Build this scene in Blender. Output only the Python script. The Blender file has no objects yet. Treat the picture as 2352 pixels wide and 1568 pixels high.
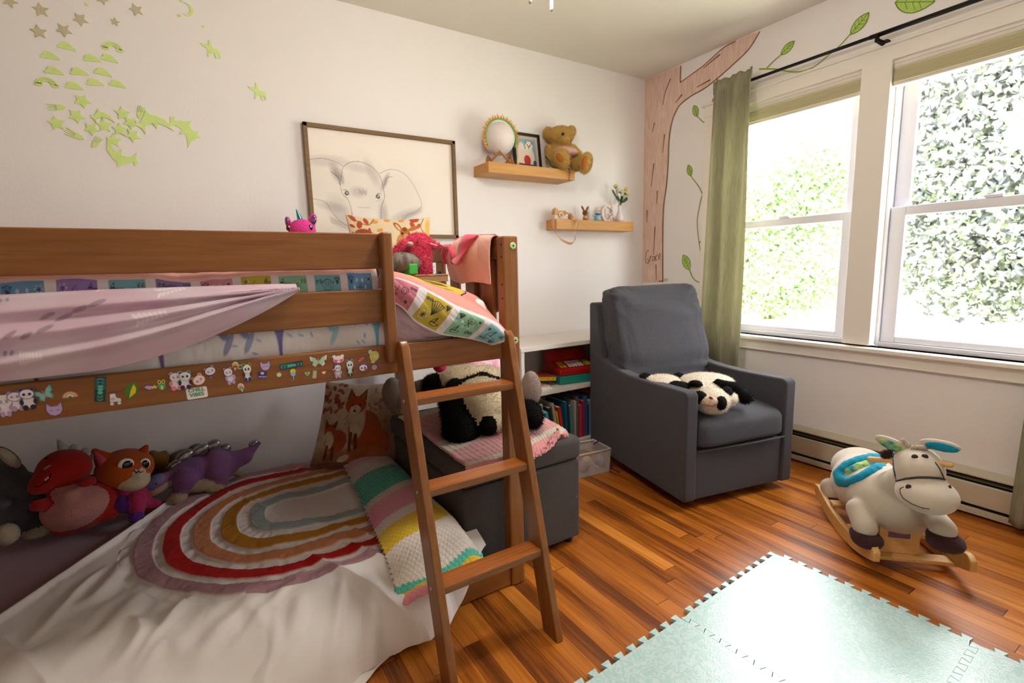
import bpy, bmesh, math, random
import numpy as np
from mathutils import Matrix, Vector, Euler
C = bpy.context.scene.collection
SC = bpy.context.scene
PI = math.pi
rnd = random.Random(7)
R = math.radians

# ---------------------------------------------------------------- camera
cam = bpy.data.cameras.new('camera'); cam.sensor_width = 36; cam.lens = 1133.73/2352*36
cam.clip_start = .02; cam.dof.use_dof = True; cam.dof.focus_distance = 1.7; cam.dof.aperture_fstop = 3.2
camo = bpy.data.objects.new('camera', cam); C.objects.link(camo)
camo.matrix_world = (Matrix.Translation((-2.8476, -2.6558, 1.1253)) @ Matrix.Rotation(R(-32.13), 4, 'Z')
                     @ Matrix.Rotation(R(81.646), 4, 'X') @ Matrix.Rotation(R(-1.384), 4, 'Z'))
SC.camera = camo
# ---------------------------------------------------------------- view, world, sun
SC.view_settings.view_transform = 'Standard'; SC.view_settings.look = 'None'
SC.view_settings.gamma = 1; SC.view_settings.use_curve_mapping = False
SC.view_settings.exposure = 0.72
SC.cycles.max_bounces = 9; SC.cycles.diffuse_bounces = 7; SC.cycles.glossy_bounces = 3
SC.cycles.transmission_bounces = 4; SC.cycles.transparent_max_bounces = 8
SC.cycles.use_denoising = True; SC.cycles.use_adaptive_sampling = True; SC.cycles.adaptive_threshold = .02; SC.cycles.sample_clamp_indirect = 6
SC.cycles.caustics_reflective = False; SC.cycles.caustics_refractive = False
wd = bpy.data.worlds.new('sky'); SC.world = wd; wd.use_nodes = True
bg = wd.node_tree.nodes['Background']; bg.inputs[0].default_value = (.965, .985, 1, 1); bg.inputs[1].default_value = 11
def light(name, kind, loc, rot, energy, col=(1, 1, 1), **k):
    l = bpy.data.lights.new(name, kind); l.energy = energy; l.color = col
    for a, b in k.items(): setattr(l, a, b)
    o = bpy.data.objects.new(name, l); C.objects.link(o); o.location = loc; o.rotation_euler = rot
    return o
light('sun', 'SUN', (-4, -2, 8), (R(0), R(-42), R(8)), 11.0, (1, .95, .86), angle=R(1.5))
WIN = [(-.82, -1.37, .72, 2.06), (-1.55, -2.22, .72, 2.06)]
for y0, y1, z0, z1 in WIN:
    p = light('window_portal', 'AREA', (.16, (y0+y1)/2, (z0+z1)/2), (0, R(90), 0), 1, shape='RECTANGLE', size=z1-z0, size_y=abs(y0-y1))
    p.data.cycles.is_portal = True

# ---------------------------------------------------------------- helpers
def lin(c):
    if isinstance(c, str): c = [int(c[i:i+2], 16)/255 for i in (0, 2, 4)]
    return tuple(x/12.92 if x <= .04045 else ((x+.055)/1.055)**2.4 for x in c[:3])
MC = {}
def mat(name, col='808080', rough=.6, metal=0, spec=.4, var=None, bump=None, sheen=0, attr=False, trans=0, alpha=1, emis=0, coat=0, stretch=None, weave=0):
    """procedural surface: base colour, optional two-tone noise (scale, colour2, sharp) and noise bump (scale, height)"""
    if name in MC: return MC[name]
    m = bpy.data.materials.new(name); m.use_nodes = True; MC[name] = m
    N = m.node_tree.nodes; L = m.node_tree.links; b = N['Principled BSDF']
    b.inputs['Roughness'].default_value = rough; b.inputs['Metallic'].default_value = metal
    b.inputs['Specular IOR Level'].default_value = spec
    c = lin(col); b.inputs['Base Color'].default_value = (*c, 1)
    if sheen: b.inputs['Sheen Weight'].default_value = sheen; b.inputs['Sheen Roughness'].default_value = .5
    if coat: b.inputs['Coat Weight'].default_value = coat; b.inputs['Coat Roughness'].default_value = .12
    if trans: b.inputs['Transmission Weight'].default_value = trans
    if alpha < 1: b.inputs['Alpha'].default_value = alpha
    if emis: b.inputs['Emission Color'].default_value = (*c, 1); b.inputs['Emission Strength'].default_value = emis
    tc = N.new('ShaderNodeTexCoord'); vec = tc.outputs['Object']
    if stretch:
        mp = N.new('ShaderNodeMapping'); mp.inputs['Scale'].default_value = stretch; L.new(vec, mp.inputs[0]); vec = mp.outputs[0]
    src = None
    if attr:
        a = N.new('ShaderNodeAttribute'); a.attribute_name = 'Col'; src = a.outputs['Color']; L.new(src, b.inputs['Base Color'])
    if var:
        n = N.new('ShaderNodeTexNoise'); n.inputs['Scale'].default_value = var[0]; n.inputs['Detail'].default_value = 5
        L.new(vec, n.inputs['Vector'])
        rp = N.new('ShaderNodeValToRGB'); s = var[2] if len(var) > 2 else .25
        rp.color_ramp.elements[0].position = .5-s; rp.color_ramp.elements[1].position = .5+s
        rp.color_ramp.elements[0].color = (*c, 1); rp.color_ramp.elements[1].color = (*lin(var[1]), 1)
        L.new(n.outputs['Fac'], rp.inputs[0])
        if attr:
            mx = N.new('ShaderNodeMixRGB'); mx.blend_type = 'MULTIPLY'; mx.inputs[0].default_value = 1
            L.new(src, mx.inputs[1]); L.new(rp.outputs[0], mx.inputs[2]); L.new(mx.outputs[0], b.inputs['Base Color'])
        else: L.new(rp.outputs[0], b.inputs['Base Color'])
    if bump or weave:
        bp = N.new('ShaderNodeBump'); bp.inputs['Distance'].default_value = (bump or (0, .001))[1]
        if weave:
            w = N.new('ShaderNodeTexVoronoi'); w.inputs['Scale'].default_value = weave
            L.new(tc.outputs['Object'], w.inputs['Vector']); L.new(w.outputs['Distance'], bp.inputs['Height'])
        else:
            n2 = N.new('ShaderNodeTexNoise'); n2.inputs['Scale'].default_value = bump[0]; n2.inputs['Detail'].default_value = 6
            L.new(vec, n2.inputs['Vector']); L.new(n2.outputs['Fac'], bp.inputs['Height'])
        L.new(bp.outputs[0], b.inputs['Normal'])
    return m
def plush(name, col='888888', col2=None, s=60): return mat(name, col, rough=.95, spec=.1, sheen=.12 if max(lin(col)) > .03 else 0, var=(s, col2 or col, .3), bump=(220, .004))
def cloth(name, col, col2=None, s=14, w=900): return mat(name, col, rough=.9, spec=.15, sheen=.3, var=(s, col2 or col, .3), bump=(w, .0012))
def wood(name, c1, c2, ax=0, rough=.4, s=3.0, coat=0):
    st = [22, 22, 22]; st[ax] = 1.6
    return mat(name, c1, rough=rough, spec=.4, var=(s, c2, .22), bump=(14, .0006), stretch=tuple(st), coat=coat)

def tag(o, label=None, cat=None, group=None, kind=None):
    if label: o['label'] = label
    if cat: o['category'] = cat
    if group: o['group'] = group
    if kind: o['kind'] = kind
    return o
def thing(name, label, cat, loc=(0, 0, 0), rz=0, group=None):
    o = bpy.data.objects.new(name, None); C.objects.link(o); o.location = loc; o.rotation_euler = (0, 0, rz)
    o.empty_display_size = .05
    return tag(o, label, cat, group)
def link(name, me, mats, parent=None, smooth=False, bev=0, loc=None, rot=None, seg=2):
    if not isinstance(mats, (list, tuple)): mats = [mats]
    for m in mats: me.materials.append(m)
    if smooth: me.polygons.foreach_set('use_smooth', [True]*len(me.polygons))
    o = bpy.data.objects.new(name, me); C.objects.link(o)
    if parent: o.parent = parent
    if loc is not None: o.location = loc
    if rot is not None: o.rotation_euler = rot
    if bev:
        b = o.modifiers.new('b', 'BEVEL'); b.width = bev; b.segments = seg; b.limit_method = 'ANGLE'; b.angle_limit = R(40)
        me.polygons.foreach_set('use_smooth', [True]*len(me.polygons))
        try: o.modifiers.new('w', 'WEIGHTED_NORMAL').keep_sharp = False
        except Exception: pass
    return o
class MB:
    """collects simple solids into ONE mesh"""
    def __init__(s): s.v = []; s.f = []; s.m = []
    def add(s, v, f, mi=0):
        k = len(s.v); s.v += [tuple(p) for p in v]; s.f += [tuple(i+k for i in q) for q in f]; s.m += [mi]*len(f); return s
    def box(s, a, b, mi=0, mtx=None):
        x0, y0, z0 = [min(p, q) for p, q in zip(a, b)]; x1, y1, z1 = [max(p, q) for p, q in zip(a, b)]
        v = [(x0, y0, z0), (x1, y0, z0), (x1, y1, z0), (x0, y1, z0), (x0, y0, z1), (x1, y0, z1), (x1, y1, z1), (x0, y1, z1)]
        if mtx: v = [mtx @ Vector(p) for p in v]
        return s.add(v, [(0, 3, 2, 1), (4, 5, 6, 7), (0, 1, 5, 4), (1, 2, 6, 5), (2, 3, 7, 6), (3, 0, 4, 7)], mi)
    def tube(s, pts, r, n=8, mi=0, closed=False, flat=None):
        pts = [Vector(p) for p in pts]; rr = r if isinstance(r, (list, tuple)) else [r]*len(pts)
        vs = []; up = Vector((0, 0, 1)); prev = None
        for i, p in enumerate(pts):
            d = (pts[min(i+1, len(pts)-1)]-pts[max(i-1, 0)])
            if closed: d = pts[(i+1) % len(pts)]-pts[i-1]
            d.normalize()
            a = prev if prev is not None else (up if abs(d.z) < .9 else Vector((1, 0, 0)))
            a = (a-d*a.dot(d)); a.normalize(); prev = a; b = d.cross(a)
            for k in range(n):
                t = 2*PI*k/n; fx = flat if flat else 1
                vs.append(p+a*(math.cos(t)*rr[i])+b*(math.sin(t)*rr[i]*fx))
        f = []; L = len(pts)
        for i in range(L if closed else L-1):
            j = (i+1) % L
            for k in range(n): f.append((i*n+k, i*n+(k+1) % n, j*n+(k+1) % n, j*n+k))
        if not closed: f += [tuple(range(n-1, -1, -1)), tuple((L-1)*n+k for k in range(n))]
        return s.add(vs, f, mi)
    def lathe(s, prof, n=24, c=(0, 0, 0), mi=0, axis='z'):
        vs = []; f = []
        for r, z in prof:
            for k in range(n):
                t = 2*PI*k/n; p = (r*math.cos(t), r*math.sin(t), z)
                if axis == 'y': p = (p[0], z, p[1])
                if axis == 'x': p = (z, p[0], p[1])
                vs.append((p[0]+c[0], p[1]+c[1], p[2]+c[2]))
        for i in range(len(prof)-1):
            for k in range(n): f.append((i*n+k, i*n+(k+1) % n, (i+1)*n+(k+1) % n, (i+1)*n+k))
        f += [tuple(range(n-1, -1, -1)), tuple((len(prof)-1)*n+k for k in range(n))]
        return s.add(vs, f, mi)
    def prism(s, poly, d0, d1, plane='xz', mi=0, c=(0, 0, 0)):
        """extrude a 2D polygon; plane 'xz' -> thickness along y, 'yz' -> along x, 'xy' -> along z"""
        def P(a, b, d):
            q = {'xz': (a, d, b), 'yz': (d, a, b), 'xy': (a, b, d)}[plane]; return (q[0]+c[0], q[1]+c[1], q[2]+c[2])
        n = len(poly); v = [P(a, b, d0) for a, b in poly]+[P(a, b, d1) for a, b in poly]
        ar = sum(poly[i][0]*poly[(i+1) % n][1]-poly[(i+1) % n][0]*poly[i][1] for i in range(n))
        f = [tuple(range(n)), tuple(range(2*n-1, n-1, -1))]+[(i, i+n, (i+1) % n+n, (i+1) % n) for i in range(n)]
        return s.add(v, f, mi)
    def ell(s, c, r, n=14, mi=0, mtx=None):
        vs = [(0, 0, 1)]; m = n//2
        for i in range(1, m):
            for k in range(n): vs.append((math.sin(PI*i/m)*math.cos(2*PI*k/n), math.sin(PI*i/m)*math.sin(2*PI*k/n), math.cos(PI*i/m)))
        vs.append((0, 0, -1)); f = [(0, 1+k, 1+(k+1) % n) for k in range(n)]
        for i in range(m-2):
            for k in range(n): f.append((1+i*n+k, 1+(i+1)*n+k, 1+(i+1)*n+(k+1) % n, 1+i*n+(k+1) % n))
        e = len(vs)-1; f += [(e, e-n+(k+1) % n, e-n+k) for k in range(n)]
        out = []
        for p in vs:
            q = Vector((p[0]*r[0], p[1]*r[1], p[2]*r[2]))
            if mtx: q = mtx @ q
            out.append(q+Vector(c))
        return s.add(out, f, mi)
    def me(s, name='m', fix=True):
        me = bpy.data.meshes.new(name); me.from_pydata(s.v, [], s.f); me.polygons.foreach_set('material_index', s.m)
        if fix:
            b = bmesh.new(); b.from_mesh(me); bmesh.ops.recalc_face_normals(b, faces=b.faces); b.to_mesh(me); b.free()
        me.update(); return me
    def build(s, name, mats, parent=None, smooth=False, bev=0, **k): return link(name, s.me(name), mats, parent, smooth, bev, **k)
def box(name, a, b, m, parent=None, bev=0, **k): return MB().box(a, b).build(name, m, parent, bev=bev, **k)
def copy_tree(o, parent=None):
    c = o.copy(); C.objects.link(c)
    if parent: c.parent = parent
    for ch in list(o.children): copy_tree(ch, c)
    return c
# --- value noise / smooth interpolation on numpy arrays
_nr = np.random.RandomState(5); _NT = _nr.rand(64, 64)
def vn(x, y):
    xi = np.floor(x).astype(int); yi = np.floor(y).astype(int); fx = x-xi; fy = y-yi
    fx = fx*fx*(3-2*fx); fy = fy*fy*(3-2*fy); g = lambda a, b: _NT[a % 64, b % 64]
    return (g(xi, yi)*(1-fx)+g(xi+1, yi)*fx)*(1-fy)+(g(xi, yi+1)*(1-fx)+g(xi+1, yi+1)*fx)*fy-.5
def fbm(x, y, o=4): return sum(vn(x*2**i+7*i, y*2**i+3*i)/2**i for i in range(o))
def catmull(P, n):
    P = np.asarray(P, float); K = len(P); t = np.linspace(0, K-1, n); i = np.clip(np.floor(t).astype(int), 0, K-2); f = (t-i)
    f = f.reshape(-1, *[1]*(P.ndim-1)); g = lambda j: P[np.clip(j, 0, K-1)]
    p0, p1, p2, p3 = g(i-1), g(i), g(i+1), g(i+2)
    p0 = np.where((i-1 < 0).reshape(f.shape), 2*p1-p2, p0); p3 = np.where((i+2 > K-1).reshape(f.shape), 2*p2-p1, p3)
    return .5*((2*p1)+(-p0+p2)*f+(2*p0-5*p1+4*p2-p3)*f**2+(-p0+3*p1-3*p2+p3)*f**3)
def loft(rows, nu, nv):
    """rows: list (v) of lists (u) of 3D points -> (nv, nu, 3)"""
    A = np.stack([catmull(r, nu) for r in rows]); return catmull(A, nv)
def gnorm(A):
    du = np.gradient(A, axis=1); dv = np.gradient(A, axis=0); n = np.cross(du, dv); return n/(np.linalg.norm(n, axis=2, keepdims=True)+1e-9)
def grid_mesh(A, name='g', col=None):
    nv, nu = A.shape[:2]; me = bpy.data.meshes.new(name)
    idx = np.arange(nv*nu).reshape(nv, nu)
    q = np.stack([idx[:-1, :-1], idx[:-1, 1:], idx[1:, 1:], idx[1:, :-1]], -1).reshape(-1, 4)
    me.vertices.add(nv*nu); me.vertices.foreach_set('co', A.reshape(-1).astype(np.float32))
    me.loops.add(q.size); me.loops.foreach_set('vertex_index', q.reshape(-1).astype(np.int32))
    me.polygons.add(len(q)); me.polygons.foreach_set('loop_start', np.arange(0, q.size, 4, dtype=np.int32))
    me.polygons.foreach_set('loop_total', np.full(len(q), 4, dtype=np.int32)); me.update(calc_edges=True)
    if col is not None:
        ca = me.color_attributes.new('Col', 'FLOAT_COLOR', 'POINT'); c4 = np.ones((nv*nu, 4), np.float32); c4[:, :3] = col.reshape(-1, 3)
        ca.data.foreach_set('color', c4.reshape(-1))
    me.validate(); return me
def sheet(name, A, m, parent=None, col=None, thick=.004, off=0, smooth=True):
    o = link(name, grid_mesh(A, name, col), m, parent, smooth)
    if thick:
        s = o.modifiers.new('s', 'SOLIDIFY'); s.thickness = thick; s.offset = off
    return o
# --- canvas: prints and drawings as colour on the cloth / paper itself
class Canvas:
    def __init__(s, w, h, bg): # size in grid points, y up; coordinates given in 0..1 units of width (x) and height (y)
        s.w, s.h = w, h; s.X, s.Y = np.meshgrid(np.linspace(0, 1, w), np.linspace(0, 1, h)); s.A = np.empty((h, w, 3)); s.A[:] = lin(bg); s.ar = 1
    def put(s, mask, c, al=1):
        k = (np.clip(mask, 0, 1)*al)[..., None]; s.A = s.A*(1-k)+np.array(lin(c))*k; return s
    def ell(s, x, y, rx, ry, c, al=1, ang=0, soft=.04):
        a = R(ang); dx = (s.X-x)*s.ar; dy = s.Y-y; u = dx*math.cos(a)+dy*math.sin(a); v = -dx*math.sin(a)+dy*math.cos(a)
        d = np.sqrt((u/(rx*s.ar))**2+(v/ry)**2); return s.put((1-d)/soft+.5, c, al)
    def poly(s, pts, c, al=1):
        ins = np.zeros(s.X.shape, bool); n = len(pts)
        for i in range(n):
            x1, y1 = pts[i]; x2, y2 = pts[(i+1) % n]
            if y1 == y2: continue
            t = ((y1 > s.Y) != (y2 > s.Y)) & (s.X < (x2-x1)*(s.Y-y1)/(y2-y1)+x1); ins ^= t
        return s.put(ins.astype(float), c, al)
    def line(s, pts, wd, c, al=1):
        P = catmull(np.array(pts), max(2, len(pts)*6)) if len(pts) > 2 else np.array(pts, float); m = wd*1.6
        i0 = int(max(0, (P[:, 0].min()-m/s.ar)*(s.w-1))); i1 = int(min(s.w, (P[:, 0].max()+m/s.ar)*(s.w-1)+2)); j0 = int(max(0, (P[:, 1].min()-m)*(s.h-1))); j1 = int(min(s.h, (P[:, 1].max()+m)*(s.h-1)+2))
        if i1 <= i0 or j1 <= j0: return s
        X, Y = s.X[j0:j1, i0:i1]*s.ar, s.Y[j0:j1, i0:i1]; d = np.full(X.shape, 9.)
        for i in range(len(P)-1):
            a, b = P[i]*[s.ar, 1], P[i+1]*[s.ar, 1]; ab = b-a; L2 = ab@ab+1e-12
            t = np.clip(((X-a[0])*ab[0]+(Y-a[1])*ab[1])/L2, 0, 1); d = np.minimum(d, np.hypot(X-a[0]-t*ab[0], Y-a[1]-t*ab[1]))
        k = (np.clip((wd-d)/(wd*.5)+.5, 0, 1)*al)[..., None]; s.A[j0:j1, i0:i1] = s.A[j0:j1, i0:i1]*(1-k)+np.array(lin(c))*k; return s
# --- soft toys: smooth union of ellipsoids and tapered capsules, meshed with surface nets
def blob(name, P, mats, parent=None, k=.02, h=.008, fur=None, loc=(0, 0, 0), seed=1, wob=0):
    lo = np.full(3, 9.); hi = np.full(3, -9.)
    for p in P:
        if p[0] == 'e': c = np.array(p[1:4]); r = max(p[4:7]); lo = np.minimum(lo, c-r); hi = np.maximum(hi, c+r)
        else:
            for q, r in ((p[1:4], p[4]), (p[5:8], p[8])): lo = np.minimum(lo, np.array(q)-r); hi = np.maximum(hi, np.array(q)+r)
    lo -= 2.5*h+k*.4; hi += 2.5*h+k*.4; n = np.ceil((hi-lo)/h).astype(int)+1
    ax = [lo[i]+h*np.arange(n[i]) for i in range(3)]; G = np.stack(np.meshgrid(*ax, indexing='ij'), -1)
    def sdf(p, X):
        if p[0] == 'e':
            d = X-np.array(p[1:4]); a = R(p[7]); c_, s_ = math.cos(a), math.sin(a)
            u = np.stack([d[..., 0]*c_+d[..., 2]*s_, d[..., 1], -d[..., 0]*s_+d[..., 2]*c_], -1); r = np.array(p[4:7])
            k0 = np.linalg.norm(u/r, axis=-1); k1 = np.linalg.norm(u/r**2, axis=-1)+1e-9; return k0*(k0-1)/k1
        a = np.array(p[1:4]); b = np.array(p[5:8]); ab = b-a; t = np.clip(((X-a)@ab)/(ab@ab+1e-12), 0, 1)
        return np.linalg.norm(X-a-t[..., None]*ab, axis=-1)-(p[4]+(p[8]-p[4])*t)
    D = None
    for p in P:
        d = sdf(p, G)
        if D is None: D = d
        else: hh = np.clip(.5+.5*(D-d)/k, 0, 1); D = D*(1-hh)+d*hh-k*hh*(1-hh)
    if wob: D = D+wob*np.sin(G[..., 0]*70)*np.sin(G[..., 1]*60+1)*np.sin(G[..., 2]*75+2)
    S = D < 0
    cell = tuple(m-1 for m in n); acc = np.zeros((*cell, 3)); cnt = np.zeros(cell)
    base = np.stack(np.meshgrid(*[np.arange(c) for c in cell], indexing='ij'), -1).astype(float)
    offs = [(i, j, l) for i in (0, 1) for j in (0, 1) for l in (0, 1)]
    sl = lambda o: tuple(slice(o[i], o[i]+cell[i]) for i in range(3))
    for o in offs:
        for a_ in range(3):
            if o[a_]: continue
            o2 = list(o); o2[a_] = 1; A, B = D[sl(o)], D[sl(tuple(o2))]; m = (A < 0) != (B < 0); t = np.where(m, A/(A-B+1e-12), 0)
            pos = base+np.array(o, float); pos[..., a_] += t; acc += pos*m[..., None]; cnt += m
    act = cnt > 0; ids = -np.ones(cell, int); ids[act] = np.arange(act.sum()); V = lo+h*(acc[act]/cnt[act][:, None])
    F = []
    for a_ in range(3):
        b_, c_ = (a_+1) % 3, (a_+2) % 3; i0 = [slice(1, -1)]*3; i0[a_] = slice(0, n[a_]-1); i1 = list(i0); i1[a_] = slice(1, n[a_])
        s0, s1 = S[tuple(i0)], S[tuple(i1)]; w = np.argwhere(s0 != s1)
        if not len(w): continue
        g = w+np.array([i.start for i in i0]); fl = s0[tuple(w.T)]
        def cid(db, dc): q = g.copy(); q[:, b_] -= db; q[:, c_] -= dc; return ids[tuple(q.T)]
        Q = np.stack([cid(1, 1), cid(0, 1), cid(0, 0), cid(1, 0)], -1); Q[~fl] = Q[~fl][:, ::-1]; F.append(Q)
    F = np.concatenate(F); F = F[(F >= 0).all(1)]
    ctr = V[F].mean(1); best = np.full(len(F), 9.); mi = np.zeros(len(F), int)
    for p in P:
        d = sdf(p, ctr)-(.002 if p[-1] else 0); w = d < best; best[w] = d[w]; mi[w] = p[-1]
    faces = F.tolist(); verts = V; nq = len(faces)
    if fur:
        cnt_, ln, wdt = fur; rs = np.random.RandomState(seed); v = V[F]; nr = np.cross(v[:, 2]-v[:, 0], v[:, 3]-v[:, 1]); ar = np.linalg.norm(nr, axis=1)
        pk = rs.choice(nq, cnt_, p=ar/ar.sum()); N_ = nr[pk]/ar[pk][:, None]; a_ = rs.rand(cnt_, 1); b_ = rs.rand(cnt_, 1)
        q = v[pk]; bp = (q[:, 0]*(1-a_)+q[:, 1]*a_)*(1-b_)+(q[:, 3]*(1-a_)+q[:, 2]*a_)*b_-N_*.001
        td = rs.randn(cnt_, 3); td -= (td*N_).sum(1, keepdims=True)*N_; td /= np.linalg.norm(td, axis=1, keepdims=True)+1e-9
        l = ln*(.55+.8*rs.rand(cnt_, 1)); tip = bp+N_*l*.8+rs.randn(cnt_, 3)*ln*.32+np.array([0, 0, -ln*.35])
        verts = np.concatenate([V, bp+td*wdt, bp-td*wdt, tip]); k0 = len(V); i = np.arange(cnt_)
        faces += np.stack([k0+i, k0+cnt_+i, k0+2*cnt_+i], -1).tolist(); mi = np.concatenate([mi, mi[pk]])
    me = bpy.data.meshes.new(name); me.from_pydata(verts.tolist(), [], faces); me.polygons.foreach_set('material_index', mi.astype(np.int32)); me.update()
    return link(name, me, mats, parent, True, loc=loc)

def lettering(txt, size, loc, rot, m, parent, off=0):
    cu = bpy.data.curves.new('t', 'FONT'); cu.body = txt; cu.size = size; cu.align_x = 'CENTER'; cu.extrude = .0002; cu.offset = off
    t = bpy.data.objects.new('t', cu); C.objects.link(t); bpy.context.view_layer.update()
    me = bpy.data.meshes.new_from_object(t.evaluated_get(bpy.context.evaluated_depsgraph_get())); bpy.data.objects.remove(t); bpy.data.curves.remove(cu)
    me.materials.clear(); return link('lettering', me, m, parent, loc=loc, rot=rot)
def squadric(a, b, c, e1, e2, nu=56, nv=36):
    w = np.linspace(-PI, PI, nu); n = np.linspace(-PI/2, PI/2, nv); W, N_ = np.meshgrid(w, n)
    f = lambda x, e: np.sign(x)*np.abs(x)**e
    return np.stack([a*f(np.cos(N_), e1)*f(np.cos(W), e2), b*f(np.cos(N_), e1)*f(np.sin(W), e2), c*f(np.sin(N_), e1)], -1)
def cushion(name, size, e, m, parent, mtx=None, wr=0, ws=8, sag=None, nu=72, nv=44):
    a_, b_, c_ = size; Q = squadric(b_, c_, a_, e[1], e[0], nu, nv); A = np.stack([Q[..., 2], Q[..., 0], Q[..., 1]], -1); K = A/np.array(size)
    if sag: A = A+np.array(sag)*((1-K[..., 0:1]**2)*(1-K[..., 1:2]**2))
    if wr: A = A+gnorm(A)*(wr*fbm(A[..., 0]*ws+3, A[..., 1]*ws*2.2+A[..., 2]*ws+5))[..., None]
    A[:, -1] = A[:, 0]
    me = grid_mesh(A, name)
    b = bmesh.new(); b.from_mesh(me); bmesh.ops.remove_doubles(b, verts=b.verts, dist=1e-5); bmesh.ops.recalc_face_normals(b, faces=b.faces); b.to_mesh(me); b.free()
    if mtx: me.transform(mtx)
    return link(name, me, m, parent, True)
def throw_pillow(name, P0, PX, PY, thick, canvas, backm, parent=None, n=None, pinch=.07):
    """square pillow spanned by its bottom-left, bottom-right and top-left corners; canvas faces the room"""
    P0, PX, PY = map(np.array, (P0, PX, PY)); ex, ey = PX-P0, PY-P0; nz = np.cross(ex, ey); nz = nz/np.linalg.norm(nz)
    h, w = canvas.A.shape[:2]; U, V = np.meshgrid(np.linspace(-1, 1, w), np.linspace(-1, 1, h))
    x = U*(1-pinch*(1-V**2)**1.0); y = V*(1-pinch*(1-U**2)); t = thick*((1-U**2)*(1-V**2))**.42; wr = .004*fbm(U*3+9, V*3+2)
    base = P0+ex*.5+ey*.5; f = lambda s: base+x[..., None]*ex*.5+y[..., None]*ey*.5+(s*t+wr*(t > .001))[..., None]*nz
    o = sheet(name, f(1), mat('printed_cotton', 'ffffff', rough=.85, spec=.15, sheen=.2, attr=True, bump=(700, .0006)), parent, canvas.A, 0)
    b = sheet('pillow_back', f(-1)[:, ::-1], backm, o, None, 0)
    return o

def sdf_pt(P, X, k=.012):
    D = None
    for p in P:
        if p[0] == 'e':
            d = X-np.array(p[1:4]); a = R(p[7]); c_, s_ = math.cos(a), math.sin(a)
            u = np.stack([d[..., 0]*c_+d[..., 2]*s_, d[..., 1], -d[..., 0]*s_+d[..., 2]*c_], -1); r = np.array(p[4:7])
            k0 = np.linalg.norm(u/r, axis=-1); k1 = np.linalg.norm(u/r**2, axis=-1)+1e-9; d = k0*(k0-1)/k1
        else:
            a = np.array(p[1:4]); b = np.array(p[5:8]); ab = b-a; t = np.clip(((X-a)@ab)/(ab@ab+1e-12), 0, 1); d = np.linalg.norm(X-a-t[..., None]*ab, axis=-1)-(p[4]+(p[8]-p[4])*t)
        if D is None: D = d
        else: hh = np.clip(.5+.5*(D-d)/k, 0, 1); D = D*(1-hh)+d*hh-k*hh*(1-hh)
    return D
def front_y(P, x, z, k=.012, default=0):
    ys = np.arange(-.6, .5, .002); X = np.stack([np.full(ys.shape, x), ys, np.full(ys.shape, z)], -1); w = np.where(sdf_pt(P, X, k) < 0)[0]
    return float(ys[w[0]]) if len(w) else default
def hug(P, prims, off=0, k=.012, n=5):
    """lay thin features (seams, eyes, straps) on the front surface of a soft body"""
    out = []
    for q in prims:
        if q[0] == 'e': out.append(('e', q[1], front_y(P, q[1], q[3], k, q[2])-off)+tuple(q[3:]))
        else:
            T = np.linspace(0, 1, n+1); pts = [(q[1]+(q[5]-q[1])*t, q[2]+(q[6]-q[2])*t, q[3]+(q[7]-q[3])*t) for t in T]
            pts = [(x, front_y(P, x, z, k, y)-off, z) for x, y, z in pts]
            out += [('c', *pts[i], q[4], *pts[i+1], q[8], 0) for i in range(n)]
    return out
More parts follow.
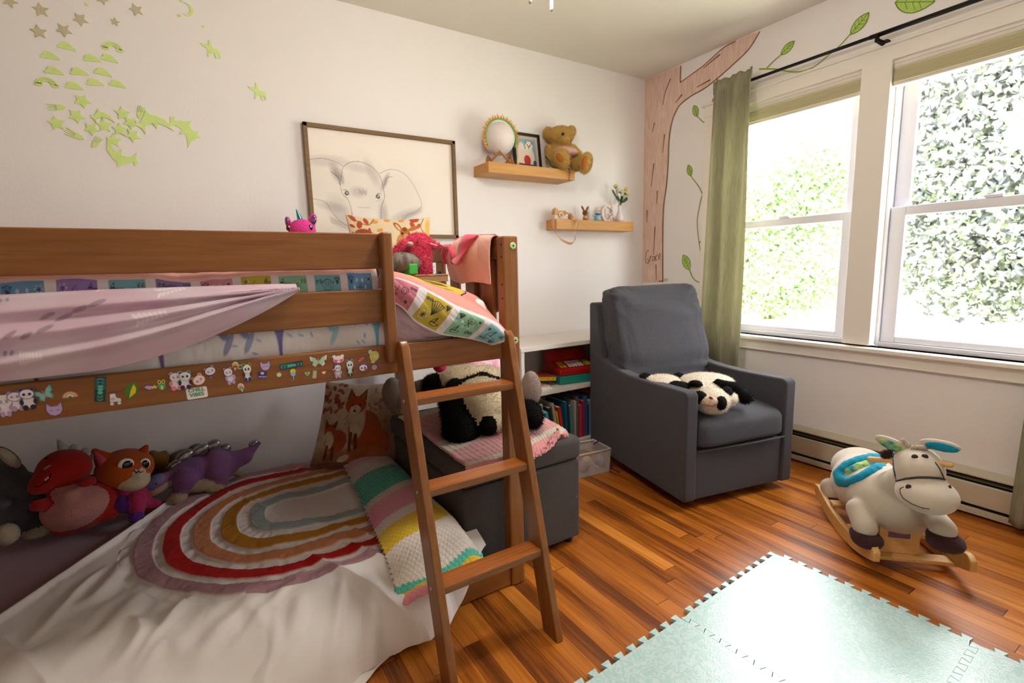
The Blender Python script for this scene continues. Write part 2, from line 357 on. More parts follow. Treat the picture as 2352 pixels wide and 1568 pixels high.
# ================================================================= the room
def struct(name, o, label=None):
    tag(o, label, None, None, 'structure'); return o
wallm = mat('wall_paint', 'ebe7e7', rough=.75, spec=.25, var=(1.5, 'e8e3e2', .3), bump=(90, .0006))
ceilm = mat('ceiling_paint', 'dcd6cc', rough=.85, spec=.2, bump=(60, .0006))
trimm = mat('trim_paint', 'e9e2da', rough=.45, spec=.4)
vinyl = mat('window_vinyl', 'dedde6', rough=.35, spec=.5)
XL, YF, H = -4.3, -3.4, 2.44
def floor_material():
    m = bpy.data.materials.new('floor_boards'); m.use_nodes = True; N = m.node_tree.nodes; L = m.node_tree.links; b = N['Principled BSDF']
    tc = N.new('ShaderNodeTexCoord'); sx = N.new('ShaderNodeSeparateXYZ'); L.new(tc.outputs['Object'], sx.inputs[0])
    def mth(op, a, b_=None, c=None):
        n = N.new('ShaderNodeMath'); n.operation = op
        for i, v in enumerate((a, b_, c)):
            if v is None: continue
            if isinstance(v, (int, float)): n.inputs[i].default_value = v
            else: L.new(v, n.inputs[i])
        return n.outputs[0]
    W = .057
    gx = mth('DIVIDE', sx.outputs[0], W); ix = mth('FLOOR', gx); fx = mth('FRACT', gx)
    w1 = N.new('ShaderNodeTexWhiteNoise'); w1.noise_dimensions = '1D'; L.new(ix, w1.inputs['W'])
    gy = mth('ADD', mth('DIVIDE', sx.outputs[1], 1.15), mth('MULTIPLY', w1.outputs['Value'], 7.3)); iy = mth('FLOOR', gy); fy = mth('FRACT', gy)
    cb = N.new('ShaderNodeCombineXYZ'); L.new(ix, cb.inputs[0]); L.new(iy, cb.inputs[1])
    w2 = N.new('ShaderNodeTexWhiteNoise'); w2.noise_dimensions = '2D'; L.new(cb.outputs[0], w2.inputs['Vector'])
    # grain: long thin noise, offset board by board
    cv = N.new('ShaderNodeCombineXYZ'); L.new(mth('MULTIPLY', sx.outputs[0], 95), cv.inputs[0]); L.new(mth('MULTIPLY', sx.outputs[1], 3.2), cv.inputs[1])
    L.new(mth('MULTIPLY', w2.outputs['Value'], 40), cv.inputs[2])
    n1 = N.new('ShaderNodeTexNoise'); n1.inputs['Scale'].default_value = 1; n1.inputs['Detail'].default_value = 6; n1.inputs['Distortion'].default_value = .8; L.new(cv.outputs[0], n1.inputs['Vector'])
    cv2 = N.new('ShaderNodeCombineXYZ'); L.new(mth('MULTIPLY', sx.outputs[0], 16), cv2.inputs[0]); L.new(mth('MULTIPLY', sx.outputs[1], 1.4), cv2.inputs[1]); L.new(mth('MULTIPLY', w2.outputs['Value'], 70), cv2.inputs[2])
    n2 = N.new('ShaderNodeTexNoise'); n2.inputs['Scale'].default_value = 1; n2.inputs['Detail'].default_value = 4; L.new(cv2.outputs[0], n2.inputs['Vector'])
    t = mth('ADD', mth('ADD', .06, mth('MULTIPLY', w2.outputs['Value'], .55)), mth('ADD', mth('MULTIPLY', mth('SUBTRACT', n1.outputs['Fac'], .5), .75), mth('MULTIPLY', mth('SUBTRACT', n2.outputs['Fac'], .5), 1.0)))
    rp = N.new('ShaderNodeValToRGB'); el = rp.color_ramp.elements; el[0].position = -.0; el[0].color = (*lin('6a3610'), 1); el[1].position = .95; el[1].color = (*lin('e09a44'), 1)
    for p, c in ((.2, '9a5414'), (.42, 'b86c22'), (.66, 'cd8030')): e = el.new(p); e.color = (*lin(c), 1)
    L.new(t, rp.inputs[0])
    gap = mth('MAXIMUM', mth('LESS_THAN', fx, .022), mth('LESS_THAN', fy, .0022))
    mx = N.new('ShaderNodeMixRGB'); L.new(mth('MULTIPLY', gap, .8), mx.inputs[0]); L.new(rp.outputs[0], mx.inputs[1]); mx.inputs[2].default_value = (*lin('2a1206'), 1)
    L.new(mx.outputs[0], b.inputs['Base Color'])
    L.new(mth('ADD', .22, mth('MULTIPLY', n2.outputs['Fac'], .22)), b.inputs['Roughness']); b.inputs['Specular IOR Level'].default_value = .5
    bp = N.new('ShaderNodeBump'); bp.inputs['Distance'].default_value = .0006; L.new(mth('SUBTRACT', mth('MULTIPLY', n1.outputs['Fac'], .3), gap), bp.inputs['Height']); L.new(bp.outputs[0], b.inputs['Normal'])
    return m
struct('floor', box('floor', (XL, YF, -.06), (.16, .16, 0), floor_material()))
struct('ceiling', box('ceiling', (XL-.15, YF-.15, H), (.16, .16, H+.12), ceilm))
wall_back = struct('wall_back', box('wall_back', (XL, 0, -.06), (.16, .15, H), wallm))
wall_left = struct('wall_left', box('wall_left', (XL-.15, YF, -.06), (XL, .15, H), wallm))
wall_front = struct('wall_front', box('wall_front', (XL, YF-.15, -.06), (.16, YF, H), wallm))
# right wall with one tall opening for the twin window
OY0, OY1, OZ0, OZ1 = -.62, -2.33, .69, 2.05
wr = MB(); wr.box((0, 0, -.06), (.14, OY0, H)).box((0, OY1, -.06), (.14, YF, H)).box((0, OY0, -.06), (.14, OY1, OZ0)).box((0, OY0, OZ1), (.14, OY1, H))
wall_right = struct('wall_right', wr.build('wall_right', wallm))
bb = MB().box((XL, -.015, 0), (-.02, 0, .1)); struct('baseboard_back', bb.build('baseboard_back', trimm, bev=.004))
# window trim
tr = MB(); tr.box((-.02, -1.408, .70), (.08, -1.535, 2.05)).box((-.02, -.52, 2.045), (.0, -2.43, 2.112)).box((-.03, -.50, 2.112), (0, -2.45, 2.124)).box((-.02, -.52, .70), (0, -.62, 2.045)).box((-.02, -2.33, .70), (0, -2.43, 2.045))
tr.box((0, -.62, .70), (.14, -.64, 2.05)).box((0, -2.31, .70), (.14, -2.33, 2.05)).box((0, -.62, 2.03), (.14, -2.33, 2.05))
struct('trim_1', tr.build('trim_1', trimm, bev=.003))
st = MB().box((-.05, -.48, .668), (.075, -2.47, .69)).box((-.018, -.50, .606), (0, -2.45, .668)).box((-.024, -.50, .606), (0, -2.45, .614))
struct('trim_2', st.build('trim_2', trimm, bev=.004))
glassm = bpy.data.materials.new('window_glass'); glassm.use_nodes = True
_n = glassm.node_tree; _n.nodes.clear(); _o = _n.nodes.new('ShaderNodeOutputMaterial'); _t = _n.nodes.new('ShaderNodeBsdfTransparent'); _g = _n.nodes.new('ShaderNodeBsdfGlossy'); _g.inputs['Roughness'].default_value = .02
_m = _n.nodes.new('ShaderNodeMixShader'); _m.inputs[0].default_value = .05; _n.links.new(_t.outputs[0], _m.inputs[1]); _n.links.new(_g.outputs[0], _m.inputs[2]); _n.links.new(_m.outputs[0], _o.inputs[0])
shadem = mat('shade_cloth', 'cfc8a8', rough=.9, spec=.1, sheen=.2)
shade2 = mat('shade_rail', 'd9d2cb', rough=.6)
def window(n, ya, yb):  # ya > yb
    w = thing('window_%d' % n, None, None); w.location = (.09, (ya+yb)/2, .7); w['kind'] = 'structure'; ox, oy, oz = w.location
    def bx(mb, a, b, mi=0): mb.box((a[0]-ox, a[1]-oy, a[2]-oz), (b[0]-ox, b[1]-oy, b[2]-oz), mi)
    f = MB()
    for p, q in ((ya, ya-.012), (yb, yb+.012)): bx(f, (.04, p, .69), (.125, q, 2.03))
    bx(f, (.05, ya, .69), (.125, yb, .715)); bx(f, (.04, ya, 2.0), (.125, yb, 2.03))
    f.build('window_frame', vinyl, w, bev=.002)
    for nm, x0, x1, z0, z1, tz, bz in (('lower_sash', .062, .088, .716, 1.38, .044, .03), ('upper_sash', .092, .118, 1.336, 2.01, .04, .044)):
        s = MB(); a, b = ya-.014, yb+.014; k = .062
        bx(s, (x0, a, z0), (x1, a-k, z1)); bx(s, (x0, b, z0), (x1, b+k, z1)); bx(s, (x0, a-k, z0), (x1, b+k, z0+bz)); bx(s, (x0, a-k, z1-tz), (x1, b+k, z1))
        so = s.build(nm, vinyl, w, bev=.003)
        g = MB(); xm = (x0+x1)/2; bx(g, (xm-.002, a-k, z0+bz), (xm+.002, b+k, z1-tz)); g.build('pane', glassm, so)
    l = MB(); m_ = (ya+yb)/2; bx(l, (.05, m_+.03, 1.38), (.075, m_-.03, 1.392)); l.build('sash_lock', vinyl, w, bev=.002)
    # raised cellular shade
    r_ = MB(); bx(r_, (.0, ya, 2.012), (.045, yb, 2.03)); bx(r_, (.0, ya-.003, 1.93), (.045, yb+.003, 1.942)); r_.build('shade_rail', shade2, w, bev=.003)
    prof = [(.002, 2.012)]
    for i in range(6): z = 2.008-i*.0115; prof += [(-.006 if i else -.004, z-.004), (.004, z-.0115)]
    prof += [(.04, 1.942), (.04, 2.012)]
    s = MB(); s.prism([(x-ox, z-oz) for x, z in prof], ya-.004-oy, yb+.004-oy, 'xz'); s.build('cellular_shade', shadem, w)
    return w
window(1, -.64, -1.408); window(2, -1.535, -2.31)
# baseboard heater along the window wall
ht = thing('baseboard_heater', 'long beige metal baseboard heater under the windows', 'heater', (0, -1.6, 0))
hm = mat('heater_enamel', 'c2b8a4', rough=.45, spec=.4); hd = mat('heater_slot', '1c1a12', rough=.7)
def hprism(name, poly, m, y0=.95, y1=-1.3): MB().prism(poly, y0, y1, 'xz').build(name, m, ht, bev=.001)
hprism('back_plate', [(0, .01), (-.006, .01), (-.006, .2), (0, .2)], hm)
hprism('top_cover', [(-.006, .2), (-.03, .2), (-.062, .186), (-.062, .18), (-.028, .192), (-.006, .192)], hm)
hprism('damper', [(-.02, .172), (-.056, .162), (-.056, .158), (-.02, .166)], mat('heater_damper', '5b563f', rough=.5))
hprism('front_panel', [(-.062, .152), (-.07, .148), (-.07, .056), (-.064, .056), (-.064, .144), (-.058, .147)], hm)
hprism('fin_core', [(-.006, .04), (-.05, .04), (-.05, .15), (-.006, .16)], hd)
hprism('bottom_rail', [(-.006, .012), (-.068, .012), (-.068, .036), (-.06, .04), (-.06, .018), (-.006, .018)], hm)

# ----------------------------------------------------------------- mural on the wall by the window
def flat(name, polys, m, parent, d=.0008, x0=-.0012):
    mb = MB()
    for p in polys: mb.prism(p, x0, x0-d, 'yz')
    return mb.build(name, m, parent)
def ribbon(pts, w0, w1=None, n=24):
    P = catmull(np.array(pts), n) if len(pts) > 2 else np.linspace(pts[0], pts[1], 4); T = np.gradient(P, axis=0); T /= np.linalg.norm(T, axis=1, keepdims=True)+1e-9
    N_ = np.stack([-T[:, 1], T[:, 0]], 1); w = np.linspace(w0, w1 or w0, len(P))[:, None]/2
    return [tuple(p) for p in P+N_*w]+[tuple(p) for p in (P-N_*w)[::-1]]
def quads(name, ribs, m, parent, d=.0008, x0=-.0012):
    mb = MB()
    for rb in ribs:
        k = len(rb)//2
        for i in range(k-1): mb.prism([rb[i], rb[i+1], rb[-i-2], rb[-i-1]], x0, x0-d, 'yz')
    return mb.build(name, m, parent)
barkm = mat('mural_bark', 'ead6cb', rough=.8, spec=.2, var=(9, 'cfa594', .3), stretch=(14, 14, 1.3))
linem = mat('mural_brown_line', '6b3f24', rough=.8, var=(12, '8a5a32', .3)); vinem = mat('mural_green', '8c9a3c', rough=.8); leafm = mat('mural_leaf', '9fbf4a', rough=.8, var=(40, 'bcd884', .3)); leafd = mat('mural_leaf_line', '6f8a1d', rough=.8)
TREE = [(-.0, 1.0), (-.197, 1.005), (-.188, 1.351), (-.191, 1.54), (-.213, 1.683), (-.223, 1.838), (-.227, 1.979), (-.252, 2.101), (-.306, 2.18), (-.399, 2.215), (-.501, 2.232), (-.598, 2.265), (-.714, 2.316), (-.799, 2.361), (-.86, 2.43), (-.807, 2.436), (-.709, 2.434), (-.631, 2.427), (-.524, 2.386), (-.475, 2.368), (-.31, 2.326), (-.311, 2.432), (-.185, 2.436), (-.0, 2.438)]
flat('tree_mural', [TREE+[(-.0, 1.6)]], barkm, wall_right)['label'] = 'pinkish brown tree trunk and branch drawn on the wall'
ST = [[(-.228, 2.376), (-.188, 2.307), (-.165, 2.225)], [(-.328, 2.247), (-.273, 2.208)], [(-.606, 2.397), (-.489, 2.357)], [(-.094, 2.127), (-.078, 2.065)], [(-.187, 2.027), (-.173, 1.907)], [(-.095, 1.849), (-.072, 1.691)], [(-.13, 1.655), (-.129, 1.561)], [(-.038, 1.53), (-.036, 1.439)], [(-.115, 1.404), (-.107, 1.203)], [(-.13, 1.132), (-.137, 1.019)], [(-.542, 2.271), (-.442, 2.256)]]
rb = [ribbon(s, .009, .004) for s in ST]+[ribbon([(-.16, 1.009), (-.198, 1.015)], .007)]
rb.append(ribbon([TREE[i] for i in range(1, 15)], .009, .006, 90)); rb.append(ribbon([(-.709, 2.434), (-.631, 2.427), (-.524, 2.386), (-.475, 2.368), (-.31, 2.326)], .006, .006, 40)); rb.append(ribbon([(-.31, 2.326), (-.311, 2.43)], .007))
quads('bark_line', rb, linem, wall_right, x0=-.002)
VINE = [[(-.568, 2.154), (-.537, 2.053), (-.531, 2.007), (-.563, 1.941)], [(-.531, 2.013), (-.494, 2.034), (-.456, 2.073)], [(-.567, 1.654), (-.511, 1.577), (-.485, 1.481), (-.476, 1.394), (-.493, 1.278), (-.519, 1.175), (-.545, 1.072)], [(-.511, 1.577), (-.48, 1.631), (-.432, 1.688), (-.416, 1.709)], [(-.496, 1.265), (-.525, 1.295), (-.551, 1.325)], [(-.426, 1.089), (-.447, 1.047), (-.479, 1.017), (-.533, .999)], [(-.865, 2.228), (-.958, 2.197), (-1.003, 2.175), (-1.089, 2.139), (-1.17, 2.137), (-1.235, 2.167), (-1.288, 2.194), (-1.338, 2.234)], [(-.912, 2.218), (-.955, 2.244), (-.993, 2.261)], [(-.53, .79), (-.515, .743), (-.482, .674), (-.474, .58)]]
quads('vine', [ribbon(v, .008, .005) for v in VINE], vinem, wall_right)['label'] = 'thin green vine drawn on the wall'
LF = [((-.452, 2.075), (-.423, 2.151)), ((-.416, 1.709), (-.392, 1.784)), ((-.543, 1.325), (-.548, 1.4)), ((-.426, 1.089), (-.37, 1.193)), ((-1.338, 2.231), (-1.414, 2.3)), ((-.99, 2.26), (-1.061, 2.304)), ((-1.52, 2.30), (-1.67, 2.238))]
for a, b in LF:
    a, b = np.array(a), np.array(b); d = b-a; n_ = np.array([-d[1], d[0]])*.26
    o_ = lambda s: [tuple(a+d*t+n_*s*math.sin(PI*min(1, t*1.0))**.8) for t in np.linspace(0, 1, 9)]
    lf = flat('leaf', [o_(1)+o_(-1)[::-1][1:-1]], leafm, wall_right); lf['label'] = 'green leaf of the drawn vine'
    quads('leaf_line', [ribbon(o_(1), .004), ribbon(o_(-1), .004), ribbon([tuple(a), tuple(b)], .003)]+[ribbon([tuple(a+d*t), tuple(a+d*(t+.16)+n_*s*.7)], .002) for t in (.25, .45, .62) for s in (1, -1)], leafd, lf, x0=-.002)
# the handwritten name and year by the trunk
def stroke(o, sx, sz, segs, m, w, name):
    quads(name, [ribbon([(o[0]-x*sx, o[1]+z*sz) for x, z in s], w) for s in segs], m, wall_right, x0=-.0032)
pen = mat('marker', '3c2a22', rough=.7)
G_ = [[(.55, .95), (.4, 1.0), (.15, .75), (.05, .35), (.15, .05), (.5, -.02), (.55, .25), (.3, .3)], [(.75, .12), (.77, .5)], [(.76, .38), (.9, .55), (1.05, .52)], [(1.5, .5), (1.25, .5), (1.15, .3), (1.25, .14), (1.45, .3), (1.52, .5), (1.55, .14)], [(1.95, .55), (1.75, .6), (1.66, .38), (1.75, .18), (1.98, .25)], [(2.1, .4), (2.35, .5), (2.25, .7), (2.08, .55), (2.12, .3), (2.4, .28)]]
stroke((-.026, 1.145), .062, .092, G_, pen, .0032, 'handwritten_name')
stroke((-.209, 1.014), .015, .016, [[(0, .8), (.3, 1), (.5, .7), (0, 0), (.55, 0)], [(.9, 1), (.7, .5), (.9, 0), (1.15, .5), (.9, 1)], [(1.4, .8), (1.65, 1), (1.8, .7), (1.4, 0), (1.9, 0)], [(2.3, 0), (2.3, 1)]], mat('pencil', '9a7f6c', rough=.8), .0016, 'handwritten_year')

# ----------------------------------------------------------------- outdoors
lawn = MB().box((.3, -16, -.75), (30, 16, -.7)).build('lawn', mat('lawn_grass', 'c4c8ac', rough=.9, var=(3, 'd0d4b8', .3))); tag(lawn, kind='structure')
def tree_out(name, label, loc, trunk_h, blobs, n, c1, c2, leaf=.09, seed=1, sparse=1):
    t = thing(name, label, 'tree', loc, 0, 'trees beyond the windows')
    MB().tube([(0, 0, 0), (.05, 0, trunk_h*.5), (0, .05, trunk_h)], [.22, .16, .12], 8).build('trunk', mat('tree_bark', '5c4c3e', rough=.9), t, True)
    rs = np.random.RandomState(seed); V = []; w = np.array([b[3]*b[4]*b[5] for b in blobs]); pk = rs.choice(len(blobs), n, p=w/w.sum())
    B = np.array(blobs)[pk]; d = rs.randn(n, 3); d /= np.linalg.norm(d, axis=1, keepdims=True); c = B[:, :3]+d*B[:, 3:6]*(rs.rand(n, 1)**.45)
    u = rs.randn(n, 3); u /= np.linalg.norm(u, axis=1, keepdims=True); v = np.cross(u, rs.randn(n, 3)); v /= np.linalg.norm(v, axis=1, keepdims=True); s = leaf*(.6+.8*rs.rand(n, 1))
    verts = np.stack([c-u*s, c-v*s*.5, c+u*s, c+v*s*.5], 1).reshape(-1, 3); f = np.arange(4*n).reshape(n, 4)
    me = bpy.data.meshes.new('foliage'); me.from_pydata(verts.tolist(), [], f.tolist()); me.polygons.foreach_set('material_index', rs.randint(0, 2, n).astype(np.int32)); me.update()
    link('foliage', me, [mat(c1+'_leaf', c1, rough=.4, spec=.6), mat(c2+'_leaf', c2, rough=.4, spec=.6)], t)
    return t
tree_out('beech_tree', 'dense bronze leaved tree filling the right hand window', (8.5, -.6, -.7), 3, [(0, 0, 3.4, 2.4, 2.9, 2.7), (-.2, .8, 2.4, 1.9, 1.9, 1.7), (0, -1.5, 2.4, 2, 2.3, 2.1), (-.2, .2, 5.4, 2, 2.4, 2)], 120000, '686d72', '78826a', .06, 1)
tree_out('bright_tree', 'pale green sunlit tree outside the left hand window', (13, 6.6, -.7), 2.5, [(0, 0, 3.2, 1.8, 2.6, 1.9), (-.9, -.9, 1.5, 1.3, 2.2, 1.2), (-.8, 1.9, 1.7, 1.5, 2.0, 1.3), (-1.0, 0, 1.0, 1.2, 3.4, .9), (0, -1.2, 4.6, 1.2, 1.6, 1.2)], 60000, '84a06e', '98b27e', .065, 2)
tree_out('hedge_tree', 'low bushy green tree at the lawn edge', (8.0, 9.5, -.7), 1.2, [(0, 0, 1.5, 1.3, 2.4, 1.1), (.5, 1.4, 1.4, 1.2, 1.4, 1.0)], 20000, '8aa874', '9ab680', .07, 3)
# ================================================================= loft bed
bedw = [wood('bed_wood_x', '7d4a20', '94602e', 0, .38, 3.2, .15), wood('bed_wood_y', '7d4a20', '94602e', 1, .38, 3.2, .15), wood('bed_wood_z', '7d4a20', '94602e', 2, .38, 3.2, .15)]
rungm = wood('rung_wood', '9c5320', 'b26a2c', 0, .32, 3.2, .2)
boltm = mat('glow_bolt', 'b9d79a', rough=.5); darkm = mat('dark_hole', '1e120a', rough=.8); screwm = mat('screw', 'c9c2b4', rough=.35, metal=.8)
bed = thing('loft_bed', 'brown wooden low loft bed with sticker covered side rail and slatted end', 'bed', (-2.97, -.72, 0)); BX, BY = -2.97, -.72
def bbox(name, a, b, m, bev=.004, par=None):
    return MB().box((a[0]-BX, a[1]-BY, a[2]), (b[0]-BX, b[1]-BY, b[2])).build(name, m, par or bed, bev=bev)
X1, X0, Y0, Y1 = -1.945, -4.0, -1.271, -.11
for x0, x1 in ((X1-.057, X1), (X0, X0+.057)):
    for y0, y1 in ((Y0, Y0+.045), (Y1-.045, Y1)):
        p = bbox('post', (x0, y0, 0), (x1, y1, 1.232), bedw[2], .006)
        if x1 == X1 and y0 == Y0:
            for z in (1.205, 1.165, 1.075, 1.03):   # adjustment holes on the inner face
                MB().lathe([(.0035, 0), (.0035, .001)], 10, (x0-.0008-BX, y0+.014-BY, z), axis='x').build('bolt_hole', darkm, p)
            for z in (1.2, .888):
                MB().lathe([(.0115, 0), (.0115, -.002), (.009, -.0035)], 20, (x1-.021-BX, y0-BY, z), axis='y').build('bolt_cap', boltm, p)
                MB().lathe([(.003, -.003), (.003, -.0042)], 8, (x1-.021-BX, y0-BY, z), axis='y').build('bolt_socket', darkm, p)
ra, rb_ = -1.262, -1.24
siderail = bbox('side_rail', (X0+.05, ra, .83), (X1-.057, rb_, .915), bedw[0])
bbox('guard_rail', (X0+.05, ra, 1.135), (-2.378, rb_, 1.233), bedw[0]); bbox('guard_rail', (X0+.05, ra, .982), (-2.378, rb_, 1.077), bedw[0])
bbox('guard_post', (-2.409, -1.297, .865), (-2.378, ra, 1.235), bedw[2], .006)
bbox('side_rail', (X0+.05, Y1-.03, .83), (X1-.05, Y1-.008, .915), bedw[0]); bbox('guard_rail', (X0+.05, Y1-.03, 1.12), (X1-.05, Y1-.008, 1.22), bedw[0])
bbox('base_board', (X0+.05, -1.266, .004), (X1-.057, -1.246, .105), bedw[0]); bbox('base_board', (X0+.05, Y1-.03, .004), (X1-.05, Y1-.01, .105), bedw[0])
for xc in (X1-.034, X0+.034):
    bbox('end_rail', (xc-.011, Y0+.04, 1.16), (xc+.011, Y1-.04, 1.229), bedw[1]); bbox('end_rail', (xc-.011, Y0+.04, .83), (xc+.011, Y1-.04, .915), bedw[1]); 
    y = -1.165
    for i in range(7):
        bbox('slat', (xc-.008, y, .915), (xc+.008, y+.07, 1.16), bedw[2], .003); y += .135
bbox('bunk_slats', (X0+.06, -1.238, .835), (X1-.06, Y1-.03, .85), bedw[1])
# ladder
lad = thing('bed_ladder', 'slanted brown wooden ladder with three flat rungs leaning on the loft bed', 'ladder', (-2.198, -1.55, 0))
LX, LY = -2.198, -1.55; dy = .245/.92  # run per rise
def ladx(x, z, d): return (x-LX, -1.58+dy*z+d-LY, z)
for xa, xb in ((-2.386, -2.361), (-2.036, -2.011)):
    prof = [(-1.58, .0), (-1.50, .0)]
    # side view: straight board, rounded at the top where it hooks the rail
    prof = [(0, 0), (.075, 0), (.072+dy*.80, .80), (.058+dy*.86, .87), (.045+dy*.9, .913), (.03+dy*.92, .93), (.012+dy*.92, .932), (.0+dy*.9, .915), (dy*.86-.002, .86)]
    MB().prism([(-1.58+p-LY, z) for p, z in prof], xa-LX, xb-LX, 'yz').build('stile', bedw[2], lad, bev=.004)
for z in (.772, .525, .27):
    o = MB().box((-.165, -1.575+dy*z-LY, z-.022), (.163, -1.575+dy*z+.066-LY, z-.0012)).build('rung', bedw[0], lad, bev=.002); MB().box((-.1645, -1.5735+dy*z-LY, z-.0014), (.1625, -1.575+dy*z+.065-LY, z)).build('tread', rungm, o)['label'] = 'orange rung top'  # tread: thin top plate, more orange than the rung's front
    g = MB()
    for k in range(3): g.box((-.16, -1.575+dy*z+.014+k*.014-LY, z-.001), (.158, -1.575+dy*z+.0155+k*.014-LY, z+.0006))
    g.build('grip_groove', mat('groove', 'c0793a', rough=.4), o)
    for sx in (-.189, ): MB().lathe([(.005, 0), (.004, -.002)], 10, (sx, -1.575+dy*z+.03-LY, z-.01), axis='x').build('screw', screwm, lad)
# ---------------------------------------------------------------- stickers on the rail
class Stk:
    def __init__(s, name, label, x, z, w, h, ang=0):
        s.x, s.z, s.w, s.h, s.a, s.n, s.l = x, z, w, h, R(ang), name, label; s.mb = MB(); s.cols = []; s.k = 0
    def P(s, pts): c_, s_ = math.cos(s.a), math.sin(s.a); return [(p[0]*s.w*c_-p[1]*s.h*s_, p[0]*s.w*s_+p[1]*s.h*c_) for p in pts]
    def poly(s, pts, c):
        if c not in s.cols: s.cols.append(c)
        s.k += 1; y = ra-.0003*s.k; s.mb.prism([(a+s.x-BX, b+s.z) for a, b in s.P(pts)], y+.0002-BY, y-.0002-BY, 'xz', s.cols.index(c)); return s
    def ell(s, x, y, rx, ry, c, n=16, a0=0, a1=2*PI): return s.poly([(x+rx*math.cos(a0+(a1-a0)*i/n), y+ry*math.sin(a0+(a1-a0)*i/n)) for i in range(n+(a1-a0 < 6))], c)
    def done(s):
        o = s.mb.build(s.n, [mat('st_'+c, c, rough=.3, spec=.5) for c in s.cols], siderail); o['label'] = s.l; return o
def panda(s, x, y, r, base, dark, out='ffffff', face=1):  # head only
    for sx in (-1, 1): s.ell(x+sx*r*.75, y+r*.8, r*.42, r*.42, out); s.ell(x+sx*r*.75, y+r*.8, r*.3, r*.3, dark)
    s.ell(x, y, r*1.12, r*.98, out); s.ell(x, y, r, r*.86, base)
    for sx in (-1, 1): s.ell(x+sx*r*.42, y-r*.05, r*.24, r*.28, dark)
    return s.ell(x, y-r*.35, r*.08, r*.06, dark)
def pbody(s, x, y, r, base, dark, out='ffffff'):
    s.ell(x, y, r*1.1, r*1.25, out); s.ell(x, y, r*.95, r*1.05, base); s.ell(x-r*.55, y-r*.95, r*.42, r*.5, dark); s.ell(x+r*.5, y-r*.95, r*.42, r*.5, dark)
    s.ell(x-r*.95, y+r*.1, r*.3, r*.55, dark); s.ell(x+r*.95, y+r*.1, r*.3, r*.55, dark); return s
W_, LI, BK, PK, TL = 'f2eef0', 'b9a0cf', '2c2440', 'ef7f9c', '6fc3b5'
s = Stk('panda_sticker', 'lilac panda sticker at the far left of the rail', -3.207, .874, .03, .04); pbody(s, 0, -.2, .3, W_, LI); panda(s, 0, .2, .34, W_, LI).done()
s = Stk('hugging_pandas_sticker', 'purple outlined sticker of a lilac and a black panda', -3.179, .883, .043, .043); pbody(s, -.2, -.22, .26, W_, LI, '7a5fb0'); pbody(s, .2, -.22, .26, W_, BK, '7a5fb0'); panda(s, -.25, .15, .24, W_, LI, '7a5fb0'); panda(s, .2, .22, .25, W_, BK, '7a5fb0').done()
def bfly(s, a, b, c):
    for k, col in ((1, a), (.82, b)):
        for sx in (-1, 1): s.poly([(sx*.02, 0), (sx*.2*k, .3*k), (sx*.5*k, .5*k), (sx*.46*k, .1*k), (sx*.3*k, -.02), (sx*.36*k, -.3*k), (sx*.2*k, -.48*k), (sx*.04, -.2)][::sx], col)
    return s.poly([(-.02, -.3), (.02, -.3), (.02, .25), (-.02, .25)], c)
bfly(Stk('butterfly_sticker', 'teal and pink butterfly sticker', -3.145, .887, .034, .03, 20), '58b0ae', '8cc7c0', 'd79ac0').done()
s = Stk('cat_sticker', 'lilac cat head sticker with green eyes', -3.133, .851, .028, .028)
def cat(s):
    for k, c in ((1.1, '223044'), (1, 'c9a6dc')): s.poly([(-.42*k, .5*k), (-.2*k, .25*k), (.2*k, .25*k), (.42*k, .5*k), (.46*k, .0), (.3*k, -.36*k), (0, -.48*k), (-.3*k, -.36*k), (-.46*k, 0)], c)
    s.ell(-.2, -.05, .12, .05, '3fb59a'); return s.ell(.2, -.05, .12, .05, '3fb59a')
cat(s).done()
s = Stk('rainbow_sticker', 'small rainbow arch sticker', -3.105, .876, .026, .026)
for r_, c in ((.5, 'ef7f9c'), (.42, 'f4d36a'), (.33, '7cc79a'), (.24, 'f2eef0')): s.poly([(r_*math.cos(PI*i/14), r_*math.sin(PI*i/14)-.1) for i in range(15)], c)
s.poly([(.12*math.cos(PI*i/8), .12*math.sin(PI*i/8)-.1) for i in range(9)], '8a5527').done()
def moons(s, n, vert):
    s.poly([(-.5, -.5), (.5, -.5), (.5, .5), (-.5, .5)], '1f3a4a'); s.poly([(-.45, 0), (.45, 0), (.45, .45), (-.45, .45)] if vert else [(-.47, -.4), (0, -.4), (.1, .4), (-.47, .4)], '2d6a6f')
    for i in range(n):
        t = (i+.5)/n-.5; q = (0, t*.9) if vert else (t*.9, 0); r1 = .24 if vert else .07; r2 = .07 if vert else .24; k = abs(i-(n-1)/2)
        s.ell(q[0], q[1], r1, r2, '4fbf9a')
        if k > 1: e = .05 if i < n/2 else -.05; s.ell(q[0]+(0 if vert else e*.5), q[1]+(e*.5 if vert else 0), r1*.85, r2*.85, '24505c')
    return s
moons(Stk('moon_phase_sticker', 'upright teal moon phase sticker', -3.053, .883, .02, .056, -8), 7, 1).done()
s = Stk('roller_skate_sticker', 'white roller skate sticker with a rainbow', -3.03, .858, .026, .028)
for k, c in ((1, '2b2440'), (.88, 'e8f0f4')): s.poly([(-.35*k, .5*k), (.05*k, .5*k), (.1*k, .1*k), (.45*k, -.05*k), (.48*k, -.28*k), (-.42*k, -.28*k)], c); s.ell(-.25, -.38, .15*k, .14*k, c); s.ell(.25, -.38, .15*k, .14*k, c)
s.ell(-.15, .0, .15, .12, 'ef9fb0').ell(-.15, -.03, .08, .06, 'f4d36a').done()
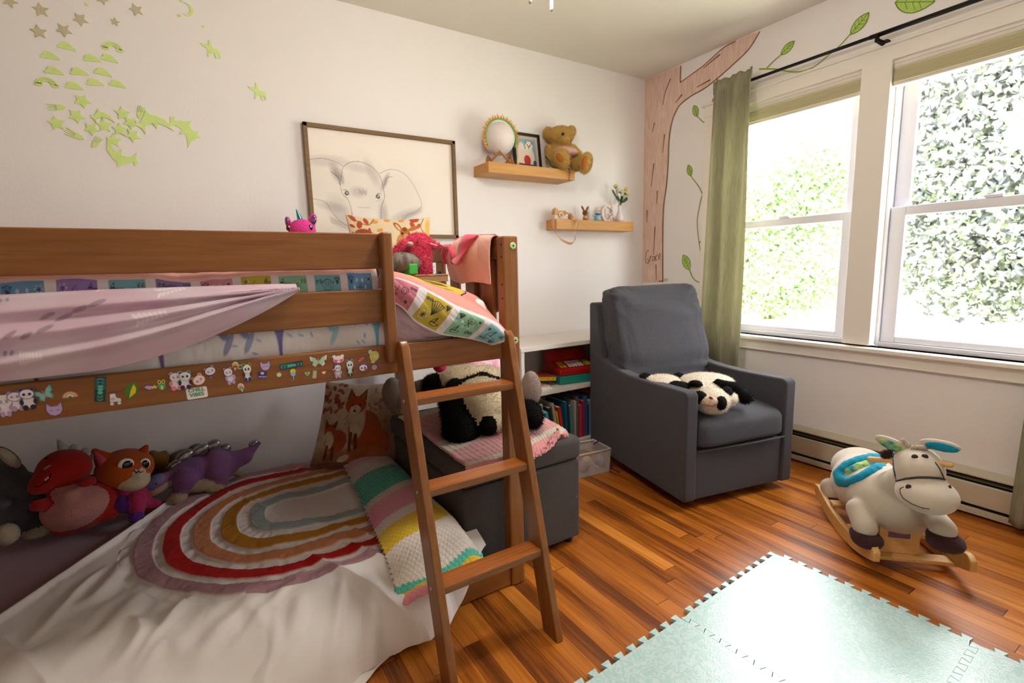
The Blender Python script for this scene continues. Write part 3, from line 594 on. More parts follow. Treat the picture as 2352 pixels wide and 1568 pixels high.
s = Stk('leaf_sticker', 'yellow and green leaf sticker', -2.999, .872, .034, .044, -20); s.poly([(0, -.5), (.35, -.1), (.3, .2), (0, .5), (-.3, .2), (-.35, -.1)], '3f8a2f').poly([(0, -.4), (.25, -.08), (.2, .16), (0, .35), (-.05, 0)], 'f0d21e').done()
s = Stk('comet_sticker', 'shooting star sticker with lilac tail', -2.964, .874, .026, .018)
star = lambda x, y, r, rr=.42, n=5, a=PI/2: [(x+(r if i % 2 == 0 else r*rr)*math.cos(a+PI*i/n), y+(r if i % 2 == 0 else r*rr)*math.sin(a+PI*i/n)) for i in range(2*n)]
s.poly([(-.5, .1), (-.2, .4), (.3, .15), (.3, -.15), (-.1, -.4)], '2b2440').poly([(-.45, .1), (-.2, .3), (.3, .1), (.3, -.1), (-.1, -.3)], 'c9a6dc').poly(star(.3, 0, .3), 'f4e36a').done()
s = Stk('frog_sticker', 'small green frog sticker', -2.942, .877, .018, .024); s.ell(0, -.1, .42, .4, '4fae8c').ell(-.22, .3, .2, .2, 'e8e04a').ell(.22, .3, .2, .2, 'e8e04a').ell(-.22, .3, .09, .1, '222222').ell(.22, .3, .09, .1, '222222').ell(0, -.25, .15, .22, 'd9e86a').done()
s = Stk('hugging_pandas_sticker', 'blue outlined sticker of a pink and a purple panda', -2.905, .884, .042, .042); pbody(s, -.2, -.2, .27, W_, PK, 'a8dce8'); pbody(s, .22, -.2, .27, W_, '4a2050', 'a8dce8'); panda(s, -.2, .2, .25, W_, PK, 'a8dce8'); panda(s, .24, .2, .25, W_, '4a2050', 'a8dce8').done()
panda(Stk('panda_head_sticker', 'pink panda head sticker tilted sideways', -2.868, .878, .028, .028, 35), 0, 0, .42, W_, PK, 'f4c8a0').done()
s = Stk('words_sticker', 'white rounded sticker with green lettering', -2.875, .847, .043, .027, 2)
s.poly([(-.5, -.4), (-.44, -.5), (.44, -.5), (.5, -.4), (.5, .4), (.44, .5), (-.44, .5), (-.5, .4)], 'f6f2ec'); chill = s.done()
for txt, zz in (('CHILL', .851), ('VIBES', .8395)):
    lettering(txt, .0125, (-2.8755-BX, ra-.0008-BY, zz), (R(90), R(-2), 0), mat('st_letters', '2f8f74', rough=.4), siderail, .0003)['label'] = 'green printed letters'
s = Stk('panda_head_sticker', 'lilac panda head sticker above a small heart', -2.843, .897, .026, .026, 20); panda(s, 0, 0, .42, W_, LI, '4a3a5c').done()
heart = lambda x, y, r: [(x+r*.9*math.sin(t)**3*1.1, y+r*(.8*math.cos(t)-.3*math.cos(2*t)-.12*math.cos(3*t))) for t in [2*PI*i/20 for i in range(20)]][::-1]
Stk('heart_sticker', 'dark purple heart sticker', -2.843, .881, .011, .011).poly(heart(0, 0, .55), '4a3050').poly(heart(0, 0, .4), 'a070b0').done()
s = Stk('panda_sticker', 'lilac panda sticker holding up a lolly', -2.803, .882, .03, .038, 8); pbody(s, 0, -.22, .3, W_, LI, '4a3a5c'); panda(s, -.05, .2, .3, W_, LI, '4a3a5c').done()
def pop(s, a, b): s.ell(0, .12, .5, .42, W_).poly([(-.12, -.3), (.12, -.3), (.1, -.52), (-.1, -.52)], 'e8d44a').poly([(-.36, -.2), (.36, -.2), (.36, .1), (-.36, .1)], b).ell(0, .12, .36, .3, a, a1=PI); return s
pop(Stk('ice_lolly_sticker', 'red and yellow ice lolly sticker', -2.789, .902, .014, .021, -8), 'c8cf2e', 'd8322e').done(); pop(Stk('ice_lolly_sticker', 'pink and green ice lolly sticker near the rail bottom', -2.781, .846, .014, .021, 10), 'ef8a8f', '5fae7c').done()
Stk('gem_sticker', 'small green gem sticker', -2.778, .899, .013, .012).ell(0, 0, .55, .5, W_, 6).ell(0, 0, .4, .36, '2f8f74', 6).done()
s = Stk('panda_sticker', 'dark panda sticker with yellow green outline', -2.764, .884, .026, .038); pbody(s, 0, -.22, .3, W_, '3a3468', 'c8dc5a'); panda(s, 0, .22, .32, W_, '3a3468', 'c8dc5a').done()
cat(Stk('cat_sticker', 'smaller lilac cat head sticker above a purple badge', -2.722, .894, .024, .024)).done()
s = Stk('badge_sticker', 'dark purple square badge sticker with white lettering', -2.731, .872, .021, .018, -6); s.poly([(-.5, -.5), (.5, -.5), (.5, .5), (-.5, .5)], '3f2f78'); panda(s, 0, .22, .16, W_, '3f2f78').done()
lettering('PANDA', .0055, (-2.731-BX, ra-.0045-BY, .866), (R(90), R(6), 0), mat('st_white', 'f4f0f4'), siderail)['label'] = 'white printed letters'
moons(Stk('moon_phase_sticker', 'sideways teal moon phase sticker', -2.66, .888, .056, .016, 4), 7, 0).done()
Stk('candy_sticker', 'round lime candy sticker', -2.692, .867, .012, .012).ell(0, 0, .5, .5, '9fd0dc').ell(0, 0, .38, .38, 'dbe88a').done()
Stk('lolly_sticker', 'blue lollipop sticker under a yellow face', -2.658, .863, .014, .03).ell(0, .3, .5, .22, 'f0d84a').poly([(-.06, -.5), (.06, -.5), (.06, .1), (-.06, .1)], 'c8b8dc').ell(0, .05, .42, .2, '8fb8dc').done()
bfly(Stk('butterfly_sticker', 'white and mint butterfly sticker', -2.592, .891, .044, .03), 'f4f0ee', 'a8d8b4', 'e8a8b8').done()
Stk('heart_sticker', 'lime green heart sticker', -2.623, .861, .012, .012).poly(heart(0, 0, .55), 'd8e86a').poly(heart(0, 0, .38), '4fae8c').done(); Stk('heart_sticker', 'pink and cream heart sticker', -2.581, .858, .012, .012).poly(heart(0, 0, .55), 'ef5f7c').poly(heart(0, 0, .38), 'f4e8a8').done()
Stk('candy_bar_sticker', 'small striped candy bar sticker', -2.605, .856, .01, .021, -10).poly([(-.5, -.5), (.5, -.5), (.5, .5), (-.5, .5)], '8fd0c0').poly([(-.3, -.35), (.3, -.35), (.3, .35), (-.3, .35)], 'ef9f7c').done()
s = Stk('bear_head_sticker', 'white and pink dripping bear head sticker', -2.54, .889, .03, .026); s.ell(-.36, .36, .16, .16, W_).ell(.36, .36, .16, .16, W_).ell(0, 0, .48, .42, W_).ell(0, -.05, .42, .35, 'ef5f8c').ell(0, .18, .4, .2, W_).ell(0, -.2, .14, .12, W_).done()
s = Stk('panda_sticker', 'seated lilac panda sticker with a pink heart', -2.544, .86, .028, .034); pbody(s, 0, -.22, .3, W_, LI, '3a2a4c'); panda(s, 0, .2, .3, W_, '8a78b0', '3a2a4c'); s.poly(heart(-.42, .1, .12), PK).done()
s = Stk('panda_sticker', 'standing black panda sticker with blue outline', -2.511, .862, .028, .04); pbody(s, 0, -.22, .27, W_, '223044', 'a8dce8'); panda(s, 0, .24, .3, W_, '223044', 'a8dce8').done()
Stk('candy_sticker', 'wrapped pink candy sticker', -2.478, .882, .014, .012, 30).ell(0, 0, .35, .4, 'e83f5c').poly([(-.55, .3), (-.25, 0), (-.55, -.3)], 'ef9fb0').poly([(.55, -.3), (.25, 0), (.55, .3)], 'ef9fb0').done()
panda(Stk('panda_head_sticker', 'purple panda head sticker with red cheek', -2.474, .858, .026, .024), 0, 0, .42, W_, '5a3f90', '7a5fb0').ell(.2, -.2, .12, .12, 'e83f5c').done()
s = Stk('bear_head_sticker', 'yellow green striped bear head sticker', -2.443, .887, .032, .034, -20); s.ell(-.38, .3, .18, .18, 'bfe0c8').ell(.1, -.42, .18, .16, 'bfe0c8').ell(.08, .05, .44, .44, 'f0c080').ell(.08, .05, .38, .38, 'd8d84a').ell(.2, .08, .18, .16, W_).ell(.2, .1, .05, .05, BK).done()
Stk('planet_sticker', 'lilac ringed planet sticker', -2.442, .855, .022, .016).ell(0, 0, .5, .14, '5a6f8c').ell(0, 0, .34, .46, 'c99ac0').done()

# ================================================================= wall decals: glow in the dark shapes, each stuck on the back wall
gl = mat('glow_plastic', 'd8ec9c', rough=.5, spec=.4, var=(30, 'c8e086', .3)); gg = mat('faded_glow_plastic', 'c4bc9a', rough=.5, spec=.4)
DN = [0]
def decal(name, label, cat, group, x, z, polys, m=None):
    mb = MB()
    DN[0] += 1; q0 = .0002*(DN[0] % 9)
    for i, p in enumerate(polys): mb.prism(p, -.0003, -.0025-q0-.0005*min(i, 1), 'xz')
    o = mb.build(name, m or gl); o.location = (x, 0, z); return tag(o, label, cat, group)
def rot(p, a): c_, s_ = math.cos(a), math.sin(a); return [(x*c_-y*s_, x*s_+y*c_) for x, y in p]
def place(x, z):  # words that say where on the wall
    return '%s, %s' % (('at the very left', 'left of centre', 'right of centre', 'at the right side')[min(3, max(0, int((x+3.34)/.09)))], ('low', 'middle', 'high')[min(2, max(0, int((z-1.65)/.16)))])
GS = [(-3.332, 2.146, .042, 'cut by the top left picture corner'), (-3.248, 2.136, .045, 'second from the left in the top row'), (-3.134, 2.129, .045, 'in the middle of the faded star cluster'), (-3.026, 2.144, .028, 'smallest of the faded stars'), (-2.951, 2.206, .044, 'rightmost of the faded stars'), (-3.057, 2.22, .036, 'cut by the top picture edge'), (-3.263, 2.056, .045, 'lowest left of the faded stars'), (-3.188, 2.078, .045, 'just above the little rainbow clouds')]
for i, (x, z, w, l) in enumerate(GS): decal('star_decal', 'faded grey star stuck on the wall, '+l, 'star decal', 'glow shapes on the back wall', x, z, [star(0, 0, w/2*1.15, .45, 5, 1.2+.5*i)], gg)
GR = [(-3.164, 1.824, .05, 'alone below the cloud rows'), (-3.252, 1.729, .05, 'lowest at the far left'), (-3.188, 1.764, .05, 'between the comet and the small dolphin'), (-3.105, 1.739, .048, 'touching the small dolphin tail'), (-3.147, 1.721, .047, 'right above the fish shaped comet'), (-3.04, 1.794, .049, 'right of the small dolphin'), (-3.017, 1.76, .047, 'nearest left of the upright dolphin'), (-3.056, 1.729, .048, 'centre of the dense star cluster'), (-3.015, 1.711, .048, 'lower right of the dense star cluster'), (-3.081, 1.684, .048, 'lowest, above the leaping whale'), (-2.797, 1.739, .047, 'rightmost, beside the curled whale')]
for i, (x, z, w, l) in enumerate(GR): decal('star_decal', 'green glow star stuck on the wall, '+l, 'star decal', 'glow shapes on the back wall', x, z, [star(0, 0, w/2*1.15, .5, 5, 1.1+.6*i), star(0, 0, w*.22, .5, 5, 1.1+.6*i)])
cloudp = lambda w: [(-.5*w, -.22*w), (-.52*w, -.08*w), (-.38*w, .02*w), (-.34*w, .2*w), (-.1*w, .27*w), (.15*w, .2*w), (.34*w, .02*w), (.46*w, -.06*w), (.52*w, -.22*w)][::-1]
CL = [(-3.187, 2.021, 'topmost'), (-3.241, 1.977, 'far left in the second row'), (-3.116, 1.991, 'middle of the second row'), (-3.059, 2.002, 'right end of the second row'), (-3.235, 1.923, 'left end of the third row'), (-3.161, 1.933, 'middle of the third row'), (-3.085, 1.945, 'right end of the third row'), (-3.182, 1.877, 'beside the lower rainbow'), (-3.116, 1.902, 'middle of the bottom row'), (-3.043, 1.907, 'right end of the bottom row')]
for i, (x, z, l) in enumerate(CL): decal('cloud_decal', 'small green cloud rainbow on the wall, '+l, 'cloud decal', 'glow shapes on the back wall', x, z, [rot(cloudp(.054), -.1+.1*(i % 3)), [(.012*math.cos(PI*k/8)-.002, .012*math.sin(PI*k/8)) for k in range(9)]])
for x, z, l in ((-3.045, 2.051, 'upper right'), (-3.263, 1.88, 'lower left')):
    arc = lambda r, n=14: [(r*math.cos(PI*k/n), r*.85*math.sin(PI*k/n)-.012) for k in range(n+1)]
    mb = [[arc(r1)[k], arc(r1)[k+1], arc(r0)[k+1], arc(r0)[k]] for r0, r1 in ((.014, .02), (.021, .026), (.027, .032)) for k in range(14)]
    decal('rainbow_decal', 'green rainbow with cloud ends on the wall, '+l, 'rainbow decal', 'glow shapes on the back wall', x, z, mb[:0]+[[(p[0], p[1]) for p in q] for q in mb]+[cl for cl in ([(sx*.024+.012*math.cos(2*PI*k/10), -.014+.006*math.sin(2*PI*k/10)) for k in range(10)] for sx in (-1, 1))])
for x, z, l in ((-3.108, 2.189, 'left of the moon'), (-2.792, 2.28, 'above the moon'), (-2.803, 2.219, 'below the moon'), (-2.72, 2.195, 'right of the moon')): decal('dot_decal', 'tiny green glow dot on the wall, '+l, 'dot decal', 'glow shapes on the back wall', x, z, [[(.0055*math.cos(k), .0055*math.sin(k)) for k in np.linspace(0, 6.28, 9)[:-1]]])
mo = [(.024*math.cos(t), .026*math.sin(t)) for t in np.linspace(-2.2, 1.9, 16)]+[(-.009+.022*math.cos(t), .002+.023*math.sin(t)) for t in np.linspace(1.75, -2.0, 14)]
decal('moon_decal', 'green glow crescent moon near the top of the wall', 'moon decal', 'glow shapes on the back wall', -2.774, 2.249, [mo])
UNI = [(-.5, .28), (-.3, .22), (-.22, .28), (-.1, .2), (-.05, .5), (.05, .42), (.08, .12), (.3, .1), (.46, -.05), (.46, -.3), (.4, -.42), (.36, -.2), (.26, -.16), (.3, -.45), (.2, -.42), (.16, -.14), (-.02, -.16), (-.14, -.42), (-.22, -.4), (-.12, -.14), (-.2, .04), (-.36, .1)]
for x, z, l in ((-2.7, 2.105, 'upper'), (-2.53, 1.957, 'lower')): decal('unicorn_decal', l+' of the two green winged unicorns on the wall', 'unicorn decal', 'glow shapes on the back wall', x, z, [[(a*.078, b*.078) for a, b in UNI]])
def comet(w): return [[(.5*w, 0), (.3*w, .16*w), (.0, .18*w), (0, -.18*w), (.3*w, -.16*w)]]+[[(.02*w, (.14-.1*k)*w), (-.5*w+.06*w*(k % 2), (.2-.13*k)*w), (-.48*w+.06*w*(k % 2), (.15-.13*k)*w), (.02*w, (.1-.1*k)*w)] for k in range(4)]
for x, z, w, a, l in ((-3.245, 1.79, .058, .1, 'upper left'), (-3.201, 1.692, .062, -.5, 'lower left'), (-2.979, 1.808, .052, -1.9, 'next to the upright dolphin'), (-3.137, 1.669, .052, -2.2, 'beside the leaping whale')): decal('comet_decal', 'green shooting star with streaky tail on the wall, '+l, 'comet decal', 'glow shapes on the back wall', x, z, [rot(p, a) for p in comet(w)])
DOL = [(.5, -.3), (.35, .08), (.1, .25), (-.05, .28), (-.12, .45), (-.22, .26), (-.42, .0), (-.5, .12), (-.56, -.02), (-.42, -.14), (-.36, -.34), (-.3, -.1), (-.05, .0), (.02, -.2), (.1, -.02), (.3, -.12)]
for x, z, w, a, l in ((-3.106, 1.771, .07, .1, 'small dolphin among the stars'), (-2.937, 1.77, .12, .2, 'big dolphin jumping to the right'), (-2.835, 1.751, .12, -.9, 'big whale curling downwards'), (-3.067, 1.631, .12, 2.6, 'big whale leaping at the bottom')): decal('dolphin_decal', 'green glow '+l, 'dolphin decal', 'glow shapes on the back wall', x, z, [[(p[0]*w, p[1]*w) for p in rot(DOL, a)]])

# ================================================================= floating shelves and the framed drawing
sw = wood('shelf_pine', 'b8803c', 'c99650', 0, .45, 2.4)
tag(box('wall_shelf', (-1.417, -.175, 1.662), (-.798, 0, 1.722), sw, bev=.003), 'upper thick honey coloured floating shelf with the teddy bear', 'shelf', 'floating wall shelves')
tag(box('wall_shelf', (-.895, -.11, 1.368), (-.215, 0, 1.432), sw, bev=.003), 'lower thick honey coloured floating shelf with the white vase', 'shelf', 'floating wall shelves')
pic = thing('elephant_drawing', 'large brown framed pencil drawing of an elephant above the bed', 'picture', (-1.947, 0, 1.577))
pw, ph, ft = .403, .27, .02
fm = wood('frame_wood', '6b4f2c', '7d6038', 0, .5)
f_ = MB().box((-pw, -.03, ph-ft), (pw, -.004, ph)).box((-pw, -.03, -ph), (pw, -.004, -ph+ft)).box((-pw, -.03, -ph), (-pw+ft, -.004, ph)).box((pw-ft, -.03, -ph), (pw, -.004, ph)); f_.build('frame', fm, pic, bev=.002)
cv = Canvas(420, 280, 'efe6dc'); cv.ar = 1.5
gr = '9a8f90'
# ears, head and trunk washes, then the pencil lines (u to the right, v up)
cv.ell(.05, .5, .17, .22, gr, .14, 8, 1); cv.ell(.57, .42, .17, .26, gr, .10, -12, .9); cv.ell(.32, .46, .145, .3, gr, .12, 0, .8); cv.ell(.40, .62, .03, .13, gr, .35, 25, 1); cv.ell(.30, .66, .09, .04, gr, .25, -10, 1); cv.ell(.165, .59, .03, .09, '6f6668', .5, 25, 1); cv.ell(.485, .54, .016, .09, '6f6668', .5, -25, 1)
cv.ell(.17, .2, .06, .16, gr, .4, 25, 1); cv.ell(.46, .2, .03, .12, gr, .5, 0, 1); cv.ell(.62, .2, .11, .05, gr, .4, 22, 1); cv.ell(.12, .26, .08, .04, gr, .4, -10, 1); cv.ell(.3, .42, .05, .05, gr, .4, 0, .9); cv.ell(.1, .7, .12, .05, gr, .3, 5, .8)
pl = '5c5254'
for p, w in (([(0, .70), (.08, .72), (.16, .70), (.21, .66)], .0022), ([(.21, .66), (.26, .71), (.33, .72), (.40, .68), (.45, .60), (.47, .5)], .0028), ([(.45, .62), (.52, .67), (.6, .66), (.67, .58), (.73, .42), (.75, .32)], .0022), ([(.75, .32), (.7, .24), (.63, .2), (.6, .12)], .0022), ([(.205, .65), (.185, .5), (.19, .4), (.23, .32), (.245, .2), (.24, .08)], .0028), ([(.47, .5), (.475, .38), (.45, .28), (.44, .12)], .0028), ([(.0, .33), (.08, .3), (.12, .2), (.18, .1), (.24, .06)], .0022), ([(.48, .5), (.5, .58), (.54, .6)], .0028), ([(.13, .6), (.17, .55), (.18, .48)], .004)): cv.line(p, w, pl, .7)
for i in range(26):
    x = .6+.006*i; cv.line([(x, .2+.004*i), (x-.012, .14+.004*i)], .0022, pl, .35); x = .1+.005*i; cv.line([(x, .16-.003*i), (x+.006, .1-.003*i)], .0022, pl, .35)
for x, y, sg in ((.22, .40, 1), (.43, .385, -1)):
    cv.ell(x, y, .014, .024, '3a3436', .85, -30*sg, .3); cv.ell(x+.002, y+.004, .005, .009, 'd8cfd0'); cv.line([(x-.022*sg, y+.03), (x, y+.03), (x+.016*sg, y-.01)], .003, pl, .8); cv.line([(x-.016*sg, y-.03), (x+.012*sg, y-.05)], .002, pl, .5)
for i in range(14): cv.line([(.30+.004*i, .44+.01*math.sin(i)), (.302+.004*i, .40+.01*math.sin(i))], .002, gr, .6); cv.line([(.29+.006*i, .27), (.295+.006*i, .262)], .002, gr, .6); cv.line([(.155+.004*i, .56-.006*i), (.15+.004*i, .62-.004*i)], .0016, pl, .4)
xs = np.linspace(-pw+ft, pw-ft, 420); zs = np.linspace(-ph+ft, ph-ft, 280); A = np.zeros((280, 420, 3)); A[..., 0], A[..., 2] = np.meshgrid(xs, zs); A[..., 1] = -.014
sheet('drawing', A, mat('drawing_paper', 'ffffff', rough=.8, spec=.2, attr=True), pic, cv.A, 0)['label'] = 'pencil drawing of an elephant head on cream paper'
# ================================================================= curtains, rod, ceiling fan
rodm = mat('black_iron', '1b1a1c', rough=.4, metal=.6)
rod = thing('curtain_rod', 'long black curtain rod across the top of the windows', 'curtain rod', (0, -1.485, 2.15))
MB().tube([(-.002, .86, 0), (-.05, .862, 0), (-.082, .85, 0), (-.09, .82, 0)], .009, 10).tube([(-.09, .82, 0), (-.09, .3, 0), (-.09, 0, 0)], .0085, 10).build('rod_tube', rodm, rod, True)
MB().tube([(-.09, .02, 0), (-.09, -.5, 0), (-.09, -1.3, 0)], .0105, 10).build('rod_tube', rodm, rod, True)
MB().lathe([(.02, -.0), (.02, -.006), (.012, -.01)], 18, (-.0, .862, 0), axis='x').build('end_plate', rodm, rod, True)
MB().lathe([(.022, 0), (.022, -.008), (.012, -.02), (.009, -.09)], 18, (0, -.01, -.022), axis='x').box((-.1, -.016, -.03), (-.08, -.004, .0)).build('bracket', rodm, rod, True)
MB().lathe([(.022, 0), (.022, -.008), (.012, -.02), (.009, -.09)], 18, (0, -1.2, -.022), axis='x').build('bracket', rodm, rod, True)
curm = bpy.data.materials.new('curtain_linen'); curm.use_nodes = True
def _cm():
    n = curm.node_tree; N = n.nodes; L = n.links; b = N['Principled BSDF']; b.inputs['Roughness'].default_value = .9; b.inputs['Specular IOR Level'].default_value = .1
    tc = N.new('ShaderNodeTexCoord'); mp = N.new('ShaderNodeMapping'); mp.inputs['Scale'].default_value = (400, 400, 12); L.new(tc.outputs['Object'], mp.inputs[0])
    nz = N.new('ShaderNodeTexNoise'); nz.inputs['Scale'].default_value = 1; L.new(mp.outputs[0], nz.inputs['Vector'])
    r = N.new('ShaderNodeValToRGB'); r.color_ramp.elements[0].color = (*lin('a09c84'), 1); r.color_ramp.elements[1].color = (*lin('bcb8a0'), 1); r.color_ramp.elements[0].position = .3; r.color_ramp.elements[1].position = .7
    L.new(nz.outputs['Fac'], r.inputs[0]); L.new(r.outputs[0], b.inputs['Base Color'])
    t = N.new('ShaderNodeBsdfTranslucent'); L.new(r.outputs[0], t.inputs['Color']); mx = N.new('ShaderNodeMixShader'); mx.inputs[0].default_value = .45
    L.new(b.outputs[0], mx.inputs[1]); L.new(t.outputs[0], mx.inputs[2]); L.new(mx.outputs[0], N['Material Output'].inputs[0])
_cm()
def curtain(name, label, y0, y1, yb0, yb1, waves, ph, z1=2.2, z0=.04):
    nu, nv = 120, 60; U, V = np.meshgrid(np.linspace(0, 1, nu), np.linspace(0, 1, nv)); A = np.zeros((nv, nu, 3))
    ya = y0+(yb0-y0)*(1-V); yb = y1+(yb1-y1)*(1-V); A[..., 1] = ya+(yb-ya)*U+.008*np.sin(V*5+U*9)
    A[..., 0] = -.127+(.019+.004*V)*np.sin(U*waves*2*PI+ph+.5*np.sin(V*3))*(1-.5*(V > .975))+.004*fbm(U*6, V*3); A[..., 2] = z0+(z1-z0)*V+.004*np.sin(U*40)*(V > .97)
    return tag(sheet(name, A, curm, None, None, .002), label, 'curtain', 'sage linen curtains')
curtain('curtain', 'sage green linen curtain at the left end of the window', -.64, -.92, -.60, -.90, 2.6, .9)
curtain('curtain', 'sage green linen curtain at the right picture edge', -2.19, -2.55, -2.125, -2.5, 4, 2.0)
fan = thing('ceiling_fan', 'ceiling fan with lit glass bowl and two short pull chains', 'ceiling fan', (-2.005, -1.5, H))
whm = mat('fan_white', 'e8e4dc', rough=.4); brm = mat('brass', 'b9823c', rough=.25, metal=1)
MB().lathe([(.07, 0), (.065, -.05), (.02, -.06), (.02, -.1), (.11, -.12), (.125, -.16), (.125, -.22), (.08, -.25), (.06, -.29)], 32).build('motor', whm, fan, True)
MB().lathe([(.06, -.29), (.12, -.30), (.125, -.32), (.10, -.37), (.05, -.40), (.01, -.405)], 32).build('light_bowl', mat('lit_glass', 'fff0d8', rough=.4, emis=6), fan, True)
for k in range(5):
    a = 2*PI*k/5+.7; M_ = Matrix.Rotation(a, 4, 'Z')@Matrix.Rotation(R(10), 4, 'X')
    MB().box((.12, -.055, -.205), (.54, .055, -.199), mtx=M_).build('fan_blade', whm, fan, bev=.003)
for x, z in ((-.035, -.628), (.035, -.63)):
    c = MB(); c.tube([(x, 0, -.38), (x, 0, z+.035)], .0012, 6).build('pull_chain', brm, fan)
    MB().lathe([(.0022, z+.04), (.0042, z+.036), (.0048, z+.004), (.004, z)], 12, (x, 0, 0)).build('chain_knob', mat('porcelain', 'e6e0e0', rough=.2), fan, True)
light('fan_light', 'POINT', (-2.005, -1.5, 1.99), (0, 0, 0), 20, (1, .93, .87), shadow_soft_size=.1)

# ================================================================= glider armchair
gm = mat('glider_tweed', '37363a', rough=.95, spec=.1, sheen=.12, var=(260, '504f55', .3), bump=(700, .0012))
gd = thing('glider_armchair', 'dark grey upholstered swivel armchair with high back in the corner', 'armchair', (-1.073, -1.269, 0), R(-11.77))
arm = [(0, .045), (0, .55), (.02, .566), (.12, .562), (.3, .556), (.45, .558), (.55, .566), (.64, .581), (.72, .602), (.79, .628), (.86, .65), (.86, .045)]
for x0, x1 in ((0, .07), (.592, .66)): MB().prism(arm, x0, x1, 'yz').build('armrest', gm, gd, bev=.017, seg=4)
MB().prism([(.012, .045), (.012, .28), (.6, .28), (.6, .045)], .066, .596, 'yz').build('seat_base', gm, gd, bev=.008)
MB().prism([(.70, .045), (.68, .40), (.79, .9), (.80, .915), (.86, .918), (.872, .905), (.87, .5), (.862, .045)], .004, .654, 'yz').build('back_frame', gm, gd, bev=.018, seg=4)
cushion('seat_cushion', (.268, .31, .078), (.42, .2), gm, gd, Matrix.Translation((.331, .29, .352)), .008, 5, (0, 0, .016))
cushion('back_cushion', (.30, .32, .085), (.45, .2), gm, gd, Matrix.Translation((.33, .665, .70)) @ Matrix.Rotation(R(73), 4, 'X'), .020, 8, (0, 0, .02), 140, 90)
MB().tube([(.072, -.008, .285), (.331, -.012, .283), (.588, -.008, .285)], .004, 6).build('piping', gm, gd, True)
MB().lathe([(.22, .0), (.23, .012), (.2, .03), (.06, .035), (.06, .06)], 36, (.33, .42, 0)).build('swivel_base', mat('black_base', '0c0b0b', rough=.6), gd, True)

# ================================================================= ottoman
om = mat('ottoman_linen', '3e3a38', rough=.92, spec=.15, sheen=.1, var=(300, '554f4c', .3), bump=(800, .001))
ot = thing('storage_ottoman', 'long dark grey fabric storage ottoman with a lid', 'ottoman', (-1.875, -.80, 0), R(0))
MB().box((-.262, -.385, .03), (.262, .375, .36)).build('body', om, ot, bev=.012, seg=3)
MB().box((-.268, -.392, .366), (.268, .38, .456)).build('lid', om, ot, bev=.022, seg=4)
MB().box((-.25, -.375, .36), (.25, .365, .367)).build('lid_seam', darkm, ot)
for sx in (-1, 1):
    for sy in (-1, 1): MB().lathe([(.018, 0), (.02, .03)], 12, (sx*.23, sy*.345, 0)).build('foot', mat('black_plastic', '101010', rough=.5), ot)

# ================================================================= bookcase and what is on it
bc = thing('bookcase', 'low white open bookcase against the back wall', 'bookcase', (-.93, -.2, 0))
wm = mat('white_melamine', 'dcd5cf', rough=.4, spec=.4); bx0, bx1 = -.44, .44
MB().box((bx0, -.195, 0), (bx0+.022, .19, .665)).build('side_panel', wm, bc, bev=.0015); MB().box((bx1-.022, -.195, 0), (bx1, .19, .665)).build('side_panel', wm, bc, bev=.0015)
MB().box((bx0-.004, -.2, .665), (bx1+.004, .195, .69)).build('top_panel', wm, bc, bev=.0015)
MB().box((bx0+.022, -.19, .395), (bx1-.022, .18, .418)).build('shelf_panel', wm, bc, bev=.001); MB().box((bx0+.022, -.19, .05), (bx1-.022, .18, .072)).build('shelf_panel', wm, bc, bev=.001)
MB().box((bx0+.022, -.18, 0), (bx1-.022, -.165, .05)).build('toe_board', wm, bc); MB().box((bx0+.022, .18, .0), (bx1-.022, .19, .665)).build('back_panel', wm, bc)
# upright and leaning books in the lower bay
cols = ['d8c9a8', 'b8ad94', '2a6fa0', '9aa58a', 'c8bda6', '2f2a2a', 'e2ddd2', '3f9fc0', '2a2c34', 'b5b39a', 'd9c23a', 'b83228', '1e5c78', '23324c', '4f7f78', 'a8a096', '6a5a58', 'b03a5a', '8f2f46', '3a5f96', '2c4a80', '86a0b8', '40608c', 'c05a40']
x = -1.325; ry = -.378
names = ['cream', 'grey', 'blue', 'sage', 'tan', 'black', 'white', 'light blue', 'charcoal', 'stone', 'yellow', 'red', 'teal', 'navy', 'green', 'pale grey', 'brown', 'crimson', 'maroon', 'royal blue', 'deep blue', 'sky blue', 'steel blue', 'orange']
for i, c in enumerate(cols):
    w = .010+.016*((i*37) % 10)/10; h = .20+.08*((i*53) % 10)/10; d = .16+.05*((i*29) % 7)/7; lean = -9 if i < 12 else (-3 if i < 15 else 0)
    b = thing('book', '%s spined book in the lower bay of the white bookcase, %s' % (names[i], 'far left' if i < 4 else 'left of centre' if i < 10 else 'near the middle' if i < 15 else 'towards the armchair'), 'book', (x, -.36+.02*((i*3) % 3), .0725), 0, 'books in the lower bay')
    b.rotation_euler = (0, R(lean), 0); cm = mat('cover_'+c, c, rough=.45, spec=.4, var=(40, c, .3))
    MB().box((0, 0, 0), (w, d, .002)).box((0, 0, 0), (.0015, d, h)).box((w-.0015, 0, 0), (w, d, h)).box((0, 0, 0), (w, .0015, h)).build('cover', cm, b, bev=.0004)
    MB().box((.0015, .003, .002), (w-.0015, d-.003, h-.004)).build('pages', mat('paper', 'e8e2d2', rough=.8), b); 
    x += w*1.02+.0035+(.004 if i < 12 else 0)
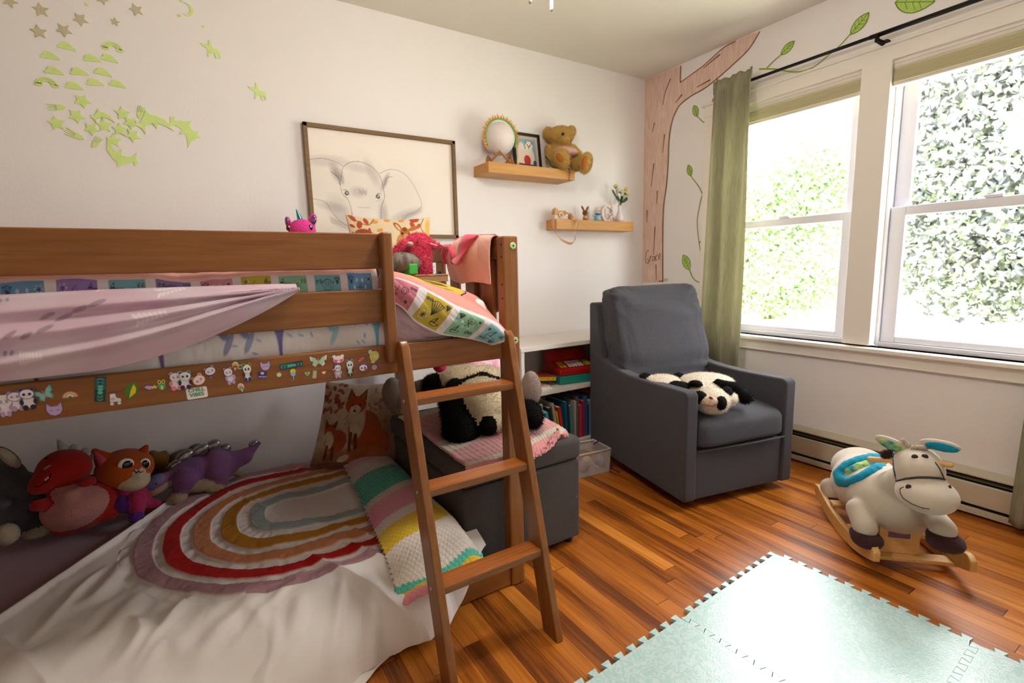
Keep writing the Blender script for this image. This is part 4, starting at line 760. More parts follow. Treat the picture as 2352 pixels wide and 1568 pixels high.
# shelf above: cash register toy, game box, magazines
rg = thing('toy_cash_register', 'red toy cash register with teal drawer base on the bookcase shelf', 'toy', (-.90, -.215, .4185), R(-8))
red = mat('toy_red', 'a81208', rough=.35, spec=.5, coat=.3); teal = mat('toy_teal', '1f7f70', rough=.35, spec=.5)
MB().prism([(-.13, 0), (-.13, .052), (.11, .052), (.11, 0)], -.13, .15, 'yz').build('drawer_base', teal, rg, bev=.006)
MB().prism([(-.125, .053), (-.13, .085), (.01, .125), (.04, .185), (.09, .185), (.105, .053)], -.128, .148, 'yz').build('housing', red, rg, bev=.006)
MB().box((-.05, -.005, .0), (.07, .004, .03), mtx=Matrix.Translation((.01, .026, .145)) @ Matrix.Rotation(R(-27), 4, 'X')).build('display', darkm, rg, bev=.002)
kt = Matrix.Translation((0, -.06, .109)) @ Matrix.Rotation(R(16), 4, 'X'); 
for i in range(5):
    for j in range(4): MB().box((-.045+i*.022, -.04+j*.02, 0), (-.029+i*.022, -.025+j*.02, .007), mtx=kt).build('key', mat('key_white', 'd8ccc4', rough=.4), rg, bev=.0015)
for i, (c, a) in enumerate((('c88a10', -.105), ('c88a10', -.082), ('8fae1e', .075), ('b8b018', .098))):
    for j in range(3): MB().box((a, -.04+j*.026, 0), (a+.018, -.02+j*.026, .007), mtx=kt).build('key', mat('key_'+c, c, rough=.4), rg, bev=.0015)
gb = Canvas(90, 12, 'd98a1a'); gb.ar = 7
for i in range(7): gb.poly([(.02+.14*i, .22), (.14+.14*i, .22), (.14+.14*i, .78), (.02+.14*i, .78)], 'd8c42a'); gb.ell(.08+.14*i, .5, .03, .22, '2fa03a')
gx = thing('game_box', 'flat orange and yellow checked game box tilted on magazines', 'box', (-1.20, -.30, .474), R(-14)); gx.rotation_euler = (R(0), R(5), R(-10))
MB().box((-.13, 0, -.013), (.13, .16, .013)).build('box_body', mat('box_red', 'b8401a', rough=.4), gx, bev=.001)
A = np.zeros((12, 90, 3)); A[..., 0], A[..., 2] = np.meshgrid(np.linspace(-.129, .129, 90), np.linspace(-.0115, .0115, 12)); A[..., 1] = -.0006; sheet('printed_edge', A, mat('print', 'ffffff', rough=.4, attr=True), gx, gb.A, 0)
for i, (c, l, z, s, a) in enumerate((('8fa8b8', 'pale blue magazine at the bottom of the shelf pile', .419, (.2, .24), 3), ('d8d4cc', 'white magazine in the middle of the shelf pile', .425, (.19, .23), -4), ('c0307a', 'pink magazine near the top of the shelf pile', .431, (.18, .22), 6), ('b08a60', 'tan picture book under the game box', .437, (.15, .2), -2), ('1c3a38', 'dark green box under the game box', .445, (.16, .16), 4))):
    o = MB().box((-s[0]/2, -s[1]/2+.02, 0), (s[0]/2, s[1]/2-.02, .0055 if i < 3 else .008)).build('magazine' if i < 3 else 'book', mat('mag_'+c, c, rough=.4, var=(25, 'ffffff' if i < 3 else c, .15)), None, bev=.0008); o.location = (-1.235, -.27+.004*i, z); o.rotation_euler = (0, 0, R(a)); tag(o, l, 'magazine' if i < 3 else 'book', 'flat pile on the shelf')
cl = box('activity_card', (-1.30, -.06, .4185), (-1.18, -.056, .56), mat('card', '9a8f8c', rough=.7, var=(60, '7a6c6c', .2))); tag(cl, 'grey line drawn card standing at the back of the bookcase shelf', 'card')
# clear bin
bin_ = thing('storage_bin', 'clear plastic storage bin on the floor beside the armchair', 'bin', (-1.118, -.632, 0), R(-7))
clm = mat('clear_plastic', 'ded8d4', rough=.25, spec=.5, alpha=.3)
bn = MB(); bn.box((-.12, -.08, .0), (.112, .08, .003))
for (xa, ya, xb, yb) in ((-.12, -.08, .112, -.08), (.112, -.08, .112, .08), (.112, .08, -.12, .08), (-.12, .08, -.12, -.08)):
    k = 1.06; bn.add([(xa, ya, 0), (xb, yb, 0), (xb*k, yb*k, .13), (xa*k, ya*k, .13)], [(0, 1, 2, 3)])
bb_ = bn.build('tub', clm, bin_); sm = bb_.modifiers.new('s', 'SOLIDIFY'); sm.thickness = .002
MB().tube([(-.127, -.084, .13), (.119, -.084, .13), (.119, .084, .13), (-.127, .084, .13)], .006, 6, closed=True).build('rim', mat('bin_rim', 'cfc8c2', rough=.3, alpha=.8), bin_, True)
for i in range(4): o = MB().ell((0, 0, 0), (.03, .03, .03), 16).build('toy_ball', mat('ball%d' % (i % 2), ['c9b8a0', '8a86a0'][i % 2], rough=.5), None, True); o.location = (-1.20+.062*i, -.625+.02*(-1)**i, .034); tag(o, ['cream', 'lilac grey', 'cream', 'lilac grey'][i]+' play ball in the clear bin, '+['at its left end', 'left of centre', 'right of centre', 'at its right end'][i], 'ball', 'balls in the clear bin')
tag(MB().tube([(-1.02, -.60, .12), (-1.0, -.615, .14), (-.985, -.635, .136), (-.985, -.65, .05), (-.98, -.70, .006), (-.985, -.77, .005)], .004, 6).build('ribbon', mat('purple_ribbon', '5a1560', rough=.5), None, True), 'thin purple ribbon hanging over the clear bin', 'ribbon')
pk = box('paper_packet', (-1.49, -.60, .05), (-1.40, -.47, .055), wm); bpy.data.objects.remove(pk)
# papers between ottoman and bookcase
for i, (c, l, p, e) in enumerate((('cfc8d8', 'lilac white paper sheet standing behind the ottoman', (-1.50, -.50, .46), (12, -25, 40)), ('c8d8e8', 'pale blue paper behind the ottoman', (-1.53, -.46, .455), (10, 18, 20)), ('d8e0c0', 'greenish printed paper at the bin end of the pile', (-1.45, -.47, .45), (-8, 35, 60)))):
    A = np.zeros((8, 8, 3)); U, V = np.meshgrid(np.linspace(-.06, .06, 8), np.linspace(-.075, .075, 8)); A[..., 0] = U; A[..., 2] = V; A[..., 1] = .015*np.sin(U*30+i)
    o = sheet('paper_sheet', A, mat('sheet_'+c, c, rough=.7, var=(30, 'e8e8f0', .2)), None, None, .0008); o.location = p; o.rotation_euler = [R(q) for q in e]; tag(o, l, 'paper', 'loose papers')
cb = MB().box((-.11, -.09, 0), (.11, .09, .36)).build('cardboard_box', mat('cardboard', '9a8268', rough=.8), None, bev=.003); cb.location = (-1.49, -.50, 0); tag(cb, 'plain cardboard box standing between ottoman and bookcase', 'box')

# ================================================================= foam floor mat
fmn = bpy.data.materials.new('foam_mat'); fmn.use_nodes = True
def _fm():
    n = fmn.node_tree; N = n.nodes; L = n.links; b = N['Principled BSDF']; tc = N.new('ShaderNodeTexCoord')
    no = N.new('ShaderNodeTexNoise'); no.inputs['Scale'].default_value = 28; no.inputs['Distortion'].default_value = 3.5; no.inputs['Detail'].default_value = 1.5; L.new(tc.outputs['Object'], no.inputs['Vector'])
    r = N.new('ShaderNodeValToRGB'); e = r.color_ramp.elements; e[0].position = .47; e[0].color = (*lin('b0d4d4'), 1); e[1].position = .56; e[1].color = (*lin('d2e6e8'), 1); L.new(no.outputs['Fac'], r.inputs[0])
    n2 = N.new('ShaderNodeTexNoise'); n2.inputs['Scale'].default_value = 2.5; L.new(tc.outputs['Object'], n2.inputs['Vector'])
    m = N.new('ShaderNodeMixRGB'); m.inputs[2].default_value = (*lin('b4d4d0'), 1); L.new(n2.outputs['Fac'], m.inputs[0]); L.new(r.outputs[0], m.inputs[1]); L.new(m.outputs[0], b.inputs['Base Color'])
    b.inputs['Roughness'].default_value = .27; b.inputs['Specular IOR Level'].default_value = 1.0
    v = N.new('ShaderNodeTexVoronoi'); v.inputs['Scale'].default_value = 260; L.new(tc.outputs['Object'], v.inputs['Vector']); bp = N.new('ShaderNodeBump'); bp.inputs['Distance'].default_value = .00025; L.new(v.outputs['Distance'], bp.inputs['Height']); L.new(bp.outputs[0], b.inputs['Normal'])
_fm()
TP = .59; TH = .020; TS = TP-TH; nt = 11; pt = TS/nt
def tile_poly(sides=(1, 1, 1, 1)):
    P = []; h = TH-.0006
    for k in range(4):
        a = k*PI/2; c_, s_ = round(math.cos(a)), round(math.sin(a))
        E_ = []
        for i in range(nt):
            x0 = -TS/2+i*pt; E_ += [(x0+pt*.09, -TS/2), (x0-pt*.04, -TS/2-h), (x0+pt*.54, -TS/2-h), (x0+pt*.41, -TS/2)] if i or k < 0 else [(x0+pt*.09, -TS/2), (x0+pt*.02, -TS/2-h), (x0+pt*.54, -TS/2-h), (x0+pt*.41, -TS/2)]
        P += [(x*c_-y*s_, x*s_+y*c_) for x, y in E_]
    return P
ma = R(3); 
lab = {(0, 0): 'at the corner nearest the armchair', (1, 0): 'left of the corner tile', (2, 0): 'left by the ladder foot', (0, 1): 'along the right side below the rocking horse', (1, 1): 'in the inner part of the mat', (2, 1): 'at the bottom picture edge'}
tile_me = None
for (i, j), l in lab.items():
    if tile_me is None:
        tile_me = MB().prism(tile_poly(), 0, .012, 'xy').me('foam_tile'); tile_me.materials.append(fmn)
    o = bpy.data.objects.new('foam_tile', tile_me); C.objects.link(o)
    lx, ly = -(i+.5)*TP-.012, -(j+.5)*TP-.012
    o.location = (-1.04+lx*math.cos(ma)-ly*math.sin(ma), -1.668+lx*math.sin(ma)+ly*math.cos(ma), .0005); o.rotation_euler = (0, 0, ma)
    tag(o, 'pale mint interlocking foam floor tile '+l, 'floor mat', 'foam play mat tiles')

# ================================================================= things on the floating shelves
SH1, SH2 = 1.722, 1.432
ml = thing('moon_lamp', 'pale round moon lamp on a folded wooden stand', 'lamp', (-1.291, -.09, SH1))
MB().ell((0, 0, .150), (.0915,)*3, 40).build('globe', mat('moon_globe', 'd9cfcd', rough=.6, var=(14, 'e6dcd8', .3), bump=(18, .004)), ml, True)
sw2 = wood('stand_wood', '9a6234', 'b0763f', 2, .5)
for a in (90, 210, 330):
    m3 = Matrix.Rotation(R(a-180), 4, 'Z')
    st_ = MB(); st_.tube([m3 @ Vector((-.062, .055, .003)), m3 @ Vector((0, .078, .062)), m3 @ Vector((.062, .055, .003))], .0085, 4).build('stand_leg', sw2, ml)
hb = thing('spiky_headband', 'orange and green beaded spiky headband worn by the moon lamp', 'headband', (-1.291, -.10, SH1+.148))
arcp = [(.1015*math.cos(t), -.012, .1045*math.sin(t)) for t in np.linspace(R(-22), R(208), 40)]
MB().tube(arcp, .004, 8).build('band', mat('band_green', '58b05a', rough=.5), hb, True)
sp = MB()
for i in range(46):
    t = R(-14)+(R(216)-R(-8))*i/45; c_, s_ = math.cos(t), math.sin(t); r0 = .105; l = .017+.005*(i % 3)
    if i > 42: l = .022
    sp.tube([(r0*c_, -.012+.003*(-1)**i, r0*1.03*s_), ((r0+l)*c_, -.014, (r0+l)*1.03*s_)], [.0055, .0008], 6)
sp.build('spikes', mat('spike_orange', 'd8952e', rough=.5), hb, True)
fr = thing('photo_frame', 'black frame with cream mat and picture of two white animals', 'picture', (-1.06, -.05, SH1), R(0)); fr.rotation_euler = (R(-7), 0, 0)
blk = mat('black_frame', '17150f', rough=.35); fw, fh = .10, .225
MB().box((-fw, -.008, 0), (-fw+.017, .008, fh)).box((fw-.017, -.008, 0), (fw, .008, fh)).box((-fw, -.008, 0), (fw, .008, .014)).box((-fw, -.008, fh-.017), (fw, .008, fh)).build('frame', blk, fr, bev=.0015)
MB().box((-fw+.01, .0, .008), (fw-.01, .004, fh-.01)).build('mat_board', mat('mat_board', 'c9b39c', rough=.8), fr)
MB().prism([(0, 0), (.09, 0), (0, .16)], -.01, .01, 'yz', c=(0, .008, 0)).build('easel_leg', blk, fr) 
pc = Canvas(90, 120, '7ba0b4'); pc.ar = .75
pc.ell(.2, .8, .3, .2, '8fb4c4', .6, 0, .8); pc.ell(.6, .3, .3, .42, 'e0d2c2'); pc.ell(.62, .75, .2, .17, 'e8dccc'); pc.ell(.2, .35, .26, .4, 'dccdbd'); pc.ell(.18, .72, .15, .15, 'e0d4c4'); pc.ell(.48, .2, .19, .2, 'c22f36'); pc.line([(.52, .8), (.62, .72), (.72, .8)], .018, '6a4a3c'); pc.line([(.62, .72), (.6, .64)], .014, '6a4a3c'); pc.poly([(.74, .86), (.86, .92), (.8, .8)], '7a4a34'); pc.poly([(.5, .86), (.42, .94), (.46, .8)], '7a4a34'); pc.poly([(0, 0), (1, 0), (1, .06), (0, .08)], '5a3a4c'); pc.ell(.9, .12, .1, .1, '2c4a8c')
A = np.zeros((120, 90, 3)); A[..., 0], A[..., 2] = np.meshgrid(np.linspace(-.066, .066, 90), np.linspace(.028, .19, 120)); A[..., 1] = -.001; sheet('painting', A, mat('print', 'ffffff', rough=.4, attr=True), fr, pc.A, 0)
tag(MB().lathe([(.005, 0), (.006, .02), (.005, .035), (.001, .042)], 10, (-1.205, -.15, SH1)).build('pebble_figure', mat('cream_wood', 'd8c48c', rough=.6), None, True), 'tiny cream wooden peg beside the moon lamp', 'figurine')
tag(box('leather_tag', (-1.285, -.172, SH1), (-1.262, -.14, SH1+.002), mat('tag_grey', '7a6a58', rough=.5)), 'small grey tag lying at the front edge of the upper shelf', 'tag')
# lower shelf
cmr = thing('toy_camera', 'wooden toy camera painted white below with a round lens', 'toy camera', (-.835, -.058, SH2))
lw = wood('light_wood', 'c08e56', 'cf9f68', 0, .5); wp = mat('white_paint', 'd9c9bd', rough=.5)
MB().box((-.047, -.016, .03), (.047, .016, .058)).build('body', lw, cmr, bev=.004); MB().box((-.047, -.016, 0), (.047, .016, .03)).build('body_base', wp, cmr, bev=.004)
MB().lathe([(.019, -.016), (.019, -.023), (.013, -.025)], 24, (-.0, 0, .028), axis='y').build('lens_ring', wp, cmr, True); MB().lathe([(.011, -.024), (.010, -.027)], 20, (0, 0, .028), axis='y').build('lens', lw, cmr, True); MB().lathe([(.004, -.026), (.003, -.029)], 12, (0, 0, .028), axis='y').build('lens_centre', mat('dark_wood', '6a4020', rough=.5), cmr)
MB().box((-.042, -.012, .058), (-.016, .012, .068)).lathe([(.005, .068), (.005, .074), (.002, .076)], 12, (-.029, 0, 0)).build('shutter_knob', lw, cmr, bev=.001); MB().lathe([(.003, -.016), (.003, -.017)], 10, (.033, 0, .049), axis='y').build('viewfinder', darkm, cmr)
sp_ = [(-.045, .0, .05), (-.085, -.05, .04), (-.10, -.075, -.0), (-.105, -.075, -.05), (-.085, -.075, -.09), (-.05, -.075, -.125), (.02, -.075, -.152), (.055, -.075, -.148), (.07, -.075, -.13), (.075, -.075, -.08), (.10, -.075, -.03), (.09, -.07, .0), (.065, -.04, .03), (.047, 0, .05)]
Pp = catmull(np.array(sp_), 80); tw = np.linspace(0, 9, 80); wd_ = np.stack([np.cos(tw)*.35, np.sin(tw)*.6, np.full(80, .6)], 1)*.0125
A = np.stack([Pp-wd_, Pp-wd_*.33, Pp+wd_*.33, Pp+wd_]); sheet('strap', A, mat('strap_peach', 'd9a985', rough=.8), cmr, None, .001)
tag(MB().tube([(-.745, -.06, SH2+.02), (-.735, -.06, SH2+.04)], [.017, .012], 12).ell((-.74, -.06, SH2+.018), (.02, .016, .018)).build('wooden_shell', lw, None, True), 'small rounded wooden figure behind the camera strap', 'figurine')
rb2 = thing('rabbit_figurine', 'small brown toy rabbit figurine with cream scarf on the lower shelf', 'figurine', (-.617, -.06, SH2))
bw = mat('toy_brown', '7a4522', rough=.45); crm = mat('toy_cream', 'c9a062', rough=.5); lb = mat('toy_blue', '8fc0c8', rough=.4)
MB().ell((0, 0, .052), (.0185, .017, .018)).build('head', bw, rb2, True); MB().ell((.002, 0, .022), (.019, .016, .013)).ell((.018, 0, .026), (.009, .009, .011)).build('scarf', crm, rb2, True); MB().ell((.005, .002, .011), (.017, .015, .011)).build('torso', bw, rb2, True)
for sx in (-1, 1): MB().tube([(sx*.01, 0, .066), (sx*.023, 0, .086), (sx*.032, 0, .098)], [.005, .0075, .001], 8).build('ear', bw, rb2, True); MB().ell((sx*.007-.004, -.016, .054), (.003, .002, .0035)).build('eye', darkm, rb2)
for sx in (-1, 1): MB().ell((sx*.009, -.008, .004), (.007, .01, .004)).build('foot', crm, rb2, True)
bd = thing('bird_figurine', 'small blue and white toy bird figurine with yellow beak', 'figurine', (-.506, -.06, SH2))
MB().ell((0, 0, .068), (.022, .02, .021), 20).build('head', mat('toy_white', 'd8d6d4', rough=.35), bd, True); MB().ell((0, .004, .086), (.011, .011, .005)).build('cap', mat('toy_sky', '5f9cc0', rough=.4), bd, True); MB().ell((0, -.021, .066), (.0055, .006, .005)).build('beak', mat('toy_yellow', 'e0a81c', rough=.4), bd, True)
MB().lathe([(.016, .04), (.02, .044), (.017, .052)], 20).build('collar', mat('toy_royal', '1f66b0', rough=.4), bd, True); MB().lathe([(.014, 0), (.022, .006), (.022, .03), (.015, .042)], 20).build('torso', lb, bd, True)
for sx in (-1, 1): MB().tube([(sx*.014, 0, .04), (sx*.032, 0, .038), (sx*.048, 0, .036)], [.006, .004, .002], 8).build('wing', lb, bd, True); MB().ell((sx*.009, -.018, .069), (.002, .002, .0035)).build('eye', darkm, bd)
# letter G
gp = []
for t in np.linspace(R(48), R(318), 26): gp.append((.058*math.cos(t)*.92, .058*math.sin(t)))
gi = [(.036*math.cos(t)*.85, .043*math.sin(t)) for t in np.linspace(R(318), R(48), 26)]
G2 = MB()
for i in range(25): G2.prism([gp[i], gp[i+1], gi[24-i], gi[25-i]], -.008, .008, 'xz')
G2.prism([(.014, -.012), (.058, -.012), (.058, -.002), (.014, -.002)], -.008, .008, 'xz').prism([(.030, -.056), (.048, -.056), (.048, -.006), (.030, -.006)], -.008, .008, 'xz').prism([(.036, .028), (.05, .018), (.05, .045), (.04, .05)], -.008, .008, 'xz')
gl_ = G2.build('letter_block', mat('letter_pink', 'dcc4b8', rough=.5)); gl_.location = (-.408, -.045, SH2+.058); tag(gl_, 'pale pink standing wooden letter G on the lower shelf', 'letter')
vs = thing('bud_vase', 'white ceramic bud vase with narrow neck on the lower shelf', 'vase', (-.303, -.06, SH2))
MB().lathe([(.02, 0), (.03, .006), (.0335, .022), (.031, .036), (.018, .06), (.010, .085), (.0095, .105), (.0125, .114), (.008, .114), (.006, .1)], 32).build('body', mat('ceramic', 'd9d0d4', rough=.15, spec=.6, coat=.5), vs, True)
stemm = mat('stem_green', '4f6a34', rough=.6); leafm2 = mat('rose_leaf', '2f4a26', rough=.5, spec=.5); petal = mat('rose_petal', 'd8c076', rough=.6, var=(90, 'e6d79a', .3))
for i, (x, z, s) in enumerate(((-.342, 1.677, .016), (-.241, 1.664, .017), (-.294, 1.643, .014), (-.246, 1.636, .017))):
    rs_ = thing('artificial_rose', 'pale yellow rose bud in the white vase, '+['leftmost and tallest', 'top right', 'middle', 'lower right'][i], 'flower', (-.303, -.06, SH2+.05), 0, 'roses in the vase'); dx, dz = x+.303, z-SH2-.05
    MB().tube([(0, 0, 0), (dx*.15, 0, dz*.4), (dx*.7, -.004*i, dz*.8), (dx, -.006*i, dz-.012)], .0018, 6).build('stem', stemm, rs_, True)
    p = MB()
    for k in range(7): a = k*2.4; r_ = s*.55*(k/7)**.5; p.ell((dx+r_*math.cos(a), -.006*i+r_*math.sin(a), dz-.002*(k > 3)), (s*.5, s*.3, s*.8), 10, mtx=Matrix.Rotation(a, 3, 'Z'))
    p.build('bloom', petal, rs_, True)
    q = MB()
    for k in range(4): a = k*PI/2+.4; q.tube([(dx, -.006*i, dz-.016), (dx+.01*math.cos(a), .01*math.sin(a), dz-.008), (dx+.016*math.cos(a), .016*math.sin(a), dz-.001)], [.003, .004, .0005], 6, flat=.3)
    q.build('sepals', stemm, rs_, True)
    lx, lz = [(-.379, 1.635), (-.25, 1.592), (-.294, 1.6), (-.335, 1.6)][i]; lx += .303; lz -= SH2+.05
    q = MB(); L1 = [(dx*.3, 0, dz*.45), ((lx+dx*.3)/2, -.012, (lz+dz*.45)/2), (lx, -.016, lz), (lx*1.12, -.014, lz+.012)]; q.tube(L1, [.002, .010, .012, .001], 8, flat=.25); q.build('leaf', leafm2, rs_, True)
# ================================================================= bedding on the floor bunk
def smooth(a, b, x): t = np.clip((x-a)/(b-a), 0, 1); return t*t*(3-2*t)
mm = mat('mauve_sheet', '9a7580', rough=.9, sheen=.2, var=(6, '8c6874', .3), bump=(500, .0008))
mt_ = MB().box((-3.90, -1.232, .01), (-2.16, -.145, .185)).build('floor_mattress', mm, None, bev=.035, seg=4); tag(mt_, 'mattress in a mauve sheet lying inside the bed base', 'mattress')
nu, nv = 640, 460
U, V = np.meshgrid(np.linspace(0, 1, nu), np.linspace(0, 1, nv))
# s: distance along the cover from the wall side towards the room
S_ = V*1.56; xl = lambda y: -3.13+.64*(y+.44)
y_top = -.15-S_
X_ = np.zeros_like(U); xr = np.where(-.15-S_ > -1.2, -2.146, -2.146+.05*smooth(1.16, 1.26, S_))
left = np.maximum(xl(np.clip(-.15-S_, -1.25, 0)), -3.62); X_ = left+(xr-left)*U
EDG = -1.13
Wd = lambda x: .215+.10*smooth(-2.45, -2.85, x)+.10*smooth(-2.8, -3.5, x)
def cover_z(x, y): q = np.clip((EDG-y)/Wd(x), 0, .999); return .212*np.sqrt(1-q*q)
over = np.maximum(0, S_-.98); Wx = Wd(X_); arcl = (Wx+.212)*.79
hem = .12+.20*smooth(-2.07, -2.32, X_)+.17*smooth(-2.40, -2.75, X_)+.06*smooth(-2.7, -3.6, X_)
ov = over/(1.56-.98)*hem; th = np.clip(ov/arcl, 0, 1)*PI/2; rest = np.maximum(0, ov-arcl)
Yc = np.where(over > 0, EDG-Wx*np.sin(th)-rest*.9, -.15-S_); Zc = np.where(over > 0, .212*np.cos(th), .212); flo = (rest > 0); Zc = np.maximum(Zc, .006)
w1 = fbm(X_*3.2+2, -Yc*2.6+X_*1.2); w2 = fbm(X_*9+1, Yc*3.5+X_*3+4, 3); w3 = np.abs(fbm(X_*2.4+Yc*1.8+9, Yc*1.2-X_*.8+3, 3))
front = smooth(-.85, -1.2, Yc)
# crumpled folds: ridges that run towards the viewer at the front, gentle dimples behind
ridge = (1-np.clip(np.abs(fbm(X_*4.2+Yc*2.2+3, Yc*.9+6, 3))*7, 0, 1))**2
B_ = .018*w1+.008*w2+.012*front*ridge+.03*front*np.abs(w1)+.004*ridge
B_ = B_*smooth(0, .03, U)*1.0*(1-.6*flo)
FOLDS = [[(-2.659, -1.115), (-2.743, -1.189), (-2.837, -1.268), (-2.917, -1.335)], [(-2.785, -1.16), (-2.896, -1.247), (-2.953, -1.354)], [(-2.945, -1.052), (-2.995, -1.123), (-3.076, -1.272)], [(-3.075, -.941), (-3.106, -1.048), (-3.183, -1.2)], [(-2.56, -1.195), (-2.614, -1.319), (-2.691, -1.42)], [(-2.493, -1.24), (-2.523, -1.33), (-2.56, -1.38)], [(-2.41, -1.27), (-2.43, -1.34)], [(-2.827, -1.132), (-2.793, -1.24), (-2.781, -1.324)], [(-3.182, -.718), (-3.236, -.854), (-3.305, -1.059)], [(-2.993, -1.181), (-2.963, -1.272), (-2.897, -1.282)], [(-2.748, -1.229), (-2.784, -1.357), (-2.848, -1.424)], [(-3.131, -.668), (-3.174, -.874), (-3.252, -.929)], [(-3.011, -1.205), (-3.05, -1.289)], [(-2.679, -1.2), (-2.718, -1.3), (-2.778, -1.4)], [(-3.086, -1.062), (-3.06, -1.154), (-3.103, -1.254)]]
FH = np.zeros_like(X_)
for n_f, fl in enumerate(FOLDS):
    P_ = catmull(np.array(fl), 14); dmin = np.full(X_.shape, 9.); tt = np.zeros_like(X_)
    for i in range(13):
        a, b = P_[i], P_[i+1]; ab = b-a; t_ = np.clip(((X_-a[0])*ab[0]+(Yc-a[1])*ab[1])/(ab@ab), 0, 1); d_ = np.hypot(X_-a[0]-t_*ab[0], Yc-a[1]-t_*ab[1]); k_ = d_ < dmin; dmin = np.where(k_, d_, dmin); tt = np.where(k_, (i+t_)/13, tt)
    FH += (.009+.005*(n_f % 3))*np.exp(-(dmin/(.016+.006*(n_f % 2)))**2)*np.sin(PI*np.clip(tt, .04, 1)**.7)-.004*np.exp(-((dmin-.045)/.02)**2)*np.sin(PI*tt)
B_ = B_+FH
leftroll = np.exp(-((U-.012)/.012)**2)*.014
rightdrop = -.05*smooth(-2.16, -2.085, X_)*(over <= 0)
nrm = (ov > .05).astype(float)
sth = np.sin(th)*(over > 0); fold = (.030*ridge+.03*np.abs(fbm(X_*3.4+Yc*1.5+8, Yc*1.1+X_, 3)))*smooth(.1, .6, sth)
A = np.stack([X_, Yc-sth*(np.abs(B_)+fold)*(~flo), np.maximum(.004, Zc+B_*(1-.5*sth)+.3*fold*(1-flo)+leftroll+rightdrop+.004)], -1)
# tufted rainbow: U shaped bands opening to the right
cx, cy = -2.60, -.665
dxr = np.minimum(X_-cx, 0); ry = (-.15-S_)-cy+.018*vn(X_*6, Yc*5)*2; rad = np.hypot(dxr, ry*(1+.0*X_))+.010*vn(X_*9+4, Yc*8)+.005*vn(X_*22, Yc*20)
col = np.empty((*U.shape, 3)); col[:] = lin('ebe5e1'); tuft = np.zeros_like(U)
for r0, c in ((.495, 'b08890'), (.415, 'b81c18'), (.325, 'cf8a60'), (.24, 'b87c1c'), (.145, 'a0acac')):
    k = np.clip((.026-np.abs(rad-r0))/.003+.5, 0, 1)*(X_ < -2.07); tuft = np.maximum(tuft, k); col = col*(1-k[..., None])+np.array(lin(c))*k[..., None]
A[..., 2] += .008*tuft*(over <= 0)+.0035*tuft*(fbm(X_*60, Yc*60, 2))
# puckers beside the bands
puck = np.exp(-((rad % .085-.04)/.03)**2)*(rad < .56)*(rad > .1); ang = np.arctan2(ry, dxr-.001)
A[..., 2] += (.010*fbm(ang*7+3, rad*9, 3)+.0016*np.sin(ang*38+X_*30+9*vn(X_*5, Yc*5)))*puck*(1-tuft)*(over <= 0)
A = A.astype(float)
ccm = mat('cover_cotton', 'ffffff', rough=.9, spec=.12, sheen=.04, attr=True, bump=(900, .0008))
tag(sheet('rainbow_coverlet', A, ccm, None, col, .004, 1), 'white crumpled coverlet with a tufted rainbow spread over the lower bunk', 'bedspread')

# folded crochet blanket along the right end
cor = [[(-2.335, -.24), (-2.385, -.85), (-2.415, -1.16), (-2.425, -1.335)], [(-2.25, -.24), (-2.30, -.83), (-2.32, -1.15), (-2.33, -1.365)], [(-2.18, -.24), (-2.21, -.80), (-2.21, -1.12), (-2.235, -1.355)], [(-2.15, -.24), (-2.15, -.78), (-2.15, -1.10), (-2.125, -1.315)]]
nu, nv = 150, 420; L2 = np.stack([catmull(np.array(r), nv) for r in cor]); L2 = catmull(L2, nu).transpose(1, 0, 2)
U, V = np.meshgrid(np.linspace(0, 1, nu), np.linspace(0, 1, nv)); Xb, Yb = L2[..., 0], L2[..., 1]
crown = .026*(1-(2*U-1)**4)+.012*np.sin(U*PI)
zz = np.maximum(cover_z(Xb, Yb*.97-.03), .12)+.018+crown-.03*smooth(.80, 1, U)+.006*fbm(Xb*6, Yb*6)
row = V*64; shell = np.abs(np.sin(PI*(U*19+.5*(np.floor(row) % 2))))**.7; rowp = np.abs(np.sin(PI*row))**.6
bump_ = .0042*shell*rowp
scal = (V > .975)
zz += bump_; Yb = Yb-.006*np.abs(np.sin(PI*U*13))*smooth(.95, 1, V)
Ab = np.stack([Xb-.004*np.abs(np.sin(PI*row*.5))*(U < .02)+.006*np.abs(np.sin(PI*row*.5))*(U > .98), Yb-.02*smooth(.86, 1, V)*0, zz], -1)
zig = V+.016*np.abs((U*19 % 1)-.5)
stops = [(0, 'c8bcb8'), (.09, 'd09aa8'), (.13, 'c8bcb4'), (.20, '35a08c'), (.335, 'c8bcb0'), (.375, 'dc8ea2'), (.51, 'dcd2ca'), (.585, 'e6c020'), (.72, 'ece2d6'), (.915, '5cc4ac'), (.945, 'e6c020'), (.968, 'f29aa2')]
col = np.empty((*U.shape, 3))
for t_, c in stops: col[zig >= t_] = lin(c)
tag(sheet('crochet_blanket', Ab, mat('wool', 'ffffff', rough=.95, spec=.1, sheen=.4, attr=True, bump=(260, .002)), None, col, .012, -1), 'folded crochet blanket striped in teal, pink, white and yellow', 'blanket')

